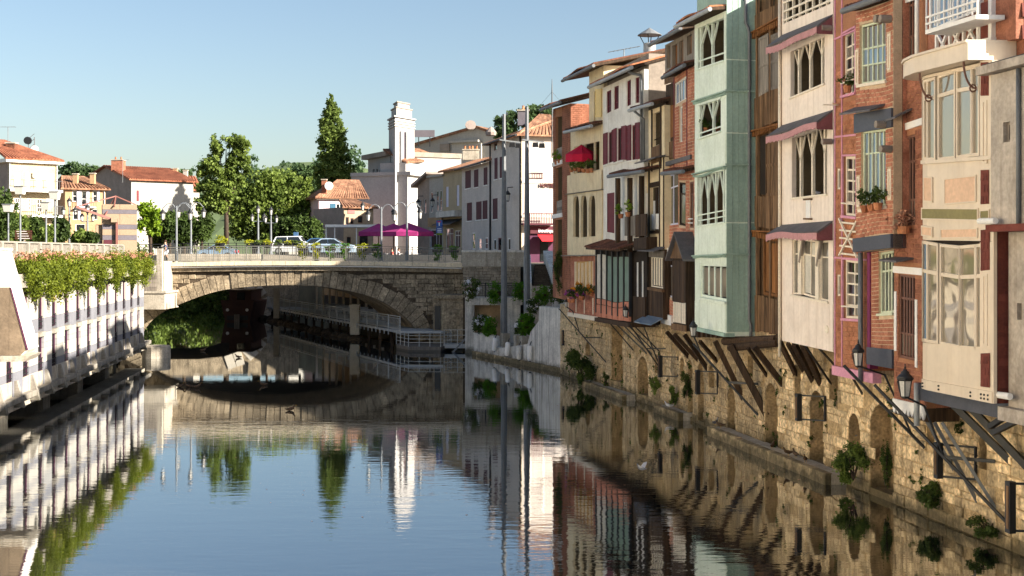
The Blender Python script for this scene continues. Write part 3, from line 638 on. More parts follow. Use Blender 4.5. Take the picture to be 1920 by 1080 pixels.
# ================================================================ brick house with pink trim
u0,u1=FA.u(1563),FA.u(1623); uc=FA.u(1590); zb=FA.z(690,uc); zt=FA.z(-80,uc)
t=thing('pink_trimmed_brick_house','orange brick house with pink trim lines and tall narrow casement windows','house',FA.w(uc,-.5,zb))
wins=[rc(1579,62,1603,178),rc(1580,292,1605,402),rc(1580,485,1612,596)]; sm=[rc(1567,319,1574,357),rc(1567,513,1574,552)]
body(FA,t,u0,u1,-.27,-9,zb+.01,zt,brick_o); wallp(FA,t,u0,u1,zb,zt,wins+sm,-.03,.25,mort_d)
for i,R in enumerate(wins):
    win(FA,t,R,-.1,2,5,cream_t,[glass,glass_w],.07,.05); MB(FA).box(R[0]-.05,R[1]+.05,-.03,.05,R[2]-.07,R[2]).build('sill',pink_t,t); MB(FA).bar((R[0],.04,R[2]+.35),(R[1],.04,R[2]+.35),.04).build('guard_rail',cream_t,t)
    for a in (R[0]-.05,R[1]): MB(FA).box(a,a+.05,-.03,.02,R[2],R[3]+.05).build('window_surround',pink_t,t)
    MB(FA).box(R[0]-.05,R[1]+.05,-.03,.02,R[3]+.002,R[3]+.052).build('window_surround',pink_t,t)
for R in sm: win(FA,t,R,-.06,1,1,cream_t,glass_w,.05,.03)
trims=[]
for p in (1564,1577,1612): a=FA.u(p); trims.append((a,a+.05,zb,zt))
for p in (64,256,482): z=FA.z(p,uc); trims.append((u0,u1,z-.025,z+.025))
for R in trims[:3]: MB(FA).box(R[0],R[1],-.03,.0,R[2],R[3]).build('trim_strip',pink_t,t)
for R in trims[3:]: MB(FA).box(R[0],R[1],-.03,.003,R[2],R[3]).build('trim_strip',pink_t,t)
bricks(FA,t,[(u0,u1,zb,zt-3)],[(R[0]-.05,R[1]+.05,R[2]-.07,R[3]+.06) for R in wins]+[(R[0]-.01,R[1]+.01,R[2],R[3]) for R in sm]+trims,-.03,.29,.135,brick_o,300)
R=rc(1578,408,1612,478); 
for k in range(5): MB(FA).bar((R[0],.05,R[2]+(R[3]-R[2])*(k+.3)/4.8),(R[1],.05,R[2]+(R[3]-R[2])*(k+.3)/4.8),.05).build('lattice_bar',cream_t,t)
MB(FA).bar((R[0],.08,R[2]),(R[1],.08,R[3]),.05).build('lattice_bar',cream_t,t); MB(FA).bar((R[0],.08,R[3]),(R[1],.08,R[2]),.05).build('lattice_bar',cream_t,t)
MB(FA).box(u0,FA.u(1640),-.2,.06,zb-.28,zb-.003).build('base_beam',pink_t,t)
R=rc(1568,190,1592,205)
for k in range(2): MB(FA).bar((R[0]+.2,.02,(R[2]+R[3])/2),(R[0]+.2+k*.6,.5,(R[2]+R[3])/2),.03).build('line_bracket',cream_t,t)
# ================================================================ brick house with sage windows, jettied over its ground floor
VJ=.38; R10=lambda *a: FA.rc(*a,v=VJ)
u0,u1=FA.u(1605,VJ),FA.u(1675,VJ); uc=(u0+u1)/2; zb=FA.z(468,uc,VJ); zt=FA.z(12,uc,VJ); z0g=FA.z(687,FA.u(1655),0)
t=thing('jettied_brick_house','red brick house jutting out on a lead band, with tall pale sage windows','house',FA.w(uc,-.5,z0g))
W1_=R10(1612,40,1661,152); W2_=R10(1615,240,1661,388); sms=[R10(1604,96,1610,160),R10(1664,60,1670,126),R10(1607,328,1612,384),R10(1665,314,1671,374)]
body(FA,t,u0+.02,u1,VJ-.27,-9,zb+.01,zt,brick_r); wallp(FA,t,u0,u1,zb,zt,[W1_,W2_],VJ,.25,mort)
win(FA,t,W1_,VJ-.06,5,1,sage,[glass_w,blueglass,glass_w],.06,.045,tr=(.3,.6)); win(FA,t,W2_,VJ-.06,6,1,sage,[blueglass,glass_w],.06,.045,tr=(.16,.72))
for R in (W1_,W2_): MB(FA).box(R[0]-.08,R[1]+.08,VJ,VJ+.08,R[2]-.08,R[2]-.002).build('sill',cream_t,t)
for R in sms: win(FA,t,R,VJ+.02,1,1,cream_t,glass_w,.05,.03,one=True)
band=rc(1605,206,1675,240,v=VJ); band=(u0,u1,band[2]-.02,band[3]); b2=(u0-.05,u1,zb,zb+.38)
MB(FA).box(u0-.02,u1,VJ,VJ+.06,band[2],band[3]).build('lead_band',lead,t); MB(FA).box(b2[0],b2[1],-.1,VJ+.08,b2[2],b2[3]).build('lead_band',lead,t)
bricks(FA,t,[(u0,u1,zb+.38,zt)],[(R[0],R[1],R[2]-.09,R[3]) for R in (W1_,W2_)]+[(R[0]-.02,R[1]+.02,R[2],R[3]) for R in sms]+[band],VJ,.27,.115,brick_r,300)
R=R10(1602,192,1660,210); MB(FA).hexa([(R[0],VJ,R[3]-.1),(R[1],VJ,R[3]-.1),(R[1],VJ+.45,R[2]),(R[0],VJ+.45,R[2]),(R[0],VJ,R[3]-.04),(R[1],VJ,R[3]-.04),(R[1],VJ+.45,R[2]+.05),(R[0],VJ+.45,R[2]+.05)]).build('slate_canopy',slate,t)
# ground floor, set back
g0,g1=FA.u(1628),FA.u(1676); wg=rc(1648,473,1676,590); wallp(FA,t,g0,g1,z0g,zb,[wg],-.0,.25,mort); body(FA,t,g0,g1,-.27,-9,z0g+.01,zb,brick_r,'ground_floor')
win(FA,t,wg,-.05,4,1,sage,[glass_w,glass],.06,.05,tr=(.7,)); MB(FA).box(wg[0]-.06,wg[1],-.02,.06,wg[2]-.07,wg[2]-.002).build('sill',sage,t)
zl=FA.z(656,FA.u(1655)); MB(FA).box(g0,g1,.0,.06,z0g-.02,zl).build('lead_band',lead,t)
bricks(FA,t,[(g0,g1,zl,zb)],[(wg[0],wg[1],wg[2]-.08,wg[3])],0,.27,.115,brick_r,0)
MB(FA).box(FA.u(1629),FA.u(1629)+.16,-.2,.05,FA.z(692,FA.u(1632)),zb).build('purple_post',M('purple_paint',(120,44,84),.6,.1,2.,.05),t)
pipe(FA,t,[(FA.u(1621),.12,zb),(FA.u(1621),.12,FA.z(715,FA.u(1621)))],.07,zinc)
eave(FA,t,FA.u(1590,.7),u1+.05,zt-.02,.75,.6,.15,mat=tile_d,v=0)
for px,py in ((1661,33),(1671,33),(1663,228),(1672,276)):
    u=FA.u(px,VJ); z=FA.z(py,u,VJ); MB(FA).tube([(u,VJ+.02,z),(u,VJ+.32,z)],.1,10).build('floodlight',stucco_g,t)
# ================================================================ brick house with brown windows
u0,u1=FA.u(1677),FA.u(1738); uc=FA.u(1700); zb=FA.z(757,uc); zt=FA.z(-90,uc)
t=thing('brown_windowed_brick_house','brown brick house with dark brown barred windows between white bands','house',FA.w(uc,-.5,zb))
wins=[rc(1684,-30,1716,106),rc(1685,252,1716,424),rc(1685,520,1716,676)]; sml=[rc(1678,58,1682,165),rc(1717,5,1721,110),rc(1679,322,1683,420),rc(1678,552,1682,662),rc(1717,565,1721,690)]
body(FA,t,u0,u1,-.27,-9,zb+.01,zt,brick_d); wallp(FA,t,u0,u1,zb,zt,wins,.0,.25,mort_d)
for R in wins:
    win(FA,t,R,-.03,5,1,brown_f,[glass_w,glass,glass],.06,.06,tr=(.27,.72))
for R in sml: win(FA,t,R,.03,1,1,white_p,glass_w,.06,.03,one=True)
bands=[(u0,u1,FA.z(242,uc),FA.z(229,uc)),(u0,u1,FA.z(517,uc),FA.z(504,uc)),(u0,u1,FA.z(3,uc),FA.z(-10,uc))]
for R in bands: MB(FA).box(u0,u1,.0,.05,R[2],R[3]).build('white_band',white_p,t)
bricks(FA,t,[(u0,u1,zb,zt-3)],wins+[(R[0],R[1],R[2],R[3]) for R in sml]+bands,0,.3,.13,brick_d,300)
for (x0,y0,x1,y1) in ((1680,206,1712,224),(1680,489,1714,495)):
    R=rc(x0,y0,x1,y1); MB(FA).hexa([(R[0],0,R[3]),(R[1],0,R[3]),(R[1],.5,R[2]),(R[0],.5,R[2]),(R[0],0,R[3]+.05),(R[1],0,R[3]+.05),(R[1],.5,R[2]+.05),(R[0],.5,R[2]+.05)]).build('window_canopy',slate,t)
m=MB(FA); n=9; z1=FA.z(752,uc)
for i in range(n):
    a=u0+(u1-u0)*i/n; b=u0+(u1-u0)*(i+1)/n; c=(a+b)/2; m.prism([(a,z1-.2),(a+(b-a)*.25,z1-.33),(c,z1-.38),(a+(b-a)*.75,z1-.33),(b,z1-.2),(b,z1),(a,z1)],.02,.06)
m.build('scalloped_base',white_p,t); MB(FA).box(u0,u1,-.9,-.02,zb-.35,zb-.01).build('floor_beam',timber,t)
# ================================================================ house with the beige glazed bay
VB=.78; RB=lambda *a: FA.rc(*a,v=VB); ub0,ub1=FA.u(1728,VB),FA.u(1862,VB); uc=(ub0+ub1)/2
z_b=FA.z(742,uc,VB); z_t=FA.z(136,uc,VB)
t=thing('bay_window_house','house with a curved beige metal and glass bay two storeys high','house',FA.w(uc,-.5,z_b)); BH=t
body(FA,t,FA.u(1738),ub1-.02,-.02,-9,FA.z(760,uc),15.6,brick_d)
ul=ub0-.55
PL=[(ul,-.0),(ul+.02,.28),(ul+.16,.52),(ul+.42,.68),(ul+.8,.765),(ub1,VB),(ub1,.0)]
def bay_ring(z0,z1,mat,name,out=0.,inn=None):
    m=MB(FA); P=[(a,b+(out if b>.1 else 0)) for a,b in PL]; P=[(P[0][0]-out,P[0][1])]+[(P[1][0]-out,P[1][1])]+P[2:]
    return m.plan(P,z0,z1).build(name,mat,t)
zz=lambda py: FA.z(py,uc,VB)
bay_ring(zz(742)-.0,zz(722),bay_m,'bottom_band',.03); bay_ring(zz(722)+.001,zz(648),bay_m,'apron_panel'); bay_ring(zz(452),zz(304)-.001,bay_m,'middle_panel'); bay_ring(zz(304),zz(297),bay_m,'ledge',.06)
bay_ring(zz(648),zz(452)-.001,dark_in,'bay_interior',-.1); bay_ring(zz(297)+.001,zz(134),dark_in,'bay_interior',-.1); bay_ring(zz(134)+.001,zz(128),bay_m,'head_band',.02)
for (y0,y1,yt,xs) in ((136,297,175,[(1731,1751),(1760,1788),(1795,1819),(1823,1833)]),(454,647,512,[(1737,1756),(1764,1797),(1800,1828),(1829,1837)])):
    z0,z1,zm=zz(y1),zz(y0),zz(yt)
    for i,(x0,x1) in enumerate(xs):
        a,b=FA.u(x0,VB),FA.u(x1,VB)
        if i==0: a+=.05
        o=MB(FA); f=.06
        o.box(a-f,a,VB-.1,VB,z0,z1); o.box(b,b+f,VB-.1,VB,z0,z1); o.box(a,b,VB-.1,VB,z0,z0+.07); o.box(a,b,VB-.1,VB,z1-.07,z1); o.box(a,b,VB-.1,VB-.005,zm-.045,zm+.045)
        o=o.build('window',bay_m,t)
        MB(FA).box(a,b,VB-.08,VB-.05,z0+.07,zm-.045).build('pane',bay_glass,o); MB(FA).box(a,b,VB-.08,VB-.05,zm+.045,z1-.07).build('pane',bay_glass,o)
    # the curved corner light, as three narrow glasses
    for (p,q) in ((1,2),(2,3),(3,4)):
        (a0,b0),(a1,b1)=PL[p],PL[q]; fr2=Fr(FA.w(a0,b0,0)[:2],(Vector(FA.w(a1,b1,0))-Vector(FA.w(a0,b0,0)))[:2],(0,0)) if False else None
        o=MB(FA); o.hexa([(a0,b0-.05,z0),(a1,b1-.05,z0),(a1,b1,z0),(a0,b0,z0),(a0,b0-.05,z0+.08),(a1,b1-.05,z0+.08),(a1,b1,z0+.08),(a0,b0,z0+.08)]); o.hexa([(a0,b0-.05,z1-.08),(a1,b1-.05,z1-.08),(a1,b1,z1-.08),(a0,b0,z1-.08),(a0,b0-.05,z1),(a1,b1-.05,z1),(a1,b1,z1),(a0,b0,z1)])
        o.bar((a0,b0-.02,z0),(a0,b0-.02,z1),.06); o.bar((a1,b1-.02,z0),(a1,b1-.02,z1),.06); o.hexa([(a0,b0-.05,zm-.04),(a1,b1-.05,zm-.04),(a1,b1,zm-.04),(a0,b0,zm-.04),(a0,b0-.05,zm+.04),(a1,b1-.05,zm+.04),(a1,b1,zm+.04),(a0,b0,zm+.04)])
        o=o.build('window',bay_m,t)
        MB(FA).poly([(a0,b0-.03,z0+.08),(a1,b1-.03,z0+.08),(a1,b1-.03,z1-.08),(a0,b0-.03,z1-.08)]).build('pane',blueglass,o)
# column of red tiles on the right of the bay
c0,c1=FA.u(1838,VB),ub1; MB(FA).box(c0,c1,-.0,VB+.012,zz(648),zz(452)-.002).build('bay_pier',bay_m,t); MB(FA).box(c0,c1,-.0,VB+.012,zz(297),zz(128)).build('bay_pier',bay_m,t)
for (x0,y0,x1,y1) in ((1840,428,1857,505),(1840,662,1857,726),(1840,116,1855,178),(1840,316,1855,380)):
    R=RB(x0,y0,x1,y1); MB(FA).box(R[0],R[1],VB+.012,VB+.02,R[2],R[3]).build('tile_panel',shingle,t)
    ny=max(2,int((R[3]-R[2])/.22))
    for j in range(ny):
        for i in range(2):
            a=R[0]+(R[1]-R[0])*(i+.1+.3*(j%2))/2.4; b=a+(R[1]-R[0])*.36; z=R[2]+(R[3]-R[2])*j/ny
            MB(FA).hexa([(a,VB+.02,z+.02),(b,VB+.02,z+.02),(b,VB+.034,z+.02),(a,VB+.034,z+.02),(a,VB+.02,z+.18),(b,VB+.02,z+.18),(b,VB+.025,z+.18),(a,VB+.025,z+.18)]).build('tile',shingle,t)
for (x0,y0,x1,y1) in ((1844,512,1853,648),(1843,186,1852,304)):
    R=RB(x0,y0,x1,y1); win(FA,t,R,VB+.03,1,1,bay_m,glass,.05,.03,one=True)
for (x0,y0,x1,y1,mt_) in ((1773,332,1830,376,bay_p),(1722+12,337,1740+8,379,bay_p),(1766,427,1833,441,bay_p),(1730,429,1748,443,bay_p),(1730,393,1834,411,olive),(1840,393,1855,411,olive)):
    R=RB(x0,y0,x1,y1); o=MB(FA).box(R[0],R[1],VB-.01,VB+.015,R[2],R[3]).build('inset_panel',mt_,t); m=MB(FA); f=.03
    m.box(R[0]-f,R[0],VB-.01,VB+.03,R[2]-f,R[3]+f); m.box(R[1],R[1]+f,VB-.01,VB+.03,R[2]-f,R[3]+f); m.box(R[0],R[1],VB-.01,VB+.03,R[2]-f,R[2]); m.box(R[0],R[1],VB-.01,VB+.03,R[3],R[3]+f); m.build('panel_moulding',bay_m,o)
m=MB(FA)
for px in (1732,1762,1822,1842,1848,1855):
    for py in (729,736): u=FA.u(px,VB); m.tube([(u,VB+.02,zz(py)),(u,VB+.05,zz(py))],.025,6)
m.build('rivets',iron,t)
# canopy over the bay
m=MB(FA); P=[(ul-.35,.0),(ul-.35,.55),(ul-.12,.92),(ul+.35,1.12),(ul+.9,1.18),(ub1-.35,1.18),(ub1-.35,0)]; m.plan(P,zz(128)+.02,zz(128)+.4); m.build('canopy',bay_m,t)
MB(FA).plan([(a*1.0,b+ (.05 if b>.1 else 0)) for a,b in P],zz(128)+.401,zz(128)+.46).build('canopy_lip',bay_m,t)
for px in (1748,1832):
    u=FA.u(px,VB); pts=[(u,VB+.02,zz(128)-.75+.0)]
    pts=[(u,VB+.03+.3*math.sin(a*.5),zz(128)-.6*math.cos(a*.5)) for a in [i*math.pi/8 for i in range(9)]]
    MB(FA).tube(pts,.025,6).build('scroll_bracket',brown_f,t); MB(FA).tube([(u,VB+.1+.08*math.cos(a),zz(128)-.6+.08*math.sin(a)) for a in [i*.7 for i in range(10)]],.018,6).build('scroll_bracket',brown_f,t)
# top storey with white balcony
vt=.3; RT=lambda *a: FA.rc(*a,v=vt); k0,k1=FA.u(1735,vt),ub1-.02
R=RT(1742,-60,1836,42); win(FA,t,R,vt,7,1,white_p,blueglass,.06,.05,name='balcony_window'); z=FA.z(92,uc,vt)
MB(FA).box(k0,k1,-.01,vt-.08,zz(90),15.5).build('top_wall',brick_d,t)
R=RT(1839,10,1855,78); MB(FA).box(R[0],R[1],vt-.08,vt,R[2],R[3]).build('tile_panel',shingle,t)
for (x0,x1) in ((1834,1839),(1855,1861)): R=RT(x0,-40,x1,84); MB(FA).box(R[0],R[1],vt-.08,vt+.03,R[2],R[3]).build('white_pilaster',white_p,t)
R=RT(1836,78,1862,96); MB(FA).box(R[0],R[1],vt-.08,vt+.06,R[2],R[3]).build('white_band',white_p,t)
bz=FA.z(46,uc,.9); m=MB(FA); b0=FA.u(1735,1.0); b1=FA.u(1830,1.0)
m.box(b0,b1,vt,1.0,bz-.1,bz); o=m.build('balcony_floor',white_p,t)
for zq in (.14,.3,1.0): MB(FA).bar((b0,.98,bz+zq),(b1,.98,bz+zq),.045).build('balcony_rail',white_p,o)
for i in range(12): u=b0+(b1-b0)*i/11; MB(FA).bar((u,.97,bz),(u,.97,bz+1.0),.03).build('baluster',white_p,o)
R=FA.rc(1758,46,1836,104,v=vt)
for i in range(4): u=R[0]+(R[1]-R[0])*i/3; MB(FA).bar((u,vt+.02,R[2]),(u,vt+.02,R[3]),.07).build('screen_post',white_p,t)
for i in range(3):
    a=R[0]+(R[1]-R[0])*i/3; b=R[0]+(R[1]-R[0])*(i+1)/3
    for (p,q) in ((R[2],R[3]),(R[3],R[2])): MB(FA).bar((a,vt+.03,p),(b,vt+.03,q),.06).build('cross_brace',white_p,t)
pipe(FA,t,[(FA.u(1733),.2,15.4),(FA.u(1733),.2,zz(112))],.06,white_p)
pipe(FA,t,[(FA.u(1736),.25,zz(742)),(FA.u(1736),.25,FA.z(828,uc))],.075,zinc_l)
MB(FA).box(FA.u(1728),ub1,-1.0,.2,FA.z(775,uc),zz(742)-.01).build('floor_beam',lead,t)
# shingled flank, upper and lower
FF=Fr(FA.w(ub1-.02,0,0)[:2],(-FA.n.x,-FA.n.y),(FA.d.x,FA.d.y))
def shing(a0,a1,z0,z1,lim=300):
    n=0; off=0
    z=z0
    while z<z1:
        u=a0-.14*(off%2)
        while u<a1-.1:
            MB(FF).hexa([(u+.01,0,z),(u+.27,0,z),(u+.27,.05,z),(u+.01,.05,z),(u+.01,0,z+.3),(u+.27,0,z+.3),(u+.27,.012,z+.3),(u+.01,.012,z+.3)]).build('shingle',shingle,t); u+=.28
        z+=.24; off+=1
MB(FF).box(-VB,.6,.002,.03,zz(742),zz(405)).build('bay_flank',shingle,t); MB(FF).box(-VB-.01,-VB+.07,.004,.06,zz(742),zz(405)).build('corner_strip',bay_m,t)
shing(-.52,-.2,zz(735),zz(430)); MB(FF).box(.0,3,.002,.02,zz(110),zz(-60)).build('flank_wall',shingle,t); shing(.05,2.6,zz(110),zz(-50))
# ================================================================ grey stucco building at the frame edge
VG=.86; g0=FA.u(1858,VG); g1=g0+7; ug=FA.u(1895,VG); zz=lambda py: FA.z(py,ug,VG)
t=thing('grey_stucco_building','plain grey stucco building with tiny windows beside the beige bay','house',FA.w(g0+2,-.5,zz(760)))
h1=FA.rc(1881,221,1894,259,v=VG); wallp(FA,t,g0,g1,zz(418),zz(128),[h1],VG,.3,grey_st); body(FA,t,g0,g1,VG-.31,-6,zz(418)+.01,zz(128),grey_st)
win(FA,t,h1,VG-.1,1,1,stucco_g,glass,.06,.04,one=True)
MB(FA).box(g0-.25,g1,-.5,VG+.22,zz(128)+.002,zz(112)).build('roof_slab',grey_st,t); MB(FA).box(g0-.2,g1,-3,VG+.1,zz(112)+.002,zz(107)).build('roof_felt',iron,t)
MB(FA).box(g0-.02,g1,-.4,VG+.12,zz(432),zz(418)-.004).build('string_course',shingle,t)
VL=.47; l0=FA.u(1891,VL); h2=FA.rc(1907,572,1916,604,v=VL); zl0=FA.z(765,FA.u(1905,VL),VL); wallp(FA,t,l0,g1,zl0,zz(432)-.003,[h2],VL,.3,grey_st,'lower_wall'); body(FA,t,l0,g1,VL-.31,-6,zl0+.01,zz(432)-.003,grey_st,'lower_side_wall'); win(FA,t,h2,VL-.1,1,1,stucco_g,glass,.05,.04,one=True)
MB(FA).box(l0-.1,g1,-.4,VL+.2,zl0-.3,zl0-.003).build('floor_slab',grey_st,t)
pipe(FA,t,[(FA.u(1914,VG),VG+.06,zz(128)),(FA.u(1914,VG),VG+.06,zz(418))],.05,zinc)
for (px,py,vv) in ((1866,412,VG),(1893,742,VL)): u=FA.u(px,vv); z=FA.z(py,u,vv); MB(FA).tube([(u-.3,vv+.2,z),(u+.35,vv+.2,z)],.07,8).build('strip_light',white_p,t)
# ================================================================ brick and timber house left of the mint one
def rb(*a,v=0.): return FB.rc(*a,v=v)
V5=-.35; u0,u1=FA.u(1247,V5),FA.u(1303,V5)+.3; uc=FA.u(1275,V5); r5=lambda *a: FA.rc(*a,v=V5)
# plane FA meets FB at px ~1240, so this house is the last on FA
zb=FA.z(612,uc,V5); zt=FA.z(70,uc,V5)
t=thing('timber_topped_brick_house','tall narrow house, weathered boards above and red brick with lilac windows below','house',FA.w(uc,-1,zb))
wtop=[r5(1250,84,1257,126),r5(1260,80,1270,122),r5(1273,74,1281,116),r5(1288,66,1297,104)]
body(FA,t,u0,u1,V5-.27,-9,zb+.01,zt,stucco_g)
zA=FA.z(130,uc,V5); wallp(FA,t,u0,u1,zA,zt,wtop,V5,.25,timber_g)
for R in wtop: MB(FA).box(R[0],R[1],V5-.22,V5-.16,R[2],R[3]).build('board_shutter',timber_o,t)
planks(FA,t,u0,u1-.1,FA.z(146,uc,V5),zA-.02,V5,.03,.2,timber_b)
um=FA.u(1269,V5); zB=FA.z(290,uc,V5); zM=FA.z(146,uc,V5)
planks(FA,t,u0,um-.02,zB,zM-.01,V5-.15,.12,.24,timber); R=r5(1258,196,1266,258); MB(FA).box(R[0],R[1],V5-.0,V5+.03,R[2],R[3]).build('shutter',timber_o,t)
planks(FA,t,u0,um-.02,FA.z(296,uc,V5),FA.z(262,uc,V5),V5-.02,.05,.16,timber_b)
# upper brick bay with a white glazed band
bw0=um; bR=(bw0,u1,FA.z(322,uc,V5),FA.z(140,uc,V5)); gl=r5(1270,150,1293,192); nw=r5(1279,200,1285,268); V5b=V5+.12
wallp(FA,t,bw0,u1,bR[2],bR[3],[gl,nw],V5b,.4,mort)
win(FA,t,gl,V5b-.04,4,1,white_p,[blueglass,glass_w],.05,.05); win(FA,t,nw,V5b-.05,1,2,white_p,glass,.06,.04)
bricks(FA,t,[bR],[gl,(nw[0],nw[1],nw[2],nw[3])],V5b,.28,.13,brick_r,120)
for a in (bw0,gl[1]+.02): MB(FA).box(a,a+.09,V5b,V5b+.03,bR[2],bR[3]).build('trim_post',rust,t)
eave(FA,t,bw0-.2,u1,FA.z(140,uc,V5b),.35,.2,.12,mat=tile_d,v=V5b); eave(FA,t,bw0-.1,u1,bR[2]-.16,.4,.2,.14,mat=tile_d,v=V5b)
eave(FA,t,u0-.35,u1-.4,zt,.5,2,.6,mat=tile_d,v=V5)
# lower brick storeys
zW=FA.z(303,uc,V5); lw=[r5(1250,327,1272,424),r5(1251,478,1262,557)]; sm=[r5(1244,370,1248,396)]
wallp(FA,t,u0-.25,u1,zb,zW,[lw[0],lw[1],r5(1293,340,1301,424),r5(1293,482,1306,560),r5(1273,344,1286,424)],V5,.25,mort)
for R,k,mt_ in ((lw[0],2,lilac),(lw[1],1,lilac),(r5(1293,340,1301,424),2,brown_f),(r5(1293,482,1306,560),2,brown_f),(r5(1273,344,1286,424),1,timber)): win(FA,t,R,V5-.03,k,1,mt_,[glass_w,glass],.07,.06,tr=(.75,))
hl=[lw[0],lw[1],r5(1293,340,1301,424),r5(1293,482,1306,560),r5(1273,344,1286,424)]; bd=(u0-.25,FA.u(1262,V5),FA.z(473,uc,V5),FA.z(466,uc,V5)); 
MB(FA).box(bd[0],bd[1],V5,V5+.12,bd[2],bd[3]).build('white_ledge',white_p,t)
bricks(FA,t,[(u0-.25,u1,FA.z(598,uc,V5),zW)],hl+[bd],V5,.28,.13,brick_r,180)
MB(FA).box(u0-.25,FA.u(1262,V5),V5,V5+.1,zb,FA.z(592,uc,V5)).build('white_apron',white_p,t); MB(FA).box(u0-.3,u1-.3,V5,V5+.2,FA.z(306,uc,V5),FA.z(298,uc,V5)).build('slate_ledge',slate,t)
for R in (r5(1293,340,1301,424),r5(1293,482,1306,560)): 
    for k in (.2,.36): MB(FA).bar((R[0],V5+.05,R[2]+k),(R[1],V5+.05,R[2]+k),.04).build('guard_rail',white_p,t)
# gabled wooden oriel
VO=.2; ro=lambda *a: FA.rc(*a,v=VO); R=ro(1262,480,1287,615); a,b=R[0],R[1]; z0=FA.z(615,uc,VO); z1=FA.z(483,uc,VO); zm=FA.z(562,uc,VO); zp=FA.z(438,uc,VO)
MB(FA).box(a,b,V5,VO,z0,z1).build('oriel_box',timber,t); planks(FA,t,a,b,zm,z1-.05,VO,.04,.22,timber); planks(FA,t,a+.04,b-.04,FA.z(602,uc,VO),zm-.02,VO,.03,.27,cream_t,gap=.1); MB(FA).box(a-.05,b+.05,VO,VO+.07,z0,FA.z(604,uc,VO)).build('oriel_sill',timber_b,t)
c=(a+b)/2; MB(FA).prism([(a-.15,z1),(b+.15,z1),(c,zp)],V5,VO+.08).build('oriel_gable',timber_b,t)
for s,e in (((a-.3,z1-.12),(c,zp+.06)),((b+.3,z1-.12),(c,zp+.06))): MB(FA).prism([s,(s[0],s[1]+.08),(e[0],e[1]+.08),e],V5-.4,VO+.25).build('oriel_roof',slate,t)
# ================================================================ narrow half-timbered house
u0,u1=FB.u(1186),FB.u(1246); uc=FB.u(1220); zb=FB.z(595,uc); zt=FB.z(204,uc)
t=thing('half_timbered_house','narrow beige panelled house over dark timber boarding with a slate canopy','house',FB.w(uc,-.5,zb))
o1=rb(1224,208,1239,270); o2=rb(1219,350,1236,434); o3=rb(1219,484,1243,541); bal=rb(1190,332,1215,405)
u4=FB.u(1216)
body(FB,t,u4,u1,-.92,-9,zb+.01,zt,stucco_g)
zA=FB.z(300,uc); zB=FB.z(468,uc)
wallp(FB,t,u4,u1,zA+.02,zt,[o1],.0,.9,beige); wallp(FB,t,u4,u1,zB,zA-.02,[o2],.0,.9,beige); wallp(FB,t,u4-.9,u1,zb,zB-.02,[o3],.0,.9,timber)
MB(FB).box(o1[0],o1[1],-.85,-.8,o1[2],o1[3]).build('room_wall',beige,t); MB(FB).box(o2[0],o2[1],-.3,-.25,o2[2],o2[3]).build('room_wall',dark_in,t)
R=o1; planks(FB,t,R[0]-.05,R[1]+.05,FB.z(305,uc),R[2]-.02,.0,.05,.16,timber_b)
for a in (o1[0]-.1,o1[1]+.02): MB(FB).box(a,a+.09,.0,.05,o1[2]-1.1,zt).build('post',timber,t)
for q in (.2,.8): MB(FB).bar((o1[0]+(o1[1]-o1[0])*.1,-.05,o1[2]+.3),(o1[1],-.05,o1[2]+.3),.04).build('rail',timber,t)
for a in (u4+.02,o2[0]-.12,o2[1]+.03,u1-.12): MB(FB).box(a,a+.1,.0,.03,zB,zA-.03).build('post',timber,t)
MB(FB).box(o2[0]-.05,o2[1]+.05,.0,.05,o2[3]+.003,o2[3]+.22).build('lintel',timber,t); MB(FB).box(o2[0]-.05,o2[1]+.05,.0,.05,o2[2]-.14,o2[2]-.003).build('sill',timber,t)
for q in (.25,.55,.85): MB(FB).box(o2[0]+(o2[1]-o2[0])*q-.05,o2[0]+(o2[1]-o2[0])*q+.05,-.12,-.06,o2[2]+.0,o2[3]-(.6 if q==.25 else .0)).build('window_bar',white_p if q!=.55 else timber,t)
for q in (.3,.75): MB(FB).box(o2[0]+(o2[1]-o2[0])*q-.2,o2[0]+(o2[1]-o2[0])*q+.2,-.06,-.02,o2[2]+.05,o2[2]+.75).build('white_shutter_leaf',white_p,t)
win(FB,t,o3,-.05,5,1,cream_t,[glass_w,dark_in,curtain],.05,.1); MB(FB).box(u4-.1,u1,.0,.12,o3[2]-.12,o3[2]-.003).build('sill',timber_b,t); MB(FB).box(u4-.05,u1,.0,.05,o3[3]+.003,o3[3]+.3).build('lintel',timber_g,t)
planks(FB,t,u4-.85,u1-.02,zb+.02,o3[2]-.13,.0,.06,.2,timber)
sl=MB(FB).hexa([(u4-.1,.0,zB+.05),(u1+.05,.0,zB+.05),(u1+.05,.5,zB-.12),(u4-.1,.5,zB-.12),(u4-.1,.0,zB+.1),(u1+.05,.0,zB+.1),(u1+.05,.5,zB-.07),(u4-.1,.5,zB-.07)]).build('slate_canopy',slate,t)
MB(FB).hexa([(u4-.6,.0,zA),(u1+.1,.0,zA),(u1+.1,.45,zA-.1),(u4-.6,.45,zA-.1),(u4-.6,.0,zA+.06),(u1+.1,.0,zA+.06),(u1+.1,.45,zA-.04),(u4-.6,.45,zA-.04)]).build('slate_canopy',slate,t)
eave(FB,t,u4-.9,u1+.05,zt,.5,1.5,.5,mat=tile_d,gm=zinc_l); pipe(FB,t,[(u4-.35,.55,zt),(u4-.35,.1,zt-.35),(u4-.35,.1,FB.z(300,u4))],.06,zinc)
R=rb(1213,588,1245,598); MB(FB).hexa([(R[0],0,zb+.05),(R[1],0,zb+.05),(R[1],.6,zb-.25),(R[0],.6,zb-.25),(R[0],0,zb+.1),(R[1],0,zb+.1),(R[1],.6,zb-.2),(R[0],.6,zb-.2)]).build('metal_flap',blueglass,t)
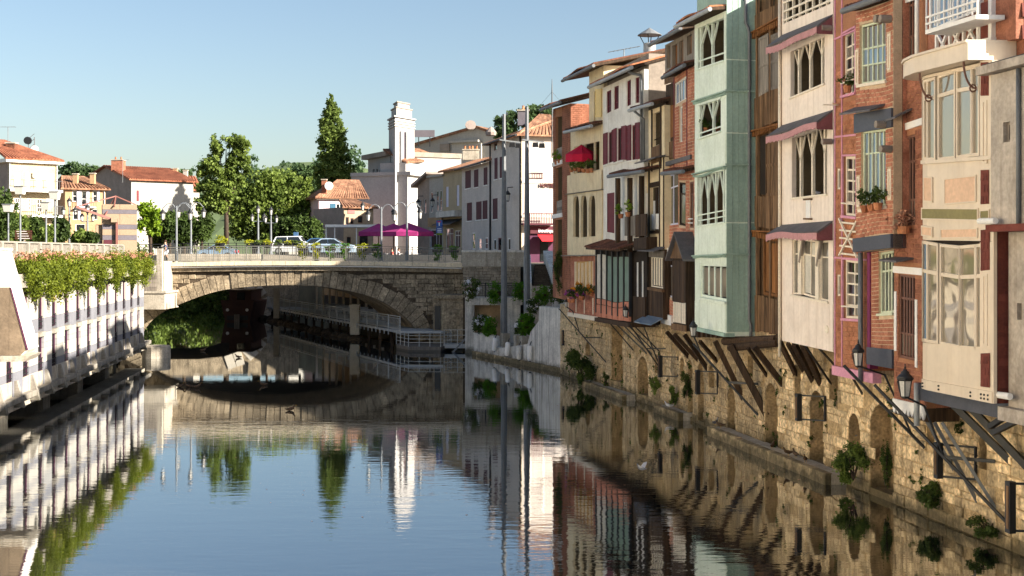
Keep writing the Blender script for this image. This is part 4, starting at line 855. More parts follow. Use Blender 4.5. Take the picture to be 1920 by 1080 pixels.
# ================================================================ white house with dark red shutters
u0,u1=FB.u(1131),FB.u(1208); uc=FB.u(1170); zb=FB.z(470,uc); zt=FB.z(146,uc)
t=thing('white_shuttered_house','white rendered house with dark red shutters and a dark timber veranda below','house',FB.w(uc,-.5,FB.z(598,uc)))
tops=[rb(1137,168,1146,209),rb(1151,160,1160,205),rb(1175,152,1183,200),rb(1191,148,1199,196)]
mids=[rb(1140,246,1148,306),rb(1157,242,1166,304),rb(1184,236,1188+4,300)]; lows=[rb(1139,363,1152,438),rb(1157,364,1162,436)]
body(FB,t,u0,u1,-.22,-9,zb+.01,zt+.7,stucco_g); wallp(FB,t,u0,u1,zb,zt,tops+mids+lows,.0,.2,stucco)  # side of the white house toned grey for its shade
for R in tops: win(FB,t,R,-.05,1,1,rust,M('maroon_panel',(86,34,44),.7,.1,2.,.05) if 'maroon_panel' not in MATS else MATS['maroon_panel'],.05,.04,tr=(.3,))
for R in mids:
    win(FB,t,R,-.06,1,1,rust,dark_in,.05,.04,one=True); w_=(R[1]-R[0])*.95
    shutter(FB,t,(R[0]-w_-.02,R[0]-.02,R[2],R[3]+.05),.01,rust,5); 
    if R is not mids[0]: shutter(FB,t,(R[1]+.02,R[1]+w_+.02,R[2],R[3]+.05),.01,rust,5)
    MB(FB).box(R[0]-w_,R[1]+w_*.5,.0,.06,R[2]-.08,R[2]-.003).build('sill',stucco,t)
for R in lows: shutter(FB,t,(R[0],R[1],R[2],R[3]),-.02,rust,6)
FSW=Fr(FB.w(u1,0,0)[:2],(-FB.n.x,-FB.n.y),(FB.d.x,FB.d.y))
eave(FB,t,u0-.35,u1+.1,zt+.02,.55,5,1.6,mat=tile_r,gm=zinc_l)
MB(FB).prism([(u0+.3,zt),(u1,zt),(u1,zt+1.2),(u0+.3,zt+1.2)],-5.1,-8).build('rear_wall',beige,t); eave(FB,t,u0-.9,u1+.6,zt+1.15,.4,3,.6,mat=tile_r,v=-4.8)
pipe(FB,t,[(u1-.9,.6,zt+.05),(u1-.7,.35,zt-.15),(u1-.25,.1,zt-.25),(u1-.12,.1,zt-.5),(u1-.12,.1,FB.z(300,u1))],.065,zinc)
ch=thing('chimney','round metal chimney with a cone cap on the white house','chimney',FB.w(u1-1.2,-2.6,zt+.7)); cc=(FB.u(1218,-2.6),-2.6)
zc=FB.z(118,cc[0],-2.6); 
MB(FB).lathe(cc,[(.38,zc-.6),(.38,zc),(.33,zc+.05),(.31,zc+.9),(.33,zc+.95)],14).build('flue',zinc_l,ch,True); MB(FB).lathe(cc,[(.62,zc+1.35),(.6,zc+1.38),(.05,zc+1.72),(.01,zc+1.75)],14).build('cap',zinc,ch)
for i in range(4): a=i*1.57+.5; MB(FB).bar((cc[0]+.28*math.cos(a),cc[1]+.28*math.sin(a),zc+.93),(cc[0]+.5*math.cos(a),cc[1]+.5*math.sin(a),zc+1.36),.04).build('cap_leg',iron,ch)
def antenna(x,y,z,h,w,label,els=7,tilt=.12,ang=0.):
    t=thing('tv_antenna',label,'antenna',(x,y,z)); MB().tube([(x,y,z-.3),(x,y,z+h)],.03,6).build('mast',zinc,t)
    ca,sa=math.cos(ang),math.sin(ang)
    MB().tube([(x-w/2*ca,y-w/2*sa,z+h-w*tilt/2),(x+w/2*ca,y+w/2*sa,z+h+w*tilt/2)],.022,5).build('boom',zinc,t)
    for i in range(els):
        q=-.5+(i+.5)/els; e=.16+.12*(i%3); MB().tube([(x+w*q*ca+e*sa,y+w*q*sa-e*ca,z+h+w*tilt*q),(x+w*q*ca-e*sa,y+w*q*sa+e*ca,z+h+w*tilt*q)],.012,4).build('element',zinc,t)
    return t
p=FB.w(FB.u(1170,-5),-5,0); zz1=FB.z(92,FB.u(1170,-5),-5); antenna(p[0],p[1],zt+1.0,zz1-zt-1.0,1.9,'long thin TV antenna on the white shuttered house',8,.18)
# loggia with dark timber, plant baskets
V3=.1; a,b=FB.u(1166,V3),FB.u(1214,V3); zc0=FB.z(400,FB.u(1195)); zc1=FB.z(336,FB.u(1195)); 
bo=thing('timber_balcony_bay','dark timber loggia bay with a balcony on the white shuttered house','balcony',FB.w((a+b)/2,.3,FB.z(470,FB.u(1190))))
zf=FB.z(406,FB.u(1190)); 
MB(FB).box(a,b,-.2,-.12,zf-.1,zc1+.3).build('back_wall',beige,bo)
for px in (1168,1191,1213): u=FB.u(px,V3); MB(FB).box(u-.1,u+.1,.25,.45,FB.z(470,u),zc1+.1).build('post',timber,bo)
planks(FB,bo,FB.u(1192,.45),FB.u(1213,.45),FB.z(446,FB.u(1203)),FB.z(404,FB.u(1203)),.42,.05,.17,timber)
MB(FB).box(FB.u(1190,.45),FB.u(1214,.45),-.1,.5,FB.z(470,FB.u(1203)),FB.z(447,FB.u(1203))).build('balcony_floor',timber,bo)
planks(FB,bo,FB.u(1169,.4),FB.u(1189,.4),FB.z(440,FB.u(1180)),FB.z(404,FB.u(1180)),.3,.05,.22,timber_g)
R=FB.rc(1172,348,1186,402,v=-.1); shutter(FB,bo,R,-.12,white_p,0,name='door'); R=FB.rc(1204,362,1214,408,v=-.1); shutter(FB,bo,R,-.12,white_p,0,name='door')
r=eave(FB,bo,FB.u(1150,.5),FB.u(1215,.5),zc1+.15,.6,.7,.35,mat=tile_d,v=.05)
# canopy and glazed veranda below
VV=.35; rv=lambda *a: FB.rc(*a,v=VV); a,b=FB.u(1117,VV),FB.u(1180,VV); z1=FB.z(470,FB.u(1148)); z0=FB.z(561,FB.u(1148)); zbb=FB.z(598,FB.u(1148))
ve=thing('glazed_veranda','dark iron glazed veranda with pale green blinds under a small tiled roof','veranda',FB.w((a+b)/2,0,zbb))
MB(FB).box(a,b,-.9,VV-.1,zbb+.01,z1).build('veranda_body',dark_in,ve)
n=6; bl=M('green_blind',(120,140,128),.8,.1,2.,.1,streak=.3,stain=(150,160,150))
for i in range(n):
    c=a+(b-a)*i/n; d=a+(b-a)*(i+1)/n; MB(FB).box(c+.06,d-.03,VV-.09,VV-.05,z0,z1-.25).build('pane',curtain if i<2 else bl,ve); MB(FB).box(c-.04,c+.05,VV-.1,VV+.02,z0-.7,z1).build('iron_mullion',iron,ve)
MB(FB).box(b-.05,b+.04,VV-.1,VV+.02,z0-.7,z1).build('iron_mullion',iron,ve)
pk=M('pink_brick_panel',(200,132,106),.9,.15,2.,.2,fine=.12)
for i in range(n):
    c=a+(b-a)*i/n; d=a+(b-a)*(i+1)/n; MB(FB).box(c+.05,d-.04,VV-.1,VV-.02,zbb+.05,z0-.3).build('panel',pk,ve); MB(FB).box(c+.05,d-.04,VV-.1,VV-.03,z0-.27,z0-.03).build('panel',pk,ve)
MB(FB).box(a-.05,b+.05,-.9,VV+.05,zbb-.2,zbb).build('floor_beam',timber,ve)
r=eave(FB,ve,FB.u(1100,1.),FB.u(1184,.5),z1-.02,.7,1.1,.55,mat=tile_d,v=VV,gut=False)
a2,b2=FB.u(1180.5,VV),FB.u(1204,VV); planks(FB,ve,a2+.05,b2,zbb,FB.z(556,FB.u(1190)),VV-.2,.06,.2,timber); planks(FB,ve,a2+.05,b2,FB.z(556,FB.u(1190))+.05,z1,VV-.32,.05,.35,timber,gap=.12); MB(FB).box(a2,b2,-.5,VV-.22,zbb,z1).build('timber_wall',dark_in,ve)
for q in (.3,.7): MB(FB).box(a2+(b2-a2)*q,a2+(b2-a2)*q+.07,VV-.25,VV-.17,FB.z(556,FB.u(1190)),z1-.5).build('white_bar',white_p,ve)
# ================================================================ beige loggia house with red parasol
u0,u1=FB.u(1066),FB.u(1131); uc=FB.u(1098); zb=FB.z(590,uc); zt=FB.z(152,uc)
t=thing('beige_loggia_house','beige timber-fronted house with arched loggia and a flowery balcony','house',FB.w(uc,-.5,zb))
zA=FB.z(250,uc); zB=FB.z(362,uc); zC=FB.z(480,uc)
lo1=rb(1076,270,1124,322); lo2=rb(1075,362,1120,443); w3=rb(1078,490,1112,540)
us=FB.u(1104)
body(FB,t,u0,u1,-1.22,-9,zb+.01,FB.z(235,uc),beige); body(FB,t,us,u1,-.02,-9,FB.z(250,uc),zt+.4,beige,'upper_wall')
wallp(FB,t,u0,u1,zB+.02,FB.z(235,uc),[lo1],.0,1.2,beige)
# three-bay arched opening
w_=lo2[1]-lo2[0]; loops=[arch_loop(lo2[0]+w_*(i+.1)/3,lo2[0]+w_*(i+.9)/3,lo2[2],lo2[3]) for i in range(3)]
wallp(FB,t,u0,u1,zC,zB-.02,loops,.06,1.2,beige); wallp(FB,t,u0,u1,zb,zC-.02,[w3],.0,1.2,brick_r)
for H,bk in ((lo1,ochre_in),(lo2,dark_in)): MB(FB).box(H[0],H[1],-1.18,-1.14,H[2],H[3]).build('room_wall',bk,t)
MB(FB).box(w3[0],w3[1],-.12,-.08,w3[2],w3[3]).build('blind',M('straw_blind',(206,168,110),.9,.12,2.,.2),t)
for i in range(6): MB(FB).box(w3[0]+(w3[1]-w3[0])*i/5-.025,w3[0]+(w3[1]-w3[0])*i/5+.025,-.08,.02,w3[2],w3[3]).build('window_bar',cream_t,t)
for (za,zb_) in ((zB+.05,lo1[2]-.05),(zC+.05,lo2[2]-.05)): planks(FB,t,u0+.03,u1-.03,za,zb_,.06,.02,.75,beige,'panel')
MB(FB).box(u0-.1,u1+.05,.0,.16,zB-.02,zB+.03).build('ledge',timber_g,t); MB(FB).box(u0-.15,u1,.0,.4,zC-.05,zC).build('ledge',timber_g,t)
for i in range(3): MB(FB).bar((lo1[0]+w_*(i+.2)/2.6,-.05,lo1[2]),(lo1[0]+w_*(i+.2)/2.6,-.05,lo1[3]),.1).build('post',beige,t)
R=(u0+.05,u1-.1,FB.z(588,uc),FB.z(560,uc)); bricks(FB,t,[R],[],.0,.26,.09,brick_r,80)
for i in range(5): c=R[0]+(R[1]-R[0])*i/4; MB(FB).box(c-.04,c+.04,.0,.05,R[2],R[3]).build('post',cream_t,t)
MB(FB).box(u0,u1,-.3,.06,zb-.22,zb-.003).build('base_moulding',cream_t,t)
R=rb(1109,172,1128,220); shutter(FB,t,(R[0],R[0]+(R[1]-R[0])*.35,R[2]-.2,R[3]),.02,beige,0); shutter(FB,t,(R[0]+(R[1]-R[0])*.42,R[1],R[2],R[3]+.1),.0,M('yellow_shutter',(236,206,140),.7,.06,2.,.05),8)
eave(FB,t,FB.u(1078),u1-.1,FB.z(232,uc)-.35,.5,1.3,.4,mat=tile_d,gm=zinc_l)
eave(FB,t,FB.u(1078),u1+.6,zt+.25,.6,4,1.,mat=tile_d)
def flowers(fr,name,label,cat,spots,v,cols,pot,group=None,leafm=None):
    """pots of flowers along a ledge: spots are (u,z,size)"""
    pass
# ================================================================ corner brick house
u0,u1=FB.u(1037),FB.u(1066); uc=FB.u(1050); zb=FB.z(560,uc); zt=FB.z(200,uc)
t=thing('corner_brick_house','red brick corner house with stacked balconies between brick piers','house',FB.w(uc,-.5,zb))
p1,p2,p3,p4=FB.u(1037),FB.u(1042),FB.u(1054),FB.u(1067)
Rs=[FB.rc(1042,y0,1054,y1) for y0,y1 in ((218,300),(312,400),(412,520))]
body(FB,t,u0,u1+.4,-1.05,-8,zb+.01,zt,brick_d); wallp(FB,t,u0,u1+.4,zb,zt,Rs,.0,1.,mort_d)
bricks(FB,t,[(u0,p2,zb,zt),(p3,u1+.4,zb,zt)],[],.0,.3,.11,brick_d,120)
for i,R in enumerate(Rs):
    MB(FB).box(R[0],R[1],-.98,-.94,R[2],R[3]).build('room_wall',stucco_g,t); shutter(FB,t,(R[0]+.3,R[0]+.95,R[2],R[2]+2.0),-.92,white_p,0,name='door')
    if i<2: MB(FB).box(u0-.05,p3+.1,.0,.06,R[2]-.25,R[2]-.02).build('white_band',white_p,t); planks(FB,t,R[0],R[1],R[2],R[2]+.75,-.1,.05,.2,timber_g,up=False)
FSC=Fr(FB.w(u1+.4,0,0)[:2],(-FB.n.x,-FB.n.y),(FB.d.x,FB.d.y)); bricks(FSC,t,[(0,3.2,FB.z(300,u1),zt)],[],.002,.3,.11,brick_d,150)
eave(FB,t,u0-.6,u1+.4,zt,.5,4,1.2,mat=tile_d)
# ---------------------------------------------------------------- timber struts under the overhanging floors
def strut(x0,y0,x1,y1,w,mat,label,group,v0=-.1,v1=VQ+.02,fr=None,name='timber_strut',cat='strut'):
    fr=fr or FA; a=fr.u(x0,v0); b=fr.u(x1,v1); za=fr.z(y0,a,v0); zb=fr.z(y1,b,v1)
    t=MB(fr).bar((a,v0,za),(b,v1-.12,zb-.12*(za-zb)/max(.3,v0-v1)),w*.8,w*.95).build(name,mat); return tag(t,label,cat,group)
G1='timber struts under the houses'
for i,(a,b,c,d,w,lab) in enumerate([(1341,640,1391,742,.2,'heavy timber strut under the mint house, left of the pair of longest struts'),(1370,648,1432,765,.24,'longest and heaviest timber strut, below the right edge of the mint house'),(1414,650,1464,716,.2,'timber strut under the brown wooden house, ending just above an arched recess'),(1402,652,1435,702,.11,'thin timber strut beside the small square wall opening'),(1457,633,1487,696,.16,'timber strut at the left corner of the cream house'),(1477,645,1502,692,.13,'thin timber strut under the left part of the cream house'),(1489,645,1520,708,.19,'thick timber strut under the middle of the cream house'),(1505,645,1534,714,.19,'timber strut under the middle of the cream house, right of the thick one'),(1250,622,1290,668,.17,'timber strut under the oriel of the timber-topped house'),(1264,626,1308,674,.17,'second timber strut under the timber-topped house'),(1284,628,1325,690,.17,'third timber strut under the timber-topped house'),(1312,640,1342,676,.14,'short timber strut under the left corner of the mint house')]):
    strut(a,b,c,d,w,timber,lab,G1)
for (a,b,c,d,lab) in ((1358,640,1456,634,'log beam lying under the mint and wooden houses'),(1369,652,1459,642,'lower log beam lying under the wooden house')):
    ua,ub=FA.u(a,-.25),FA.u(c,-.95); o=MB(FA).tube([(ua,-.25,FA.z(b,ua,-.25)),(ub,-.95,FA.z(d,ub,-.95))],.15,9).build('log_beam',timber); tag(o,lab,'beam','log beams')
m=0
for i in range(6): 
    u=FA.u(1312+9*i,-.3); z=FA.z(622,u,-.3); o=MB(FA).box(u-.1,u+.1,-1.1,.02,z-.22,z-.0).build('joist_end',timber); tag(o,'short log joist end under the mint house, number %s counted from its drainpipe side'%['six','five','four','three','two','one'][i],'joist','joist ends under the mint house')
G2='thin iron stays'
for i,(a,b,c,d) in enumerate([(1141,603,1189,658),(1154,606,1213,662),(1166,606,1222,663),(1174,606,1229,660),(1186,608,1236,658)]):
    strut(a,b,c,d,.06,iron,'thin iron stay under the glazed veranda, %s from the bridge end'%['first','second','third','fourth','fifth'][i],G2,v0=.1,fr=FB,name='iron_stay',cat='stay')
for (a,b,c,d,lab) in ((1511,650,1553,714,'thin iron stay under the right edge of the cream house'),(1584,684,1614,738,'short iron stay under the pink beam'),(1532,648,1568,690,'thin iron stay right of the cream house corner')): strut(a,b,c,d,.06,iron,lab,G2,name='iron_stay',cat='stay')
for i,(a,b,c,d,w,mt_,lab) in enumerate([(1775,746,1894,860,.17,iron,'thick black steel strut under the beige bay, nearer the brown brick house'),(1803,746,1935,880,.17,iron,'thick black steel strut under the right end of the beige bay'),(1700,722,1790,880,.09,zinc,'grey steel strut under the brown brick house'),(1752,792,1830,935,.09,zinc,'grey steel strut beside the drainpipe of the beige bay'),(1766,792,1868,950,.08,zinc,'slender grey steel strut crossing the long lamp arm')]):
    strut(a,b,c,d,w,mt_,lab,'steel struts under the bay',name='steel_strut')
for (a,b,c,d,lab) in ((1856,800,1895,775,'upper black steel cross brace under the grey building'),(1862,812,1905,790,'lower black steel cross brace under the grey building')):
    u=FA.u(a,-.4); u2=FA.u(c,-.4); tag(MB(FA).bar((u,-.4,FA.z(b,u,-.4)),(u2,-.4,FA.z(d,u2,-.4)),.12).build('cross_brace_bar',iron),lab,'brace','steel cross braces')
# ---------------------------------------------------------------- hinged frames carrying a strip light, fixed to the quay wall
milk=M('milk_glass',(200,196,188),.35,.03,2.,0)
for i,(fr,x0,y0,x1,y1,lab) in enumerate([(FC,1056,620,1080,646,'small black light frame on the streaky concrete wall'),(FB,1237,668,1273,705,'black light frame on the quay wall below the half-timbered house'),(FA,1307,695,1347,737,'black light frame on the quay wall below the timber struts of the mint house'),(FA,1496,740,1549,786,'black light frame on the quay wall below the cream house'),(FA,1758,832,1832,893,'black light frame on the quay wall below the beige bay'),(FA,1893,905,1960,995,'black light frame cut by the right edge of the picture')]):
    vv=0 if fr is FC else VQ; vo=vv+.75
    a=fr.u(x0,vo); b=fr.u(x1,vv+.02); z1=fr.z(y0,a,vo); z0=fr.z(y1,a,vo)
    t=thing('wall_light_frame',lab,'light frame',fr.w(b,vv,z0),'light frames on the quay wall')
    MB(fr).box(a-.1,a+.1,vo-.1,vo+.06,z0-.05,z1+.03).build('light_box',iron,t); MB(fr).box(a-.03,a+.06,vo+.06,vo+.075,z0+.05,z1-.07).build('diffuser',timber_b,t)
    for z in (z0,z1-.02): MB(fr).bar((a,vo-.05,z),(b,vv+.01,z),.05).build('arm',iron,t)
    MB(fr).bar((b,vv+.06,z0),(b,vv+.06,z1),.06).build('hinge_post',iron,t)
# ---------------------------------------------------------------- lanterns on long iron arms
def lantern(root,c,z0,h,fr=WF,n=6,post_len=0.):
    """six-sided street lantern hanging at c=(u,v): glass, frame ribs, roof, finial; z0 is the bottom of the glass"""
    r1=h*.2; r0=h*.13; zt=z0+h*.5
    MB(fr).lathe(c,[(r0,z0),(r1,zt)],n).build('lantern_glass',milk,root)
    m=MB(fr)
    for k in range(n):
        a=2*math.pi*(k+.5)/n; m.bar((c[0]+r0*1.03*math.cos(a),c[1]+r0*1.03*math.sin(a),z0),(c[0]+r1*1.03*math.cos(a),c[1]+r1*1.03*math.sin(a),zt),h*.022)
    m.lathe(c,[(r0*.5,z0-h*.06),(r0*1.08,z0-h*.01),(r0*1.08,z0+h*.015)],n); m.lathe(c,[(r1*1.1,zt-h*.02),(r1*1.3,zt+h*.02),(r1*1.25,zt+h*.05)],n)
    m.build('lantern_frame',iron,root)
    MB(fr).lathe(c,[(r1*1.25,zt+h*.05),(r1*.95,zt+h*.14),(r1*.6,zt+h*.2),(r1*.62,zt+h*.25),(r1*.3,zt+h*.29),(r1*.3,zt+h*.33)],12).build('lantern_roof',iron,root,True)
    MB(fr).lathe(c,[(h*.015,zt+h*.33),(h*.035,zt+h*.38),(h*.012,zt+h*.43),(h*.025,zt+h*.46),(.002,zt+h*.5)],8).build('finial',iron,root)
for i,(fr,x,y0,y1,ax0,ay0,ax1,ay1,lab) in enumerate([(FB,1062,557,577,1048,578,1137,680,'small lantern over the water beside the flower balcony'),(FB,1173,572,598,1180,608,1237,690,'lantern over the water in front of the veranda'),(FA,1300,598,634,1300,645,1421,778,'lantern over the water at the left foot of the mint house'),(FA,1609,640,693,1582,686,1734,840,'black and white lantern below the pink-trimmed brick house'),(FA,1697,680,752,1640,722,1886,978,'largest lantern, in front of the brown brick house')]):
    vo=.75 if fr is FA else .45; u=fr.u(x,vo); z0=fr.z(y1-7*(y1-y0)/60,u,vo); z1=fr.z(y0,u,vo); h=(z1-z0)
    t=thing('street_lantern',lab,'lantern',fr.w(u,vo,z0),'lanterns over the water')
    lantern(t,(u,vo),z0,h*1.02,fr)
    a=fr.u(ax0,vo*.9); b=fr.u(ax1,VQ+.04); za=fr.z(ay0,a,vo*.9); zb=fr.z(ay1,b,VQ)
    MB(fr).tube([(a,vo*.9,za),(b,VQ+.04,zb)],.045 if fr is FA else .03,8).build('long_arm',iron,t)
    # stem from the lantern down to the arm
    k=min(1,max(0,(u-a)/(b-a+1e-6))) ; zk=za+(zb-za)*k; vk=vo*.9+(VQ-vo*.9)*k
    MB(fr).tube([(u,vo,z0),(u,(vo+vk)/2,z0-.25),(a+(b-a)*k,vk,zk)],.03,6).build('stem',iron,t)
    if fr is FA: MB(fr).tube([(u+.3*h*.0,vo,z0+h*.5),(u-.25*h,vo+.1,z0+h*.45),(u-.2*h,vo+.05,z0+h*.1),(u,vo,z0-.05)],.018,6).build('scroll',iron,t)
    km=.55; bx=MB(fr).bar((a+(b-a)*km,vo*.9+(VQ-vo*.9)*km,za+(zb-za)*km),(a+(b-a)*km+1.0*(1 if fr is FA else .7),VQ+.02,za+(zb-za)*km+.03),.08 if fr is FA else .05); bx.build('brace_bar',iron,t)
# ---------------------------------------------------------------- stone arch bridge
stone_b=damp(M('bridge_stone',(156,140,116),.92,.34,1.1,.9,bscale=8,streak=.6,stain=(70,58,46),fine=.3,rnd=.26))
stone_c=M('bridge_core',(84,72,58),.95,.3,1.2,.8,bscale=9,streak=.4,stain=(70,58,44),fine=.25)
coping=M('coping_stone',(226,208,178),.88,.14,1.3,.3,streak=.3,stain=(150,126,96),fine=.12)
YB=97.5; FBr=facing(0,YB,0,-1); br=thing('stone_bridge','old single-arch stone bridge with a long flat arch of large wedge stones','bridge',(-17,YB+4,0))
bx=lambda px: gx(px,YB); bz=lambda py: gz(py,YB)
AP=[(262,641),(268,624),(283,603),(308,584),(356,563),(404,547),(453,539),(501,535.5),(530,534.5),(561,535),(608,538),(673,549.5),(714,564),(753,589),(777,614),(788,641)]
# smooth the arch line
def resample(P,n):
    d=[0]
    for a,b in zip(P,P[1:]): d.append(d[-1]+math.hypot(b[0]-a[0],b[1]-a[1]))
    out=[]
    for i in range(n):
        t=d[-1]*i/(n-1); k=max(j for j in range(len(d)-1) if d[j]<=t+1e-9); f=(t-d[k])/(d[k+1]-d[k]); p0=P[max(k-1,0)]; p1=P[k]; p2=P[k+1]; p3=P[min(k+2,len(P)-1)]
        out.append(tuple(.5*((2*p1[q])+(-p0[q]+p2[q])*f+(2*p0[q]-5*p1[q]+4*p2[q]-p3[q])*f*f+(-p0[q]+3*p1[q]-3*p2[q]+p3[q])*f**3) for q in (0,1)))
    return out
A=resample([(bx(a),bz(b)) for a,b in AP],47)
XL,XR=bx(225),bx(870); WB=9.; SK=-.34
def camber(x): c=(x-bx(560))/(bx(870)-bx(560)); return bz(500)-.17*c*c
top=[(XR+(XL-XR)*i/12,camber(XR+(XL-XR)*i/12)) for i in range(13)]
outer=[(XL,-1)]+[(A[0][0],-1)]+A+[(A[-1][0],-1)]+[(XR,-1)]+top
m=MB(); tri=tessellate_polygon([[Vector((a,c,0)) for a,c in outer]])
for (yy,sh) in ((YB,0),(YB+WB,SK*WB)):
    b=len(m.v); m.v+=[(a+sh,yy,c) for a,c in outer]; m.f+=[tuple(b+i for i in q) for q in tri]
n=len(outer)
for i in range(n): j=(i+1)%n; m.f.append((i,j,n+j,n+i))
m.build('bridge_core',stone_c,br)
# wedge stones of the arch, face and soffit
NV=46
for i in range(NV):
    (a0,c0),(a1,c1)=A[i],A[i+1]; tx,tz=a1-a0,c1-c0; L=math.hypot(tx,tz); nx,nz=-tz/L,tx/L
    th=1.12+random.uniform(-.1,.18); g=.045
    e0=(a0+tx*g,c0+tz*g); e1=(a1-tx*g,c1-tz*g)
    def nrm(k):
        p=A[max(k-1,0)]; q=A[min(k+1,NV)]; l=math.hypot(q[0]-p[0],q[1]-p[1]); return (-(q[1]-p[1])/l,(q[0]-p[0])/l)
    n0,n1=nrm(i),nrm(i+1)
    q=[e0,e1,(e1[0]+n1[0]*th,e1[1]+n1[1]*th),(e0[0]+n0[0]*th,e0[1]+n0[1]*th)]
    if max(z for x,z in q)>camber(a0)-.12: 
        q=[(x,min(z,camber(a0)-.12)) for x,z in q]
    d=random.uniform(.03,.12); MB(FBr).prism(q,-.02,d).build('arch_stone',stone_b,br)
# soffit courses
for j in range(7):
    m=MB()
    for i in range(0,NV):
        (a0,c0),(a1,c1)=A[i],A[i+1]; y0=YB+.1+j*1.25; y1=y0+1.2; s0,s1=SK*(y0-YB),SK*(y1-YB); e=.03
        cx=(a0+a1)/2-bx(530); 
        m.poly([(a0+s0,y0,c0-.025),(a1+s0,y0,c1-.025),(a1+s1,y1,c1-.025),(a0+s1,y1,c0-.025)])
    m.build('soffit_course',stone_b,br)
# spandrel stones
def arch_top(x):
    for (a0,c0),(a1,c1) in zip(A,A[1:]):
        if a0<=x<=a1: return c0+(c1-c0)*(x-a0)/(a1-a0+1e-9)
    return -1
cnt=0; fld=MB(FBr); z=.2
while z<bz(509):
    h=random.choice((.26,.3,.36)); x=XL-random.random()*.4
    while x<XR:
        l=random.uniform(.4,.95); a,b=x+.015,min(x+l,XR)-.015; x+=l
        if b-a<.15: continue
        # keep clear of the ring
        at_=max(arch_top(a),arch_top(b)); 
        inside=A[0][0]-1.2<a and b<A[-1][0]+1.2
        if inside:
            mid=(a+b)/2; dmin=min(math.hypot(mid-p[0],(z+h/2)-p[1]) for p in A)
            if dmin<1.3 or z<at_: continue
        if z+h>camber(a)-.32: continue
        args=(a,b,-.01,random.uniform(.01,.07),z+.012,z+h-.012,.025,.03)
        if cnt<300: MB(FBr).block(*args).build('stone',stone_b,br); cnt+=1
        else: fld.block(*args)
    z+=h
if fld.f: tag(fld.build('rubble',stone_b,br),kind='stuff')
# deck, coping, pipe
m=MB(); 
for i in range(24):
    x0=bx(300)+(XR-bx(300))*i/24; x1=bx(300)+(XR-bx(300))*(i+1)/24
    z0,z1=camber(x0),camber(x1)
    q=MB(); q.hexa([(x0+.01,YB-.55,z0+.12),(x1-.01,YB-.55,z1+.12),(x1-.01,YB+.5,z1+.12),(x0+.01,YB+.5,z0+.12),(x0+.01,YB-.55,z0+.43),(x1-.01,YB-.55,z1+.43),(x1-.01,YB+.5,z1+.43),(x0+.01,YB+.5,z0+.43)]).build('coping_stone',coping,br)
    m.hexa([(x0,YB-.25,z0-.3),(x1,YB-.25,z1-.3),(x1,YB+.4,z1-.3),(x0,YB+.4,z0-.3),(x0,YB-.25,z0+.115),(x1,YB-.25,z1+.115),(x1,YB+.4,z1+.115),(x0,YB+.4,z0+.115)])
m.build('cornice',stone_b,br)
MB().tube([(bx(306)+(bx(866)-bx(306))*i/10,YB-.42,camber(bx(306)+(bx(866)-bx(306))*i/10)+.04) for i in range(11)],.055,8).build('service_pipe',white_p,br)
zd=camber(bx(560))+.42
def deck_sheet(name,y0,y1,dz,mat,z0=None):
    q=MB(); xs=[bx(225)+(bx(880)-bx(225))*i/16 for i in range(17)]
    for a,b in zip(xs,xs[1:]): q.poly([(a+SK*(y0-YB),y0,camber(min(a,XR))+.41+dz),(b+SK*(y0-YB),y0,camber(min(b,XR))+.41+dz),(b+SK*(y1-YB),y1,camber(min(b,XR))+.41+dz),(a+SK*(y1-YB),y1,camber(min(a,XR))+.41+dz)])
    return tag(q.build(name,mat),kind='structure')
deck_sheet('pavement',YB+.5,YB+2.2,.0,paving); deck_sheet('road',YB+2.2,YB+7.2,-.12,asphalt); deck_sheet('far_pavement',YB+7.2,YB+9.2,.0,paving)
# railings
rail_m=metal('painted_steel',(118,116,108),.5)
def railing(name,label,P,h,npost,bars,mat,group=None,top=.05,z_low=.12):
    """steel railing along the points P"""
    t=thing(name,label,'railing',P[0],group); R=resample3(P,npost)
    for p in R: MB().bar(p,(p[0],p[1],p[2]+h+.04),.07).build('post',mat,t)
    for a,b in zip(R,R[1:]):
        m=MB(); m.bar((a[0],a[1],a[2]+h),(b[0],b[1],b[2]+h),top*1.4,top); m.bar((a[0],a[1],a[2]+z_low),(b[0],b[1],b[2]+z_low),top,top*.8); m.bar((a[0],a[1],a[2]+h*.86),(b[0],b[1],b[2]+h*.86),top*.8,top*.7)
        m.build('rail',mat,t); m=MB()
        for i in range(1,bars): f=i/bars; q=[a[k]+(b[k]-a[k])*f for k in range(3)]; m.bar((q[0],q[1],q[2]+z_low),(q[0],q[1],q[2]+h*.86),.026)
        m.build('bar_panel',mat,t)
    return t
def resample3(P,n):
    d=[0]
    for a,b in zip(P,P[1:]): d.append(d[-1]+math.dist(a,b))
    out=[]
    for i in range(n):
        s=d[-1]*i/(n-1); k=max(j for j in range(len(d)-1) if d[j]<=s+1e-9); f=(s-d[k])/(d[k+1]-d[k]); out.append(tuple(P[k][q]+(P[k+1][q]-P[k][q])*f for q in range(3)))
    return out
xs=[bx(308)+(bx(866)-bx(308))*i/8 for i in range(9)]
railing('bridge_railing','grey steel bar railing along the near side of the bridge',[(x,YB-.15,camber(x)+.43) for x in xs],1.14,19,9,rail_m)
xs=[bx(270)+(bx(700)-bx(270))*i/6 for i in range(7)]
railing('bridge_railing','darker steel railing on the far side of the bridge behind the parked cars',[(x+SK*9,YB+9,camber(x)+.42) for x in xs],1.45,16,9,iron)
pw=thing('bridge_parapet','low brown plank parapet between pavement and road on the bridge','parapet',(bx(380),YB+2,6.2))
planks(facing(0,YB+2.35,0,-1),pw,bx(300),bx(478),camber(bx(400))+.42,camber(bx(400))+1.02,0,.08,.2,conc_d,up=False)
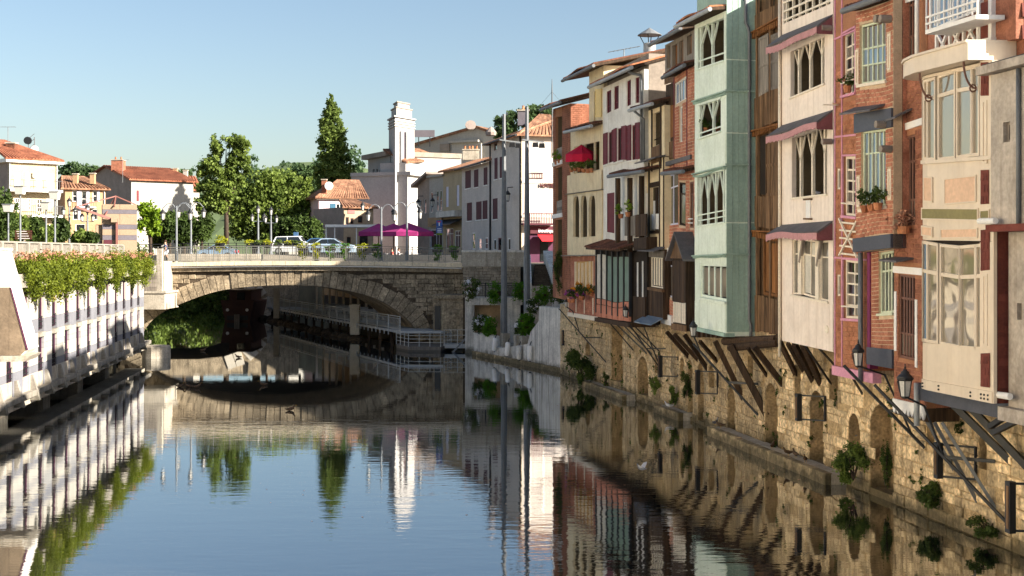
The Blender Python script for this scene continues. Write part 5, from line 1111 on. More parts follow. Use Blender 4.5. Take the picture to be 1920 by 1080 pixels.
MB().prism([(bx(480),camber(bx(500))+.4),(bx(640),camber(bx(500))+.4),(bx(640),camber(bx(500))+.62),(bx(484),camber(bx(500))+.95)],YB+2.3,YB+2.5).build('sloping_kerb',paving,pw)
# concrete lookout at the left end of the bridge
t=thing('lookout_balcony','small concrete lookout with a tall post at the left end of the bridge','balcony',(bx(285),98,bz(580)))
yl=94.; lx=lambda p: gx(p,yl); lz=lambda p: gz(p,yl)
MB().box(lx(258),lx(309),yl-.1,yl+4,lz(580),lz(550)).build('balcony_box',conc_d,t); MB().box(lx(256),lx(312),yl-.18,yl+4,lz(550)+.002,lz(546)).build('box_cap',conc_d,t)
planks(facing(0,yl+1,0,-1),t,lx(258),lx(298),lz(546),lz(488),0,.06,.28,timber_g,up=False); MB().box(lx(294),lx(304),yl-.05,yl+.3,lz(546),lz(466)).build('tall_post',conc_d,t)
MB().box(lx(258),lx(300),yl+1.1,yl+5,lz(546),lz(490)).build('rear_wall',conc_d,t)
# ---------------------------------------------------------------- second bridge and barge seen under the arch
YB2=139.; t=thing('far_bridge','pale stone arch of a second bridge seen under the first','bridge',(-28,YB2,0)); x2=lambda p: gx(p,YB2); z2=lambda p: gz(p,YB2)
Q=[(x2(492),.0),(x2(488),z2(585)),(x2(480),z2(565)),(x2(468),z2(550)),(x2(452),z2(535)),(x2(420),z2(524)),(x2(370),z2(519)),(x2(300),z2(519)),(x2(240),z2(530)),(x2(200),z2(560)),(x2(190),.0)]
F2=facing(0,YB2,0,-1); out=[(x2(150),-1),(Q[-1][0],-1)]+Q[::-1]+[(Q[0][0],-1),(x2(560),-1),(x2(560),6.3),(x2(150),6.3)]
m=MB(F2); tri=tessellate_polygon([[Vector((a,c,0)) for a,c in out]]); b=len(m.v); m.v+=[F2.w(a,0,c) for a,c in out]; m.f+=[tuple(b+i for i in q) for q in tri]; m.build('spandrel',stone_b,t)
m=MB(F2)
for a,b_ in zip(Q,Q[1:]): m.poly([(a[0],0,a[1]),(b_[0],0,b_[1]),(b_[0]-5,-16,b_[1]),(a[0]-5,-16,a[1])])
m.build('vault',M('dark_vault',(70,58,48),.95,.2,1.,.3),t)  # vault coloured dark to stand for the shadow inside it
pale=M('pale_arch_stone',(206,196,178),.9,.12,1.2,.3)
for i in range(5):
    a,b_=Q[i],Q[i+1]; nx,nz=(b_[1]-a[1]),-(b_[0]-a[0]); l=math.hypot(nx,nz); nx,nz=nx/l*1.5,nz/l*1.5
    if nx<0: nx,nz=-nx,-nz
    for f0,f1 in ((.02,.48),(.52,.98)):
        p=(a[0]+(b_[0]-a[0])*f0,a[1]+(b_[1]-a[1])*f0); q=(a[0]+(b_[0]-a[0])*f1,a[1]+(b_[1]-a[1])*f1); MB(F2).prism([p,q,(q[0]+nx,q[1]+nz),(p[0]+nx,p[1]+nz)],0.0,.12).build('arch_stone',pale,t)
yb=132.; t=thing('barge','brown-red wooden barge moored in the shade under the arch','boat',(gx(443,yb),yb,0)); X=lambda p: gx(p,yb); Zb=lambda p: gz(p,yb)
red_w=M('barge_paint',(74,48,40),.6,.15,1.2,.1,streak=.3,stain=(70,36,28)); hw=(X(478)-X(412))/2; cx=X(445)
prof=[(0,.95,2.2),(1.0,1.0,2.1),(5,1.0,2.0),(11,.9,2.2)]
m=MB(); 
rows=[]
for (dy,wf,hz) in prof:
    rows.append([(cx-hw*.72*wf,yb+dy,-.2),(cx-hw*wf*1.0,yb+dy,hz),(cx+hw*wf*1.0,yb+dy,hz),(cx+hw*.72*wf,yb+dy,-.2)])
for a,b_ in zip(rows,rows[1:]):
    for i in range(3): m.poly([a[i],a[i+1],b_[i+1],b_[i]])
m.poly(rows[0]); m.poly(rows[-1][::-1]); m.build('hull',red_w,t)
MB().box(cx-hw*.65,cx+hw*.62,yb+1.5,yb+8,2.05,3.1).build('cabin',red_w,t); MB().box(cx-hw*.75,cx+hw*.72,yb+1.2,yb+8.3,3.101,3.22).build('cabin_roof',timber,t); MB().box(cx-.35,cx+.45,yb+1.42,yb+1.5,2.2,2.95).build('window',glass,t)
MB().box(cx-hw*.6,cx+hw*.6,yb-.06,yb+.0,.15,.62).build('rubbing_strake',iron,t); MB().box(cx-.28,cx+.28,yb-.25,yb-.05,-.3,.75).build('rudder',timber_g,t)
for dx in (-.55,.55): MB().tube([(cx+hw*dx,yb-.12,1.2),(cx+hw*dx,yb-.0,1.2)],.16,10).build('porthole',white_p,t)
# ---------------------------------------------------------------- riverside walk under the bridge
def bankx(Y,off=0.): return -8.5-.427*(Y-95)+off
walk=thing('riverside_walk','grey plank walkway with mesh railing along the bank under the bridge','walkway',(-15,108,0)); wz=1.35
P=[(bankx(y),y) for y in (94.5,101,104.4,112,120,128,136)]
m=MB()
for (a,b_) in zip(P,P[1:]): m.hexa([(a[0],a[1],wz-.18),(b_[0],b_[1],wz-.18),(b_[0]+3.2,b_[1],wz-.18),(a[0]+3.2,a[1],wz-.18),(a[0],a[1],wz),(b_[0],b_[1],wz),(b_[0]+3.2,b_[1],wz),(a[0]+3.2,a[1],wz)])
m.build('walk_deck',zinc_l,walk)
for i in range(40):
    y=97+39*i/40; MB().box(bankx(y)-.06,bankx(y)+.0,y,y+.5,wz-.42,wz-.02).build('fascia_board',zinc_l,walk)
for i in range(15):
    y=97.5+38*i/14; MB().box(bankx(y)+.3,bankx(y)+.5,y-.1,y+.1,-1,wz-.18).build('pile',timber,walk)
galv=metal('galvanised_rail',(176,176,170),.45)
railing('walk_railing','pale galvanised railing along the far part of the riverside walk',[(bankx(y)+.05,y,wz) for y in (106,114,122,136)],1.05,14,10,galv)
railing('walk_railing','pale galvanised railing on the part of the walk nearest the landing stage',[(bankx(y)+.05,y,wz) for y in (94.6,105)],1.05,5,9,galv)
for i,(px,y,lab) in enumerate(((666,105.3,'square stone pillar with pale cap between the two walkway railings'),(519,131,'slim pale stone pillar at the far end of the walkway'))):
    x=gx(px,y); t=thing('stone_pillar',lab,'pillar',(x,y,0),'pillars on the riverside walk'); w_=.38 if i==0 else .3; MB().box(x-w_,x+w_,y-w_,y+w_,.4,gz(574 if i==0 else 542,y)).build('shaft',pale,t); zt_=gz(574 if i==0 else 542,y); MB().box(x-w_-.06,x+w_+.06,y-w_-.06,y+w_+.06,zt_,zt_+.16).build('cap',pale,t)
pav=thing('riverside_colonnade','row of pale posts before beige and dark panels along the riverside walk','building',(-12,115,1)); 
tan=M('tan_render',(176,148,114),.9,.15,1.,.2); darkp=M('dark_panel',(52,48,46),.8,.15,2.,.1)
ys=[101+2.35*i for i in range(15)]
MB().hexa([(bankx(97)+6.3,97,1),(bankx(137)+6.3,137,1),(bankx(137)+6.8,137,1),(bankx(97)+6.8,97,1),(bankx(97)+6.3,97,6.1),(bankx(137)+6.3,137,6.1),(bankx(137)+6.8,137,6.1),(bankx(97)+6.8,97,6.1)]).build('rear_wall',tan,pav)
MB().hexa([(bankx(97)+6.2,97,1),(bankx(137)+6.2,137,1),(bankx(137)+6.29,137,1),(bankx(97)+6.29,97,1),(bankx(97)+6.2,97,2.6),(bankx(137)+6.2,137,2.6),(bankx(137)+6.29,137,2.6),(bankx(97)+6.29,97,2.6)]).build('dark_base',darkp,pav)
for y in ys: MB().box(bankx(y)+4.6,bankx(y)+4.8,y-.1,y+.1,1.2,6).build('column',cream_t,pav)
for i,y in enumerate((109,112.5,116,119.5)):
    x=bankx(y)+2.4; t=thing('slatted_bench','pale slatted bench on the riverside walk, %s from the stone pillar'%['first','second','third','fourth'][i],'bench',(x,y,wz),'benches on the riverside walk')
    for k in range(5): MB().box(x-.9,x+.9,y-.25+.1*k,y-.17+.1*k,wz+.45,wz+.49).build('seat_slat',zinc_l,t)
    for k in range(4): MB().box(x-.9,x+.9,y+.25,y+.29,wz+.55+.11*k,wz+.64+.11*k).build('back_slat',zinc_l,t)
    for s in (-.75,.75): MB().box(x+s-.04,x+s+.04,y-.25,y+.27,wz,wz+.45).build('leg',iron,t)
# rocky bank below the walk
rk=[]; rkt=thing('rocky_bank','mossy rocks along the waterline below the riverside walk','rocks',(-20,118,0))
for i in range(34):
    y=104+33*i/34+random.uniform(-.3,.3); x=bankx(y)-.15+random.uniform(-.3,.25); r=random.uniform(.3,.6)
    m=MB(); n=7
    m.lathe((x,y),[(r*.9,-.3),(r*1.1,.05),(r*.8,r*.5),(r*.3,r*.75)],n); m.v=[(a+random.uniform(-.1,.1)*r,b_+random.uniform(-.1,.1)*r,c+random.uniform(-.08,.08)*r) for a,b_,c in m.v]
    rk.append(m)
for i,m in enumerate(rk): m.build('rock',stone_c,rkt)
# ---------------------------------------------------------------- landing stage in front of the arch
ys_=93.; lx=lambda p: gx(p,ys_); t=thing('landing_stage','small floating landing stage with pale rails before the right arch foot','jetty',(lx(785),ys_,0)); zl=gz(648,ys_)
pf=[(lx(740),94.4),(lx(768),92.0),(lx(828),91.8),(lx(845),94),(lx(832),97),(lx(745),97)]
MB().plan(pf,-.4,zl-.25).build('float',iron,t); MB().plan([(a,b_) for a,b_ in pf],zl-.249,zl).build('stage_deck',timber_g,t)
for a,b_ in zip(pf[:4],pf[1:5]):
    n=max(2,int(math.dist(a,b_)/.7))
    m=MB()
    for zq in (.3,.55,.8,1.02): m.bar((a[0],a[1],zl+zq),(b_[0],b_[1],zl+zq),.035)
    m.build('rail',galv,t)
    for i in range(n): f=i/n; MB().bar((a[0]+(b_[0]-a[0])*f,a[1]+(b_[1]-a[1])*f,zl),(a[0]+(b_[0]-a[0])*f,a[1]+(b_[1]-a[1])*f,zl+1.05),.045).build('post',galv,t)
t=thing('gangway','short grey gangway with a sloping steel brace beside the landing stage','gangway',(lx(858),95,0))
MB().box(lx(832),lx(886),92.6,94.2,gz(652,93),gz(645,93)).build('walk_plate',zinc_l,t); m=MB()
for zq in (618,628,637): m.bar((lx(832),92.7,gz(zq,93)),(lx(886),92.7,gz(zq,93)),.035)
m.build('rail',galv,t)
for p in (833,858,884): MB().bar((lx(p),92.7,gz(652,93)),(lx(p),92.7,gz(618,93)),.05).build('post',galv,t)
MB().bar((lx(846),91.8,gz(663,93)),(lx(890),91.8,gz(615,93)),.12).build('sloping_brace',zinc,t); MB().bar((lx(884),91.8,-.5),(lx(884),91.8,gz(628,93)),.16).build('mooring_post',zinc,t)
# ---------------------------------------------------------------- walls, stairs and terraces between bridge and houses
YT=93.; FT=facing(0,YT,0,-1); tx=lambda p: gx(p,YT); tz=lambda p: gz(p,YT)
t=thing('terrace_wall','rubble stone terrace wall with smooth parapet right of the bridge','wall',(tx(925),YT,0))
MB().box(tx(868),tx(976),YT+.1,YT+9,-1,tz(500)).build('wall_core',stone_c,t); MB().box(tx(866),tx(986),YT+.0,YT+.5,tz(500),tz(473)).build('parapet',conc_d,t); MB().box(tx(865),tx(987),YT-.06,YT+.56,tz(473)+.002,tz(469)).build('parapet_cap',conc,t)
z=tz(558)
while z<tz(501):
    h=random.choice((.16,.2,.24)); x=tx(868)
    while x<tx(975):
        l=random.uniform(.2,.5); MB(FT).block(x+.01,min(x+l,tx(976))-.01,-.11,-.05+random.uniform(0,.03),z+.008,min(z+h,tz(500))-.008,.015,.015).build('stone',M('terrace_stone',(150,138,120),.92,.25,1.5,.6,bscale=9,rnd=.2) if 'terrace_stone' not in MATS else MATS['terrace_stone'],t); x+=l
    z+=h
YU=91.; ux=lambda p: gx(p,YU); uz=lambda p: gz(p,YU)
t=thing('concrete_terrace','pale concrete terrace with a shaded recess below the rubble wall','terrace',(ux(925),YU,0))
MB().box(ux(872),ux(980),YU,YU+2.5,uz(572),uz(558)).build('terrace_slab',conc,t); MB().box(ux(872),ux(889),YU+.1,YU+2.2,-1,uz(572)).build('left_pier',conc,t); MB().box(ux(938),ux(976),YU+.1,YU+2.2,-1,uz(572)).build('right_pier',conc,t); MB().box(ux(889),ux(938),YU+1.3,YU+2.2,-1,uz(572)).build('recess_wall',tan,t)
railing('terrace_railing','thin dark railing on the concrete terrace between the green planters',[(ux(873),YU+.15,uz(558)),(ux(985),YU+.15,uz(558))],1.0,7,3,iron)
t=thing('buttress','streaked stone buttress at the right foot of the bridge','buttress',(gx(840,96),96,0))
MB().box(gx(812,95.3),gx(872,95.3),95.3,97.6,-1,gz(560,95.3)).build('buttress_body',stone_b,t); MB().box(gx(809,95.1),gx(873,95.1),95.1,97.6,gz(560,95.3)+.002,gz(553,95.3)).build('buttress_cap',stone_b,t); MB().box(gx(815,95.2),gx(826,95.2),95.2,95.32,gz(618,95.2),gz(574,95.2)).build('drain_slot',iron,t)
# stairs
YS=88.; sx=lambda p: gx(p,YS); sz=lambda p: gz(p,YS); t=thing('stone_stair','dark stone steps climbing between low sloping walls to the street','stairs',(sx(1015),YS,sz(535)))
n=11; z0=sz(536); z1=sz(497)
for i in range(n): MB().box(sx(999)-.0+.02*i,sx(1032)+.2*(n-1-i)*.0,YS+i*.42,YS+6,z0+(z1-z0)*i/n,z0+(z1-z0)*(i+1)/n).build('step',asphalt if False else stone_c,t)
MB().hexa([(sx(983),YS-.3,-1),(sx(997),YS-.3,-1),(sx(997),YS+5.5,-1),(sx(983),YS+5.5,-1),(sx(983),YS-.3,sz(530)),(sx(997),YS-.3,sz(530)),(sx(997),YS+5.5,sz(478)),(sx(983),YS+5.5,sz(478))]).build('side_wall',conc,t)
MB().hexa([(sx(1035),YS-.3,-1),(sx(1072),YS-.3,-1),(sx(1072),YS+5.5,-1),(sx(1035),YS+5.5,-1),(sx(1035),YS-.3,sz(512)),(sx(1072),YS-.3,sz(512)),(sx(1066),YS+5.5,sz(470)),(sx(1022),YS+5.5,sz(470))]).build('side_wall',conc,t)
MB().box(sx(985),sx(1075),YS-.2,YS+6,-1,z0).build('stair_base',conc_d,t)
t=thing('window_box_shelf','grey metal shelf box on a black bracket beside the corner brick house','shelf',(gx(1052,84),84,4)); 
MB().box(gx(1036,80),gx(1060,80),79.6,80.4,gz(513,80),gz(500,80)).build('box',zinc,t); MB().bar((gx(1050,80),80,gz(513,80)),(gx(1068,78),78,gz(545,78)),.14).build('bracket',timber,t)
# tall floodlight poles
for i,(px,y0,y1,Y,w_,lab) in enumerate(((945,655,214,87.,.2,'tall grey steel floodlight pole standing on the lower quay'),(988,585,200,84.,.19,'tall grey steel floodlight pole rising behind the concrete wall, nearer the houses'))):
    x=gx(px,Y); z0=gz(y0,Y); z1=gz(y1,Y); t=thing('floodlight_pole',lab,'pole',(x,Y,z0),'floodlight poles'); n=6
    MB().tube([(x,Y,z0),(x,Y,z0+(z1-z0)*.5),(x,Y,z1)],[w_*1.15,w_*.9,w_*.55],8).build('pole',zinc,t)
    MB().box(x-.4,x+.4,Y-.3,Y+.3,z0,z0+.12).build('base_plate',zinc,t) if i==0 else None
    zf=gz(272,Y); MB().bar((x-.3,Y-.1,zf+.35),(x+1.1,Y-.3,zf+.15),.08).build('cross_arm',zinc_l,t)
    for k in range(2):
        c=(x+.55+k*.42,Y-.45,zf-.05-.05*k); f=MB(); f.hexa([(c[0]-.2,c[1]-.1,c[2]-.14),(c[0]+.2,c[1]-.1,c[2]-.14),(c[0]+.2,c[1]+.2,c[2]-.04),(c[0]-.2,c[1]+.2,c[2]-.04),(c[0]-.17,c[1]-.16,c[2]+.14),(c[0]+.17,c[1]-.16,c[2]+.14),(c[0]+.17,c[1]+.1,c[2]+.2),(c[0]-.17,c[1]+.1,c[2]+.2)]); f.build('floodlight',iron,t)
# ---------------------------------------------------------------- left bank: building with marble pilasters
FL=Fr((-20.5,52.2),(-0.1222,0.9925),(0.9925,0.1222))
marb=M('white_marble',(178,172,162),.55,.05,1.2,.08,spec=.4,fine=.04); marb_g=M('grey_marble',(122,122,128),.5,.1,1.5,.06,spec=.4,fine=.06); marb_l=M('pale_grey_marble',(154,152,150),.5,.08,1.5,.06,spec=.4)
conc_l=damp(M('left_bank_concrete',(150,143,132),.9,.16,1.2,.35,streak=.6,stain=(96,88,78),fine=.12,blotch=.3),.6,1.3)
dglass=M('dark_tinted_glass',(34,30,34),.5,.1,2.,0,spec=.08)
plum=M('plum_frame',(84,40,66),.5,.1,2.,.05)
lbld=thing('pilastered_building','low riverside building faced with white and grey marble pilasters','building',(-22,66,0))
K=range(-5,12); U=lambda k: 3.22+2.62*k
MB(FL).box(U(-5),U(11)+1.9,-5,-.42,.95,6.05).build('rear_wall',dark_in,lbld)
for k in K:
    u=U(k); w_=1.58
    seg=[(.95,1.88,marb),(1.88,2.22,marb_g),(2.22,2.8,marb),(2.8,3.1,marb_l),(3.1,3.6,marb),(3.6,4.22,marb_g),(4.22,5.5,marb),(5.5,6.0,marb_l)]
    if k%2: seg=[(.95,2.2,marb_g),(2.2,2.85,marb),(2.85,3.1,marb_l),(3.1,3.55,marb_l),(3.55,4.2,marb_g),(4.2,5.45,marb),(5.45,6.0,marb)]
    for (a,b,mt_) in seg: MB(FL).box(u+.006,u+w_-.006,-.42,random.uniform(-.004,.004),a+.008,b-.008).build('marble_slab',mt_,lbld)
    MB(FL).box(u+.02,u+w_-.02,-.42,-.02,.95,6.0).build('pilaster_core',marb_g,lbld)
    # windows in the bay after the pilaster
    a,b=u+w_+.01,u+2.62-.01
    if k<11:
        for (z0,z1) in ((1.85,3.35),(3.72,5.45)):
            win(FL,lbld,(a,b,z0,z1),-.1,1,1,plum,dglass,.05,.05,tr=(.25,),one=True)
            o=MB(FL); 
            for zq in (.12,.34,.56): o.bar((a,-.06,z0+zq),(b,-.06,z0+zq),.035)
            for q in range(4): o.bar((a+(b-a)*(q+.5)/4,-.06,z0),(a+(b-a)*(q+.5)/4,-.06,z0+.56),.03)
            o.build('window_rail',iron,lbld)
        MB(FL).box(a,b,-.42,.1,3.4,3.6).build('sill_block',conc_l,lbld); MB(FL).box(a,b,-.42,-.05,5.45,6.0).build('spandrel_panel',marb_l,lbld); MB(FL).box(a,b,-.42,-.05,.95,1.84).build('spandrel_panel',conc_d,lbld)
    # bracket foot and beam
    MB(FL).hexa([(u+.15,-.1,.75),(u+.43,-.1,.75),(u+.43,.4,.75),(u+.15,.4,.75),(u+.17,-.1,1.85),(u+.41,-.1,1.85),(u+.41,.1,1.85),(u+.17,.1,1.85)]).build('bracket_foot',conc_l,lbld)
    MB(FL).box(u+.44,u+2.62+.14,.05,.3,.98,1.22).build('edge_beam',conc_l,lbld)
    MB(FL).box(u+.46,u+2.62+.12,-.3,.07,1.0,1.2).build('gutter_trough',conc_d,lbld)
    if k%3==0: MB(FL).box(u-.2,u+1.2,-3.4,-1.2,-1.2,.95).build('river_pier',conc_d,lbld)
MB(FL).box(U(-5),U(11)+1.9,-1.25,.0,.62,.94).build('floor_slab',conc_d,lbld)
MB(FL).box(U(-5),U(11)+1.9,-6,.08,6.01,6.3).build('terrace_slab',conc_l,lbld); MB(FL).box(U(-2),U(11)+1.9,.09,.75,5.75,6.3).build('planter_trough',conc_l,lbld)
MB(FL).lathe((U(11)+3.0,.6),[(.95,-1),(.95,.75),(.9,.82)],14).build('round_pier',conc_d,lbld)
# projecting wedge bay at the near end
t=thing('wedge_bay','sloping white concrete bay projecting over the river at the picture edge','bay',FL.w(-3.5,0,3.4))
prof=[(-.5,7.25),(1.15,7.25),(2.15,3.62),(1.95,3.42),(-.5,3.42)]
ua,ub=-6.2,-4.2
def vz(poly,u0,u1,mat,name,par):
    m=MB(FL); n=len(poly); b=len(m.v)
    for u in (u0,u1): m.v+=[FL.w(u,v,z) for v,z in poly]
    for i in range(n): j=(i+1)%n; m.f.append((b+i,b+j,b+n+j,b+n+i))
    m.f.append(tuple(b+i for i in range(n))); m.f.append(tuple(b+n+i for i in range(n-1,-1,-1))); return m.build(name,mat,par)
vz(prof,ua+.4,ub,conc,'bay_shell',t)
dk=M('shaded_stained_concrete',(120,104,86),.95,.25,1.1,.4,streak=.6,stain=(66,54,42))  # shade of the bay's near side put into the colour, with stain streaks
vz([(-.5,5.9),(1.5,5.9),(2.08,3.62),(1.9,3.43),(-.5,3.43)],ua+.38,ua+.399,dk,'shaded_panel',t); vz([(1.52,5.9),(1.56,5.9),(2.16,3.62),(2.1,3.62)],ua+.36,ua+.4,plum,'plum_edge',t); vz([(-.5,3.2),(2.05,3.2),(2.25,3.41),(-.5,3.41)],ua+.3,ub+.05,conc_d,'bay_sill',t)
vz([(-.5,7.252),(1.2,7.252),(1.2,7.34),(-.5,7.34)],ua+.3,ub+.05,conc,'bay_cap',t)
# balustrade on the terrace behind the planting
t=thing('terrace_balustrade','white lattice balustrade along the terrace behind the hanging shrubs','balustrade',FL.w(12,-2.2,6.3)); n=20; L0,L1=U(-5),U(11)+6
for i in range(n+1): u=L0+(L1-L0)*i/n; MB(FL).box(u-.16,u+.16,-2.36,-2.04,6.3,7.62).build('balustrade_pier',conc_l,t)
MB(FL).box(L0,L1,-2.32,-2.08,7.621,7.7).build('top_rail',conc_l,t); MB(FL).box(L0,L1,-2.3,-2.1,6.5,6.62).build('bottom_rail',conc_l,t)
for i in range(n):
    a=L0+(L1-L0)*i/n+.16; b=L0+(L1-L0)*(i+1)/n-.16; m=MB(FL); c=int((b-a)/.22)
    for j in range(1,c): m.box(a+(b-a)*j/c-.045,a+(b-a)*j/c+.045,-2.24,-2.16,6.62,7.62)
    m.box(a,b,-2.25,-2.15,7.05,7.13); m.build('lattice_panel',conc_l,t)
# ---------------------------------------------------------------- town behind the bridge
GZ=BK
def FP(px0,Y0,px1,Y1):
    a=Vector((gx(px0,Y0),Y0)); b=Vector((gx(px1,Y1),Y1)); d=(b-a).normalized(); f=Fr(a,d,(d.y,-d.x)); f.W=(b-a).length; return f
def slope(fr,root,el,er,rr,rl,mat,pitch=.32,tiles=True,under=timber,name='roof'):
    """one roof slope: eave left/right, ridge right/left as (u,v,z)"""
    t=.12; P=[el,er,rr,rl]; r=MB(fr).hexa([(u,v,z-t) for u,v,z in P]+P).build(name,under if not tiles else mat,root)
    if tiles:
        L=math.dist(el,er); n=max(2,int(L/pitch))
        for i in range(n):
            f=(i+.5)/n; a=[el[k]+(er[k]-el[k])*f for k in range(3)]; b=[rl[k]+(rr[k]-rl[k])*f for k in range(3)]
            q=MB(fr); rad=pitch*.4; dx=[(er[k]-el[k])/L for k in range(3)]
            for c in (a,b):
                for s_,h in ((-1,0),(-.6,.75),(.6,.75),(1,0)): q.v.append(fr.w(c[0]+dx[0]*rad*s_,c[1]+dx[1]*rad*s_,c[2]+dx[2]*rad*s_+rad*h+.004))
            q.f+= [(0,1,5,4),(1,2,6,5),(2,3,7,6),(0,1,2,3),(4,5,6,7)]; q.build('tile_row',mat,r)
    return r
def chimney(root,x,y,z0,h,w_,mat,pots=1):
    c=MB().box(x-w_/2,x+w_/2,y-w_/2,y+w_/2,z0,z0+h).build('chimney',mat,root); MB().box(x-w_/2-.07,x+w_/2+.07,y-w_/2-.07,y+w_/2+.07,z0+h+.002,z0+h+.12).build('chimney_cap',conc_d,c)
    for i in range(pots): MB().lathe((x-w_/4+w_/2*i/max(1,pots-1) if pots>1 else x,y),[(.12,z0+h+.12),(.1,z0+h+.5),(.14,z0+h+.52)],8).build('chimney_pot',tile_r,c)
def shop(fr,root,R,v,frame,glassm): return win(fr,root,R,v,2,1,frame,glassm,.1,.08,tr=(.75,),name='shop_window',one=True)
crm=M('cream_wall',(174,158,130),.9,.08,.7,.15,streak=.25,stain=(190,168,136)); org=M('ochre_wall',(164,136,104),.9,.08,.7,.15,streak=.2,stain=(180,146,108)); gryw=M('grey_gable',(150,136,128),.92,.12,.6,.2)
wht=M('white_wall',(164,160,152),.9,.06,.7,.15,streak=.25,stain=(190,186,178)); pnk=M('pink_wall',(214,186,188),.9,.06,.7,.12); mauve=M('mauve_render',(204,192,182),.9,.07,.7,.15,streak=.25,stain=(170,152,146)); lime=M('limestone_face',(170,155,128),.9,.12,1.2,.25,streak=.3,stain=(180,156,118))
maroon=M('maroon_shutter',(84,36,46),.7,.1,3.,.1); teal=M('teal_shutter',(58,104,128),.7,.1,3.,.1); rooft=M('far_clay_tile',(140,80,58),.9,.25,.7,.3,bscale=5,fine=.25,rgb2=(160,102,76))
rooft2=M('mottled_clay_tile',(132,88,66),.9,.28,.8,.3,bscale=5,fine=.3,rgb2=(168,126,98),rnd=.22)
def base(name,label,fr,ze,depth,wm,sm,holes,cat='house',T=.15):
    t=thing(name,label,cat,fr.w(fr.W/2,-depth/2,GZ)); H=[fr.rc(*h[:4]) for h in holes]
    H=[(max(.05,a),min(fr.W-.05,b),max(GZ+.02,c),min(ze-.05,d)) for a,b,c,d in H]
    wallp(fr,t,0,fr.W,GZ-.2,ze,H,0,T,wm); body(fr,t,0,fr.W,-T-.01,-depth,GZ-.2,ze,sm); return t,H
# --- cream apartment house, far left
f=FP(16,128,108,131.5); ze=f.z(306,f.W/2)
hol=[(27,324,39,353),(49,325,57,353),(68,326,79,354),(87,325,101,356),(29,371,37,396),(51,372,58,394),(69,373,80,398),(87,371,101,388),(70,421,79,438),(92,421,101,436)]
t,H=base('apartment_house','cream three-storey apartment house with white balconies and red hipped roof','%s'%'' or f if False else f,ze,10,crm,gryw,hol,'building') if False else base('apartment_house','cream three-storey apartment house with white balconies and red hipped roof',f,ze,10,crm,gryw,hol,'building')
for i,h in enumerate(H):
    if i in (4,5,6): win(f,t,h,-.05,2,3,white_p,glass,.06,.04,one=True)
    else: shutter(f,t,h,-.08,white_p,8)
MB(f).box(-.4,f.W+.5,-10,.45,ze,ze+.35).build('eave_cornice',white_p,t)
ez=ze+.36; slope(f,t,(-.5,.5,ez),(f.W+.5,.5,ez),(f.W-3.5,-5,ez+2.2),(-.5,-5,ez+2.2),rooft); slope(f,t,(f.W+.5,.5,ez),(f.W+.5,-10.5,ez),(f.W-3.5,-5.01,ez+2.2),(f.W-3.5,-5,ez+2.2),rooft)
MB(f).prism([(-.5,ez),(-.49,ez),(-.49,ez+2.2),(-.5,ez+2.2)],-5,-5.2).build('ridge_end',rooft,t)
for (py,x0,x1) in ((358,20,118),(405,60,118)):
    m=f.u(70); z=f.z(py,m); a,b=f.u(x0,1.2),f.u(x1,1.2); s_=MB(f).box(a,b,.0,1.2,z-.15,z+.1).build('balcony_slab',white_p,t)
    MB(f).bar((a,1.15,z+1.0),(b,1.15,z+1.0),.05).build('balcony_rail',iron,s_); n=16
    for i in range(n+1): MB(f).bar((a+(b-a)*i/n,1.15,z+.1),(a+(b-a)*i/n,1.15,z+1.0),.03).build('baluster',iron,s_)
R=f.rc(60,324,66,333); MB(f).box(R[0],R[1],.0,.3,R[2],R[3]).build('air_conditioner',white_p,t)
for q in (17.5,106): MB(f).tube([(f.u(q),.08,GZ),(f.u(q),.08,ze)],.07,6).build('drainpipe',zinc_l,t)
c=f.w(f.u(24,-5),-5,0); chimney(t,gx(22,131),131,gz(286,131),.9,.9,tile_d,0)
antenna(gx(15,131),131,gz(280,131),gz(238,131)-gz(280,131),1.6,'thin TV antenna on the cream apartment house',6,.0)
p=(gx(59,150),150,gz(305,150)); t=thing('telecom_mast','lattice telecom mast with dishes behind the cream apartment house','mast',p)
for dx in (-.35,.35): MB().bar((p[0]+dx,p[1],p[2]-6),(p[0]+dx,p[1],gz(257,150)),.09).build('mast_leg',zinc,t)
for i in range(9): z=p[2]-2+i*.6; MB().bar((p[0]-.35,p[1],z),(p[0]+.35,p[1],z+.6),.05).build('lattice_bar',zinc,t)
MB().tube([(p[0]-.3,p[1]-.2,gz(264,150)),(p[0]-.3,p[1]-.5,gz(264,150))],.45,12).build('dish',iron,t); MB().tube([(p[0]+.5,p[1]-.2,gz(280,150)),(p[0]+.5,p[1]-.5,gz(280,150))],.4,12).build('dish',white_p,t)
# --- ochre house
f=FP(122,139,198,141); ze=f.z(354,f.W/2)
t,H=base('ochre_house','ochre two-storey house with tiled roof, balcony and pale shutters','x' and f,ze,9,org,org,[(136,357,145,378),(153,358,162,388),(174,357,182,378),(137,389,146,412),(172,392,183,412),(142,420,160,445)])
for i,h in enumerate(H): win(f,t,h,-.05,1,2,white_p,glass,.06,.05,one=True)
for i in (1,2,3): a,b,c,d=H[i]; w_=(b-a)*.6; shutter(f,t,(b+.02,b+w_,c,d),.01,lilac,6); 
a,b,c,d=H[1]; shutter(f,t,(a-.5,a-.02,c,d),.01,lilac,6)
z=H[1][2]; MB(f).box(a-.6,b+.9,.0,.7,z-.12,z).build('balcony_slab',white_p,t); MB(f).bar((a-.6,.68,z+.95),(b+.9,.68,z+.95),.05).build('balcony_rail',iron,t)
for i in range(9): u=a-.6+(b-a+1.5)*i/8; MB(f).bar((u,.68,z),(u,.68,z+.95),.03).build('baluster',iron,t)
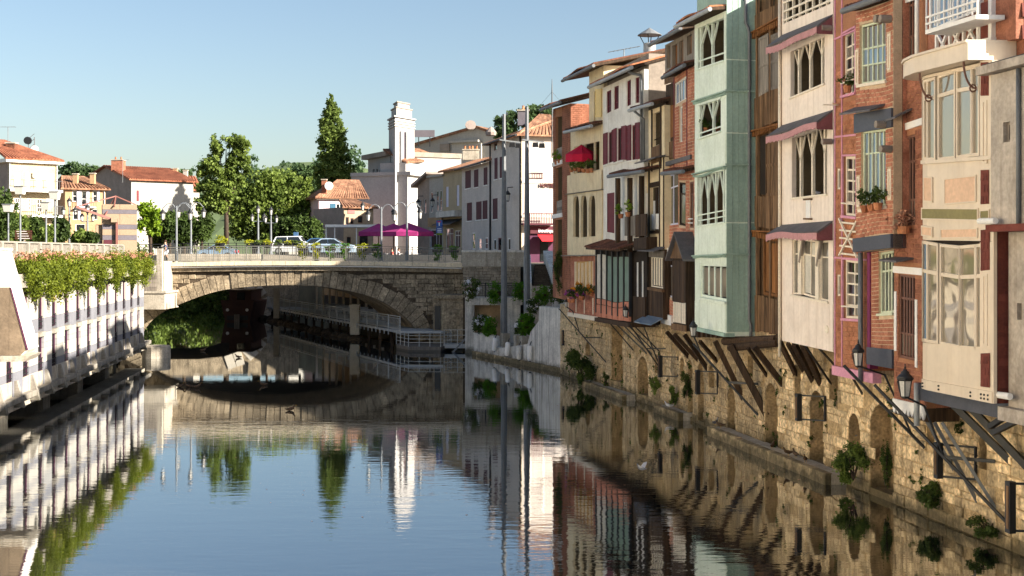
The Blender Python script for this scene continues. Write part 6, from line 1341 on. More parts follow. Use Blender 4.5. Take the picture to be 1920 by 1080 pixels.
ez=ze; slope(f,t,(-.5,.4,ez),(f.W+.5,.4,ez),(f.W-1.5,-4.5,ez+1.55),(.3,-4.5,ez+1.55),rooft2,.34); slope(f,t,(f.W+.5,.4,ez),(f.W+.5,-9,ez),(f.W-1.5,-4.51,ez+1.55),(f.W-1.5,-4.5,ez+1.55),rooft2,.34); slope(f,t,(-.5,-9,ez),(-.5,.4,ez),(.3,-4.5,ez+1.55),(.3,-4.51,ez+1.55),rooft2,.34)
for px,py in ((142,346),(174,345)): chimney(t,gx(px,141),141,gz(py,141),1.1,.5,org,0)
MB(f).tube([(f.W-.15,.08,GZ),(f.W-.15,.08,ze)],.06,6).build('drainpipe',zinc_l,t)
# --- house with grey gable
f=FP(153,182,246,170); t=thing('gabled_house','house with a big shaded grey gable and a lit white side under red tiles','house',f.w(f.W/2,-5,GZ))
zl=f.z(330,0); zr=f.z(335,f.W); up=f.u(200); zp=f.z(312,up); dp=9
MB(f).prism([(0,GZ-.2),(f.W,GZ-.2),(f.W,zr),(up,zp),(0,zl-1)],0,-dp).build('gable_wall',gryw,t)
g=FP(246,170,312,178); g.W=dp; n_=g
fr2=Fr(f.w(f.W,0,0)[:2],(-f.n.x,-f.n.y),(f.d.x,f.d.y)); ws=MB(fr2).box(0,dp,.002,.03,GZ,zr-.02).build('side_wall',wht,t)
for (x0,y0,x1,y1,mt_) in ((256,357,260,377,rust),(268,359,271,373,white_p),(281,363,287,378,white_p)):
    R=fr2.rc(x0,y0,x1,y1); shutter(fr2,t,R,.04,mt_,5)
slope(f,t,(f.W+.5,.5,zr-.1),(f.W+.5,-dp-.5,zr-.1),(up,-dp-.5,zp+.1),(up,.5,zp+.1),rooft,.34); slope(f,t,(-.5,-dp-.5,zl-1.1),(-.5,.5,zl-1.1),(up,.5,zp+.1),(up,-dp-.5,zp+.1),rooft,.34)
chimney(t,gx(222,174),174,gz(322,174),1.5,1.5,brick_d,2)
p=(gx(230,165),165,gz(338,165)); antenna(p[0],p[1],p[2],gz(300,165)-p[2],1.6,'TV antenna with dish on the gabled house',5,.05)
# --- terraced roofs beyond
for i,(x0,x1,Y,pe,pr,wm,lab) in enumerate(((299,352,178,352,327,org,'low house with a ribbed red roof next to the gabled house'),(318,374,186,356,330,wht,'house with a wide orange roof half hidden by the tall sparse tree'),(541,600,190,383,371,wht,'small white house with a red roof between the trees'))):
    f=FP(x0,Y,x1,Y+2); ze=f.z(pe,f.W/2); t,H=base('terrace_house',lab,f,ze,8,wm,wm,[(x0+9,pe+8,x0+15,pe+26),(x0+24,pe+9,x0+30,pe+27),(x0+38,pe+9,x0+44,pe+28)])
    for h in H: shutter(f,t,h,-.08,[white_p,lilac,white_p][i],5)
    slope(f,t,(-.4,.4,ze),(f.W+.4,.4,ze),(f.W+.4,-4,f.z(pr,f.W/2,-4)),(-.4,-4,f.z(pr,f.W/2,-4)),rooft,.36)
    chimney(t,gx(x0+30,Y+3),Y+3,f.z(pr+6,f.W/2,-3),1.2,.6,wm,0)
# --- striped kiosk with cable pylon
f=FP(192,118,257,119); zt=f.z(383,f.W/2); t=thing('striped_kiosk','square beige and grey striped kiosk under red steel stays','kiosk',f.w(f.W/2,-2,GZ)); tanp=M('tan_panel',(152,130,108),.85,.06,1.,.1); greyp=M('grey_panel',(104,98,104),.8,.08,1.,.1)
zs=[GZ-.2]+[f.z(y,f.W/2) for y in (450,441,430,421,401,393,383)]
for i,(a,b) in enumerate(zip(zs,zs[1:])):
    n=1 if i%2 else 2
    for k in range(n): MB(f).box(f.W*k/n+.01,f.W*(k+1)/n-.01,-3.4,0,a+.008,b-.008).build('stripe_panel',greyp if i%2 else tanp,t)
MB(f).box(f.u(180),-.02,-2.5,-.3,GZ-.2,f.z(421,0)).build('side_block',tanp,t); MB(f).box(f.u(181),f.u(190),-.31,-.27,GZ,f.z(447,0)).build('stripe_panel',greyp,t)
redst=M('red_steel',(128,84,76),.6,.1,2.,.05); A_=(f.u(218),-1,f.z(367,f.W/2)); 
for q in ((f.u(142),1.2,f.z(389,0)),(f.u(214),.25,f.z(388,f.W/2)),(f.u(196),.25,f.z(405,f.W/2)),(f.u(258),-1,f.z(384,f.W))): MB(f).bar(A_,q,.1).build('stay',redst,t)
MB(f).bar((f.u(142),1.2,f.z(389,0)),(f.u(208),.3,f.z(411,f.W/2)),.2).build('boom',redst,t); MB(f).bar((f.u(219),.2,GZ),(f.u(219),.2,f.z(411,f.W/2)),.2).build('mast',redst,t); MB(f).box(f.u(208),f.u(220),.05,.6,f.z(417,f.W/2),f.z(409,f.W/2)).build('joint_box',tanp,t)
R=f.rc(195,450,210,459); MB(f).box(R[0],R[1],0,.05,R[2],R[3]).build('notice_board',maroon,t)
# --- pink house
f=FP(598,150,668,151.5); ze=f.z(371,f.W/2); hol=[(630,382,644,408),(633,436,641,452)]
t,H=base('pink_house','pale pink house with teal shutters and ribbed clay roof','' or f,ze,9,pnk,pnk,hol)
for h in H: win(f,t,h,-.05,2,3,white_p,glass,.07,.05,one=True); w_=min(.9,(h[1]-h[0])*.75); shutter(f,t,(h[0]-w_-.03,h[0]-.03,h[2],h[3]),.01,teal,6); shutter(f,t,(h[1]+.03,h[1]+w_+.03,h[2],h[3]),.01,teal,6)
MB(f).box(-.3,f.W+.3,-.1,.25,ze-.25,ze).build('eave_moulding',stucco_g,t)
slope(f,t,(-.5,.4,ze),(f.W+1.5,.4,ze),(f.W+1.5,-5,f.z(338,f.W,-5)),(f.W*.72,-5,f.z(338,f.W,-5)),rooft2,.3)
slope(f,t,(-.5,-9.4,ze),(-.5,.4,ze),(f.W*.72,-5,f.z(338,f.W,-5)),(f.W*.72,-5.01,f.z(338,f.W,-5)),rooft2,.3)
chimney(t,gx(608,151),151,ze+.2,1.9,.55,brick_d,0); q=(gx(617,150.5),150.5,ze+1.4); MB().lathe((q[0],q[1]),[(.0,q[2]-.4),(.05,q[2]-.4)],8); MB().tube([(q[0],q[1]-.02,q[2]),(q[0],q[1]-.12,q[2])],.5,14).build('satellite_dish',white_p,t)
# --- sandy annex
f=FP(645,141,700,143); ze=f.z(389,f.W/2); t,H=base('sandy_annex','sandy shop annex with small windows beside the pink house','' or f,ze,8,M('sandy_wall',(170,150,126),.9,.1,.8,.2),gryw,[(648,407,654,421),(657,409,663,420),(671,405,680,418),(650,444,658,460),(674,436,690,460)])
for h in H: win(f,t,h,-.05,1,1,brown_f,glass,.06,.05,one=True)
slope(f,t,(-.4,.4,ze),(f.W+.4,.4,ze),(f.W+.4,-5,ze+1.0),(f.W*.5,-5,ze+1.0),rooft2,.34); MB(f).box(f.u(652),f.u(665),0,.06,f.z(401,f.W/2),f.z(392,f.W/2)).build('sign_board',M('pinkish_board',(150,104,100),.8,.08,2.,.05),t)
# --- white tower building
tw=thing('white_tower_building','white art deco building with a tall stepped tower','building',(gx(752,165),168,GZ)); towm=M('tower_render',(162,159,157),.9,.06,.6,.15,streak=.3,stain=(170,166,164))
a=FP(741,160,777,164); b=FP(729,164.5,741,160)
xs=[Vector(q) for q in (a.w(0,0,0)[:2],a.w(a.W,0,0)[:2])]; C0=xs[0]; C1=xs[1]; C3=Vector(b.w(0,0,0)[:2]); C2=C1+C3-C0
def tier(s,z0,z1,mat=towm,name='tower_shaft'):
    c=(C0+C1+C2+C3)/4; return MB().plan([tuple(c+(q-c)*s) for q in (C0,C1,C2,C3)],z0,z1).build(name,mat,tw)
Zt=lambda py: gz(py,161)
tier(1,GZ-.2,Zt(222)); 
for (s,y0,y1) in ((1.14,221,218.5),(1.08,228,226),(1.08,233,231),(1.08,238,236)): tier(s,Zt(y0)+.001,Zt(y1),towm,'tower_ledge')
tier(.8,Zt(218.5)+.002,Zt(202)); tier(.88,Zt(202)+.002,Zt(200),stucco_g,'tower_ledge'); tier(.6,Zt(200)+.003,Zt(191)); tier(.68,Zt(191)+.003,Zt(188.5),stucco_g,'tower_ledge')
R=a.rc(749,247,760,330); MB(a).box(R[0],R[0]+(R[1]-R[0])*.35,0,.3,R[2],R[3]).build('tower_fin',towm,tw); MB(a).box(R[0]+(R[1]-R[0])*.5,R[1]-.2,.0,.03,R[2],R[3]).build('tower_slot',greyp,tw); MB(a).box(R[1]-.19,R[1]+.2,0,.3,R[2],R[3]).build('tower_fin',towm,tw)
f=FP(690,170,731,163); ze=f.z(296,f.W/2); hol=[(699+i*6.2,317,702.5+i*6.2,388) for i in range(4)]; H=[f.rc(*h) for h in hol]; wallp(f,tw,0,f.W,GZ-.2,ze,H,0,.5,towm); body(f,tw,0,f.W,-.51,-10,GZ-.2,ze,towm)
for h in H: MB(f).box(h[0],h[1],-.48,-.42,h[2],h[3]).build('window_slit',greyp,tw)
MB(f).box(-.7,f.W+.2,-10,.7,ze,ze+.6).build('roof_slab',stucco_g,tw); MB(f).box(f.u(692),f.u(728),.0,1.2,f.z(438,f.W/2),f.z(431,f.W/2)).build('door_canopy',towm,tw)
g=FP(764,160,806,166); ze=g.z(331,g.W/2); wallp(g,tw,0,g.W,GZ-.2,ze,[],0,.5,towm); body(g,tw,0,g.W,-.51,-8,GZ-.2,ze,towm); MB(g).box(-.2,g.W,-8,.5,ze,ze+.45).build('roof_slab',towm,tw)
slope(g,tw,(.3,-.3,ze+1.6),(g.W+5,-.3,ze+2.8),(g.W+5,-4,ze+4.2),(1,-4,ze+3.4),rooft2,.4); MB(g).box(.3,g.W+5,-4,-.4,ze+.46,ze+1.6).build('upper_wall',towm,tw)
R=(gx(779,158),158); 
# --- big white hall behind, with a dish and a hoarding
f=FP(772,186,932,180); t=thing('white_hall','large white hall with a low gable and tiled verge behind the tower','building',f.w(f.W/2,-6,GZ))
P=[(0,GZ),(f.W,GZ),(f.W,f.z(254,f.W)),(f.u(893),f.z(240,f.u(893))),(0,f.z(275,0))]; MB(f).prism(P,0,-12).build('gable_wall',wht,t)
for (p,q) in ((P[4],P[3]),(P[3],P[2])): MB(f).prism([(p[0],p[1]),(q[0],q[1]),(q[0],q[1]+.35),(p[0],p[1]+.35)],.4,-12).build('tiled_verge',rooft2,t)
R=f.rc(826,270,844,284); MB(f).box(R[0],R[1],0,.25,R[2],R[3]).build('box_window',stucco_g,t); MB(f).box(f.u(846),f.u(902),.0,1.,f.z(268,f.u(870)),f.z(264,f.u(870))).build('terrace_ledge',wht,t)
MB(f).box(f.u(850),f.u(905),.0,.5,f.z(330,f.u(870)),f.z(268,f.u(870))-.01).build('terrace_wall',wht,t)
q=Vector(f.w(f.u(882,.2),.1,f.z(235,f.u(882)))); MB().tube([(q.x,q.y-.5,q.z-.1),(q.x,q.y-.7,q.z+.0)],.75,16).build('satellite_dish',gryw,t)
t=thing('roof_hoarding','dark hoarding panel on posts above the white hall','hoarding',(gx(796,184),184,gz(275,184))); MB().box(gx(777,183),gx(815,183),182.9,183.1,gz(257,183),gz(244,183)).build('panel',greyp,t)
for px in (785,806): MB().bar((gx(px,183),183,gz(275,183)),(gx(px,183),183,gz(257,183)),.12).build('support_post',iron,t)
# --- small houses between tower and shuttered house
f=FP(783,146,806,143); t,H=base('narrow_gable_house','narrow grey house with a sloping verge behind the parasol','' or f,f.z(335,f.W/2),8,stucco_g,stucco_g,[(787,375,790,398),(795,373,799,400)])
for h in H: win(f,t,h,-.05,1,2,white_p,glass,.05,.04,one=True)
MB(f).prism([(-.6,f.z(352,0)),(f.W+.3,f.z(326,f.W)),(f.W+.3,f.z(322,f.W)),(-.6,f.z(346,0))],.6,-8).build('roof_verge',gryw,t)
f=FP(805,143,832,140); t,H=base('white_shop_house','white shop house with narrow windows behind the blue street sign','' or f,f.z(332,f.W/2),8,wht,wht,[(807,361,811,398),(818,358,822,396),(824,357,828,395),(807,430,829,466)])
for h in H[:3]: win(f,t,h,-.05,1,2,white_p,glass,.06,.05,one=True)
shop(f,t,H[3],-.05,lilac,glass); MB(f).box(.2,f.W,.0,.3,f.z(425,f.W/2),f.z(408,f.W/2)).build('shop_fascia',org,t); MB(f).box(-.2,f.W+.2,-.2,.3,f.z(332,f.W/2),f.z(328,f.W/2)).build('cornice',wht,t)
f=FP(831,140,868,134); t,H=base('beige_shop_house','beige shop house with tiled eave and a dark awning','' or f,f.z(319,f.W/2),8,crm,crm,[(836,350,841,388),(856,347,861,386),(836,428,850,466),(853,432,863,466)])
for h in H[:2]: shutter(f,t,h,-.08,lilac,6)
shop(f,t,H[2],-.05,white_p,glass); shop(f,t,H[3],-.05,white_p,glass); ze=f.z(319,f.W/2); slope(f,t,(-.4,.5,ze),(f.W+.3,.5,ze),(f.W+.3,-4,ze+1.4),(-.4,-4,ze+1.4),rooft2,.32)
z=f.z(414,f.W/2); MB(f).hexa([(.2,.0,z+.1),(f.W-.2,.0,z+.1),(f.W-.2,1.4,z-.5),(.2,1.4,z-.5),(.2,.0,z+.2),(f.W-.2,.0,z+.2),(f.W-.2,1.4,z-.42),(.2,1.4,z-.42)]).build('awning',iron,t); MB(f).box(.1,f.W-.1,.0,.9,f.z(407,f.W/2),f.z(396,f.W/2)).build('balcony_front',conc,t)
for px in (833,860): 
    c=f.w(f.u(876 if px==860 else 890,-5),-5,0); chimney(t,c[0],c[1],gz(300,c[1]),gz(282,c[1])-gz(300,c[1]),1.0,conc_d,2)
# --- long house with maroon shutters
f=FP(866,133,921,121); ze=f.z(310,f.W/2)
hol=[(872.5,320,883,353),(889,318,897,351),(907,314,914,347),(875,380,885,414),(893,378,903,412),(905,376,914,411),(897,446,903,468),(909,445,915,468),(885,436,891,468)]
t,H=base('maroon_shuttered_house','long mauve-grey house with maroon shutters left of the hotel corner','' or f,ze,9,mauve,mauve,hol)
for i,h in enumerate(H):
    if i<6: shutter(f,t,(h[0],h[1],h[2],h[3]),-.03 if i!=3 else -.1,maroon,8); MB(f).box(h[0]-.05,h[1]+.05,0,.08,h[2]-.1,h[2]-.003).build('sill',white_p,t)
    else: win(f,t,h,-.02,1,2,white_p,glass,.12,.06,one=True)
slope(f,t,(-.4,.6,ze),(f.W+.2,.6,ze),(f.W+.2,-5,ze+1.8),(-.4,-5,ze+1.8),rooft2,.3); MB(f).tube([(-.4,.68,ze-.05),(f.W+.2,.68,ze-.05)],.1,8).build('gutter',iron,t)
pipe(f,t,[(f.W-.05,.1,GZ),(f.W-.05,.1,f.z(270,f.W)),(f.W-.9,.3,f.z(268,f.W))],.08,iron)
wl=metal('wire',(60,60,60),.5)
# --- hotel on the corner
f=FP(921,121,978,111.5); ze=f.z(262,f.W/2); hol=[(927,296,933,336),(937,294,942,334),(924,372,933,411),(942,370,944,408),(926,268,932,282),(940,265,946,280),(925,448,930,470),(934,446,941,470),(952,446,957,470)]
t,H=base('corner_hotel','corner hotel, shaded mauve side with maroon shutters and a sunlit limestone front','' or f,ze,9,mauve,mauve,hol,'building')
for i,h in enumerate(H):
    if i<4: shutter(f,t,h,-.04,maroon,8); MB(f).box(h[0]-.05,h[1]+.05,0,.08,h[2]-.1,h[2]-.003).build('sill',white_p,t)
    elif i<6: win(f,t,h,-.06,1,1,brown_f,glass,.08,.05,one=True)
    else: win(f,t,h,-.03,1,1,white_p if i!=7 else maroon,glass,.12,.05,one=True)
fr_=FP(978,111.5,1052,112.6); hol=[(995,290,1017,334),(996,362,1017,400)]
H=[fr_.rc(*h) for h in hol]; wallp(fr_,t,.01,fr_.W,GZ-.2,ze,H,0,.3,lime,'limestone_front'); body(fr_,t,.4,fr_.W,-.31,-8,GZ-.2,ze,lime,'front_body')
for h in H:
    win(fr_,t,h,-.06,2,1,maroon,glass_w,.1,.07,tr=(.75,)); m=MB(fr_); fw=.18
    m.box(h[0]-fw,h[0],0,.05,h[2],h[3]+fw); m.box(h[1],h[1]+fw,0,.05,h[2],h[3]+fw); m.box(h[0],h[1],0,.05,h[3],h[3]+fw); m.build('window_surround',stucco,t)
MB(fr_).box(0.02,fr_.W,0,.09,fr_.z(343,1),fr_.z(339,1)).build('string_course',stucco,t); MB(fr_).box(.02,fr_.W,0,.09,fr_.z(408,1),fr_.z(404,1)).build('string_course',stucco,t)
h=H[0]; m=MB(fr_)
for zq in (0,.45): m.bar((h[0]-.05,.12,h[2]+zq),(h[1]+.05,.12,h[2]+zq),.05)
for i in range(8): u=h[0]+(h[1]-h[0])*i/7; m.bar((u,.12,h[2]),(u,.12,h[2]+.45),.03)
m.build('window_rail',maroon,t)
a,b=fr_.u(981,.9),fr_.u(1040,.9); z=fr_.z(419,1.5); bs=MB(fr_).box(a,b,.1,.95,z-.15,z).build('balcony_slab',maroon,t); MB(fr_).bar((a,.9,z+.85),(b,.9,z+.85),.06).build('balcony_rail',maroon,bs)
for i in range(20): u=a+(b-a)*i/19; MB(fr_).bar((u,.9,z),(u,.9,z+.85),.05).build('baluster',maroon,bs)
zc0,zc1=fr_.z(438,1.5),fr_.z(424,1.5); MB(fr_).box(fr_.u(992),fr_.W,.0,.35,zc0,zc1).build('shop_fascia',maroon,t)
MB(fr_).box(fr_.u(993),fr_.W,.02,.1,GZ,zc0-.01).build('shopfront',plum,t); R=fr_.rc(1012,449,1027,470); MB(fr_).box(R[0],R[1],.1,.14,GZ+.1,R[3]).build('shop_door',glass,t)
redc=M('red_canvas',(196,44,52),.8,.06,2.,.1); za=fr_.z(439,1.5); MB(fr_).hexa([(fr_.u(1005),.36,za-.1),(fr_.W,.36,za-.1),(fr_.W,1.6,za-.65),(fr_.u(1005),1.6,za-.65),(fr_.u(1005),.36,za-.04),(fr_.W,.36,za-.04),(fr_.W,1.6,za-.59),(fr_.u(1005),1.6,za-.59)]).build('shop_awning',redc,t)
def text(s,fr,u,v,z,size,mat,parent,name='lettering',ext=.02,bold=False):
    c=bpy.data.curves.new(name,'FONT'); c.body=s; c.size=size; c.extrude=ext; c.align_x='LEFT'
    if bold: c.offset=size*.012
    c.materials.append(mat); tmp=bpy.data.objects.new(name,c); COL.objects.link(tmp); bpy.context.view_layer.update()
    me=bpy.data.meshes.new_from_object(tmp.evaluated_get(bpy.context.evaluated_depsgraph_get())); bpy.data.objects.remove(tmp); o=link(name,me,mat)
    import mathutils
    M3=mathutils.Matrix(((fr.d.x,0,fr.n.x),(fr.d.y,0,fr.n.y),(0,1,0))); p=fr.w(u,v,z); o.rotation_euler=M3.to_euler()
    off=root_of(parent) if parent else (0,0,0); o.location=(p[0]-off[0],p[1]-off[1],p[2]-off[2])
    if parent: o.parent=parent
    return o
lw=M('letter_white',(240,236,232),.6,.02,2.,0); lb=M('letter_brown',(92,34,30),.6,.05,2.,0)
text('HOTEL',fr_,fr_.u(1011),.14,fr_.z(351,1.5),.46,lb,t,'hotel_lettering',.05,True); text('Boutique',fr_,fr_.u(1006.5),.36,fr_.z(435.5,1.5),.44,lw,t,'shop_lettering',.02,True)
ez=ze; slope(f,t,(-.5,.6,ez),(f.W+.6,.6,ez),(f.W-2.5,-4.5,ez+1.9),(1.5,-4.5,ez+1.9),rooft2,.34); slope(fr_,t,(-.6,.6,ez),(fr_.W+.5,.6,ez),(fr_.W+.5,-4.5,ez+2.3),(3.2,-4.5,ez+2.3),rooft2,.34); slope(f,t,(-.5,-9,ez),(-.5,.6,ez),(1.5,-4.5,ez+1.9),(1.5,-4.51,ez+1.9),rooft2,.34)
MB(f).tube([(-.5,.7,ez-.06),(f.W+.6,.7,ez-.06)],.1,8).build('gutter',iron,t); pipe(f,t,[(f.W-.12,.1,GZ),(f.W-.12,.1,ez)],.08,iron)
for i,z in enumerate([GZ+.6+.62*k for k in range(17)]): MB(f).box(f.W-.5+.12*(i%2),f.W+.02,-.02,.035,z,z+.55).build('quoin',lime,t)
chimney(t,gx(981,116),116,gz(236,116),gz(209,116)-gz(236,116),1.0,greyp,1)
c=(gx(920.5,122),122); MB().lathe(c,[(.5,gz(254,122)),(.55,gz(248,122)),(.3,gz(242,122)),(.1,gz(238,122))],10).build('roof_cowl',gryw,t)
p=(gx(1035,100),100,gz(200,100)); t=thing('radio_mast','thin guyed radio mast above the corner brick house','mast',(p[0],p[1],p[2]-4)); MB().tube([(p[0],p[1],p[2]-4),(p[0],p[1],gz(170,100)),(p[0],p[1],gz(148,100))],[.06,.05,.02],6).build('mast_tube',iron,t)
for s in (-1,1): MB().tube([(p[0],p[1],gz(172,100)),(p[0]+s*1.3,p[1],gz(208,100))],.01,4).build('guy_wire',wl,t)
# --- town block behind the river row: unseen, first house added and sized to shade the stairs, the terrace and the bridge
for i,(x0,x1,y0,y1,h,lab) in enumerate(((12,24,72,97,20.2,'plain townhouse behind the riverside row near the stairs'),(19.5,33,28,74,18.5,'plain townhouse range behind the near riverside houses'))):
    t=thing('unseen_townhouse',lab,'house',((x0+x1)/2,(y0+y1)/2,GZ)); MB().box(x0,x1,y0,y1,GZ-.2,h-1.5).build('walls',crm,t); F0=Fr((x0,y0),(0,1),(-1,0)); L=y1-y0
    slope(F0,t,(-.3,.3,h-1.5),(L+.3,.3,h-1.5),(L+.3,-(x1-x0)/2,h),(-.3,-(x1-x0)/2,h),rooft2,.8); F1=Fr((x1,y1),(0,-1),(1,0)); slope(F1,t,(-.3,.3,h-1.5),(L+.3,.3,h-1.5),(L+.3,-(x1-x0)/2,h),(-.3,-(x1-x0)/2,h),rooft2,.8)

bankw=M('left_bank_render',(246,236,214),.9,.05,.6,.1)
# --- sunlit houses on the left bank beside the viewpoint; they face the row across the river and throw warm light onto it
for i,(y0,y1,h,wm,lab) in enumerate(((-34,-12,17.5,bankw,'cream riverside house on the left bank, beyond the left picture edge, farthest back'),(-11.6,8,19,bankw,'white riverside house on the left bank, beyond the left picture edge'),(8.4,25,17,bankw,'cream riverside house on the left bank, beyond the left picture edge, middle one'),(25.4,43.5,18.5,bankw,'limestone riverside house on the left bank, just beyond the left picture edge'))):
    F0=Fr((-22.2,y0),(0,1),(1,0)); W=y1-y0; t=thing('left_bank_house',lab,'house',(-26,(y0+y1)/2,0),'houses on the left bank'); n=int(W/3.4); H=[]
    for k in range(n):
        for zf in (7.2,10.6,13.8): c=W*(k+.5)/n; H.append((c-.5,c+.5,zf,zf+1.8))
    wallp(F0,t,0,W,-1,h,H,0,.2,wm); body(F0,t,0,W,-.21,-11,-1,h,wm)
    for h_ in H: win(F0,t,h_,-.08,2,3,white_p,glass,.07,.05,one=True)
    slope(F0,t,(-.2,.5,h),(W+.2,.5,h),(W+.2,-5.5,h+2),(-.2,-5.5,h+2),rooft2,.8)
# street beyond the bridge, a little higher than the banks
o=MB().plan([(gx(285,110),109),(gx(870,110),109),(gx(870,128),132),(gx(330,128),132)],GZ-.2,6.92).build('street',asphalt); tag(o,kind='structure')
# ---------------------------------------------------------------- vegetation
lf_mid=leafy('leaf_mid',(60,80,34),(130,148,68),(164,168,90)); lf_dark=leafy('leaf_dark',(36,52,24),(84,104,48)); lf_pop=leafy('leaf_poplar',(62,82,38),(128,146,72),(160,166,92)); lf_bright=leafy('leaf_bright',(74,104,22),(150,176,48),(190,196,70),1.5); lf_yel=leafy('leaf_yellow',(120,130,30),(190,190,50),(216,206,80),2.); lf_pine=leafy('leaf_pine',(44,66,42),(88,110,66)); lf_hang=leafy('leaf_hanging',(60,76,20),(128,138,40),(166,142,84),.9); lf_far=leafy('leaf_far_hill',(46,70,50),(86,108,72),None,.15); lf_pot=leafy('leaf_planter',(50,92,16),(104,150,34),(140,176,60),2.5); lf_ivy=leafy('leaf_ivy',(40,56,24),(92,110,50),(120,124,64),2.)
bark=M('bark',(70,58,48),.95,.2,3.,.6)
pet_w=M('white_petal',(236,232,232),.8,.05,5.,0); pet_o=M('orange_petal',(222,146,40),.8,.2,6.,0); pet_p=M('purple_petal',(150,70,140),.8,.2,6.,0); pet_k=M('russet_flower',(176,128,104),.9,.2,6.,0)
def leaf_mesh(name,blobs,n,size,shell=.55,cl=None,sig=.16,flat=.0):
    """leaf-sized quads gathered in clumps through the blobs (cx,cy,cz,rx,ry,rz)"""
    B=np.array(blobs,float); vol=(B[:,3]*B[:,4]*B[:,5])**.72; cnt=np.maximum(6,(n*vol/vol.sum())).astype(int); Cs=[]
    for b,c in zip(B,cnt):
        k=max(3,int(c/(cl or 26))); d=rng.normal(size=(k,3)); d/=np.linalg.norm(d,axis=1,keepdims=True)+1e-9
        r=shell+(1-shell)*rng.random((k,1))**.5; r*=rng.uniform(.86,1.1,(k,1)); ctr=d*r
        idx=rng.integers(0,k,c); p=ctr[idx]+rng.normal(size=(c,3))*sig
        Cs.append(p*b[3:6]+b[:3])
    P=np.concatenate(Cs); m=len(P); a=rng.normal(size=(m,3)); a/=np.linalg.norm(a,axis=1,keepdims=True); nrm=rng.normal(size=(m,3)); nrm[:,2]+=flat; b=np.cross(a,nrm); b/=np.linalg.norm(b,axis=1,keepdims=True)+1e-9
    s=size*rng.uniform(.6,1.25,(m,1)); a=a*s*.5; b=b*s*.33
    V=np.stack([P-a,P-b*1.0+a*.1,P+a,P+b*1.0+a*.1],1).reshape(-1,3); F=np.arange(4*m).reshape(m,4); return V,F
def leaves(name,blobs,n,size,mat,parent,**k):
    V,F=leaf_mesh(name,blobs,n,size,**k); off=np.array(root_of(parent)); return link(name,numpy_mesh(name,V-off,F),mat,parent)
def tree(name,label,x,y,z,blobs,n,size,mat,tr=.3,th=None,cat='tree',group=None,limbs=True,**k):
    t=thing(name,label,cat,(x,y,z),group); zc=max(b[2]+b[5]*.5 for b in blobs); th=th or zc
    m=MB(); m.tube([(x,y,z-.3),(x+.1*tr,y,z+(th-z)*.35),(x-.2*tr,y,z+(th-z)*.7),(x,y,th)],[tr*1.2,tr*.85,tr*.55,tr*.15],8)
    if limbs:
        for b in blobs:
            z0=z+(th-z)*random.uniform(.25,.6); z0=min(z0,b[2]); m.tube([(x,y,z0),((x+b[0])/2,(y+b[1])/2,(z0+b[2])/2+.3),(b[0],b[1],b[2]+b[5]*.3)],[tr*.4,tr*.25,tr*.08],6)
    m.build('trunk',bark,t,True); leaves('crown',blobs,n,size,mat,t,**k); return t
def B_(px,py,Y,rx,rz,ry=None,dy=0): p=at(px,py,Y); s=Y/FPX; return (p.x,p.y+dy,p.z,rx*s,(ry or rx)*s,rz*s)
# tall sparse tree
Y=150; tree('tall_tree','tall sparse tree with an open feathery top left of the poplar',gx(424,Y),Y,GZ,[B_(410,275,Y,15,20),B_(432,262,Y,15,13),B_(455,275,Y,17,20),B_(440,300,Y,18,18),B_(462,305,Y,13,16),B_(397,305,Y,18,16),B_(383,322,Y,14,10),B_(420,322,Y,22,14),B_(450,335,Y,16,12),B_(392,352,Y,20,18),B_(425,355,Y,24,18),B_(385,385,Y,18,18),B_(412,385,Y,22,20)],12000,.42,lf_mid,.3,gz(280,Y),shell=.3,cl=40,sig=.17)
Y=156; tree('broad_tree','broad rounded dense tree right of the tall sparse tree',gx(480,Y),Y,GZ,[B_(455,385,Y,32,34),B_(490,355,Y,32,28),B_(520,340,Y,34,26),B_(548,365,Y,30,30),B_(505,390,Y,44,36),B_(565,395,Y,26,28),B_(470,425,Y,38,26),B_(530,425,Y,44,26),B_(570,350,Y,16,18)],20000,.45,lf_mid,.5,gz(350,Y),shell=.5,cl=40,sig=.18)
Y=166; bl=[]
for py,r in ((190,6),(201,12),(214,17),(230,21),(247,24),(264,25),(280,26),(297,26),(314,27),(331,27),(348,26),(366,24),(384,20)):
    bl.append(B_(621+random.uniform(-2,2)+(py-190)*.03,py,Y,r,15)); bl.append(B_(621+random.uniform(-.8,.8)*r,py+random.uniform(-6,6),Y,r*.5,12))
bl+=[B_(652,310,Y,9,20),B_(658,330,Y,11,22),B_(655,352,Y,13,20)]
tree('poplar_tree','very tall dark green poplar rising behind the pink house',gx(626,Y),Y,GZ,bl,26000,.38,lf_pop,.5,gz(215,Y),limbs=False,shell=.55,cl=16,sig=.11)
Y=136; tree('small_tree','small bright yellow-green tree behind the striped kiosk',gx(282,Y),Y,GZ,[B_(275,392,Y,14,16),B_(290,405,Y,13,18),B_(272,420,Y,14,14),B_(290,430,Y,12,12)],2600,.38,lf_bright,.2,shell=.4)
Y=143
for i,(px,py,rx,rz,lab) in enumerate(((318,425,18,26,'dark bushy tree behind the left bridge lamps'),(345,430,20,28,'dark bushy tree just left of the tall sparse tree'),(378,428,20,26,'dark bushy tree under the tall sparse tree'),(300,445,14,12,'low dark bush at the end of the bridge railing'))):
    tree('dark_tree',lab,gx(px,Y+i),Y+i,GZ,[B_(px,py,Y+i,rx,rz),B_(px-8,py+10,Y+i,rx*.8,rz*.7),B_(px+8,py-8,Y+i,rx*.7,rz*.7)],2600,.42,lf_dark,.2,group='dark trees behind the bridge',shell=.4)
Y=138
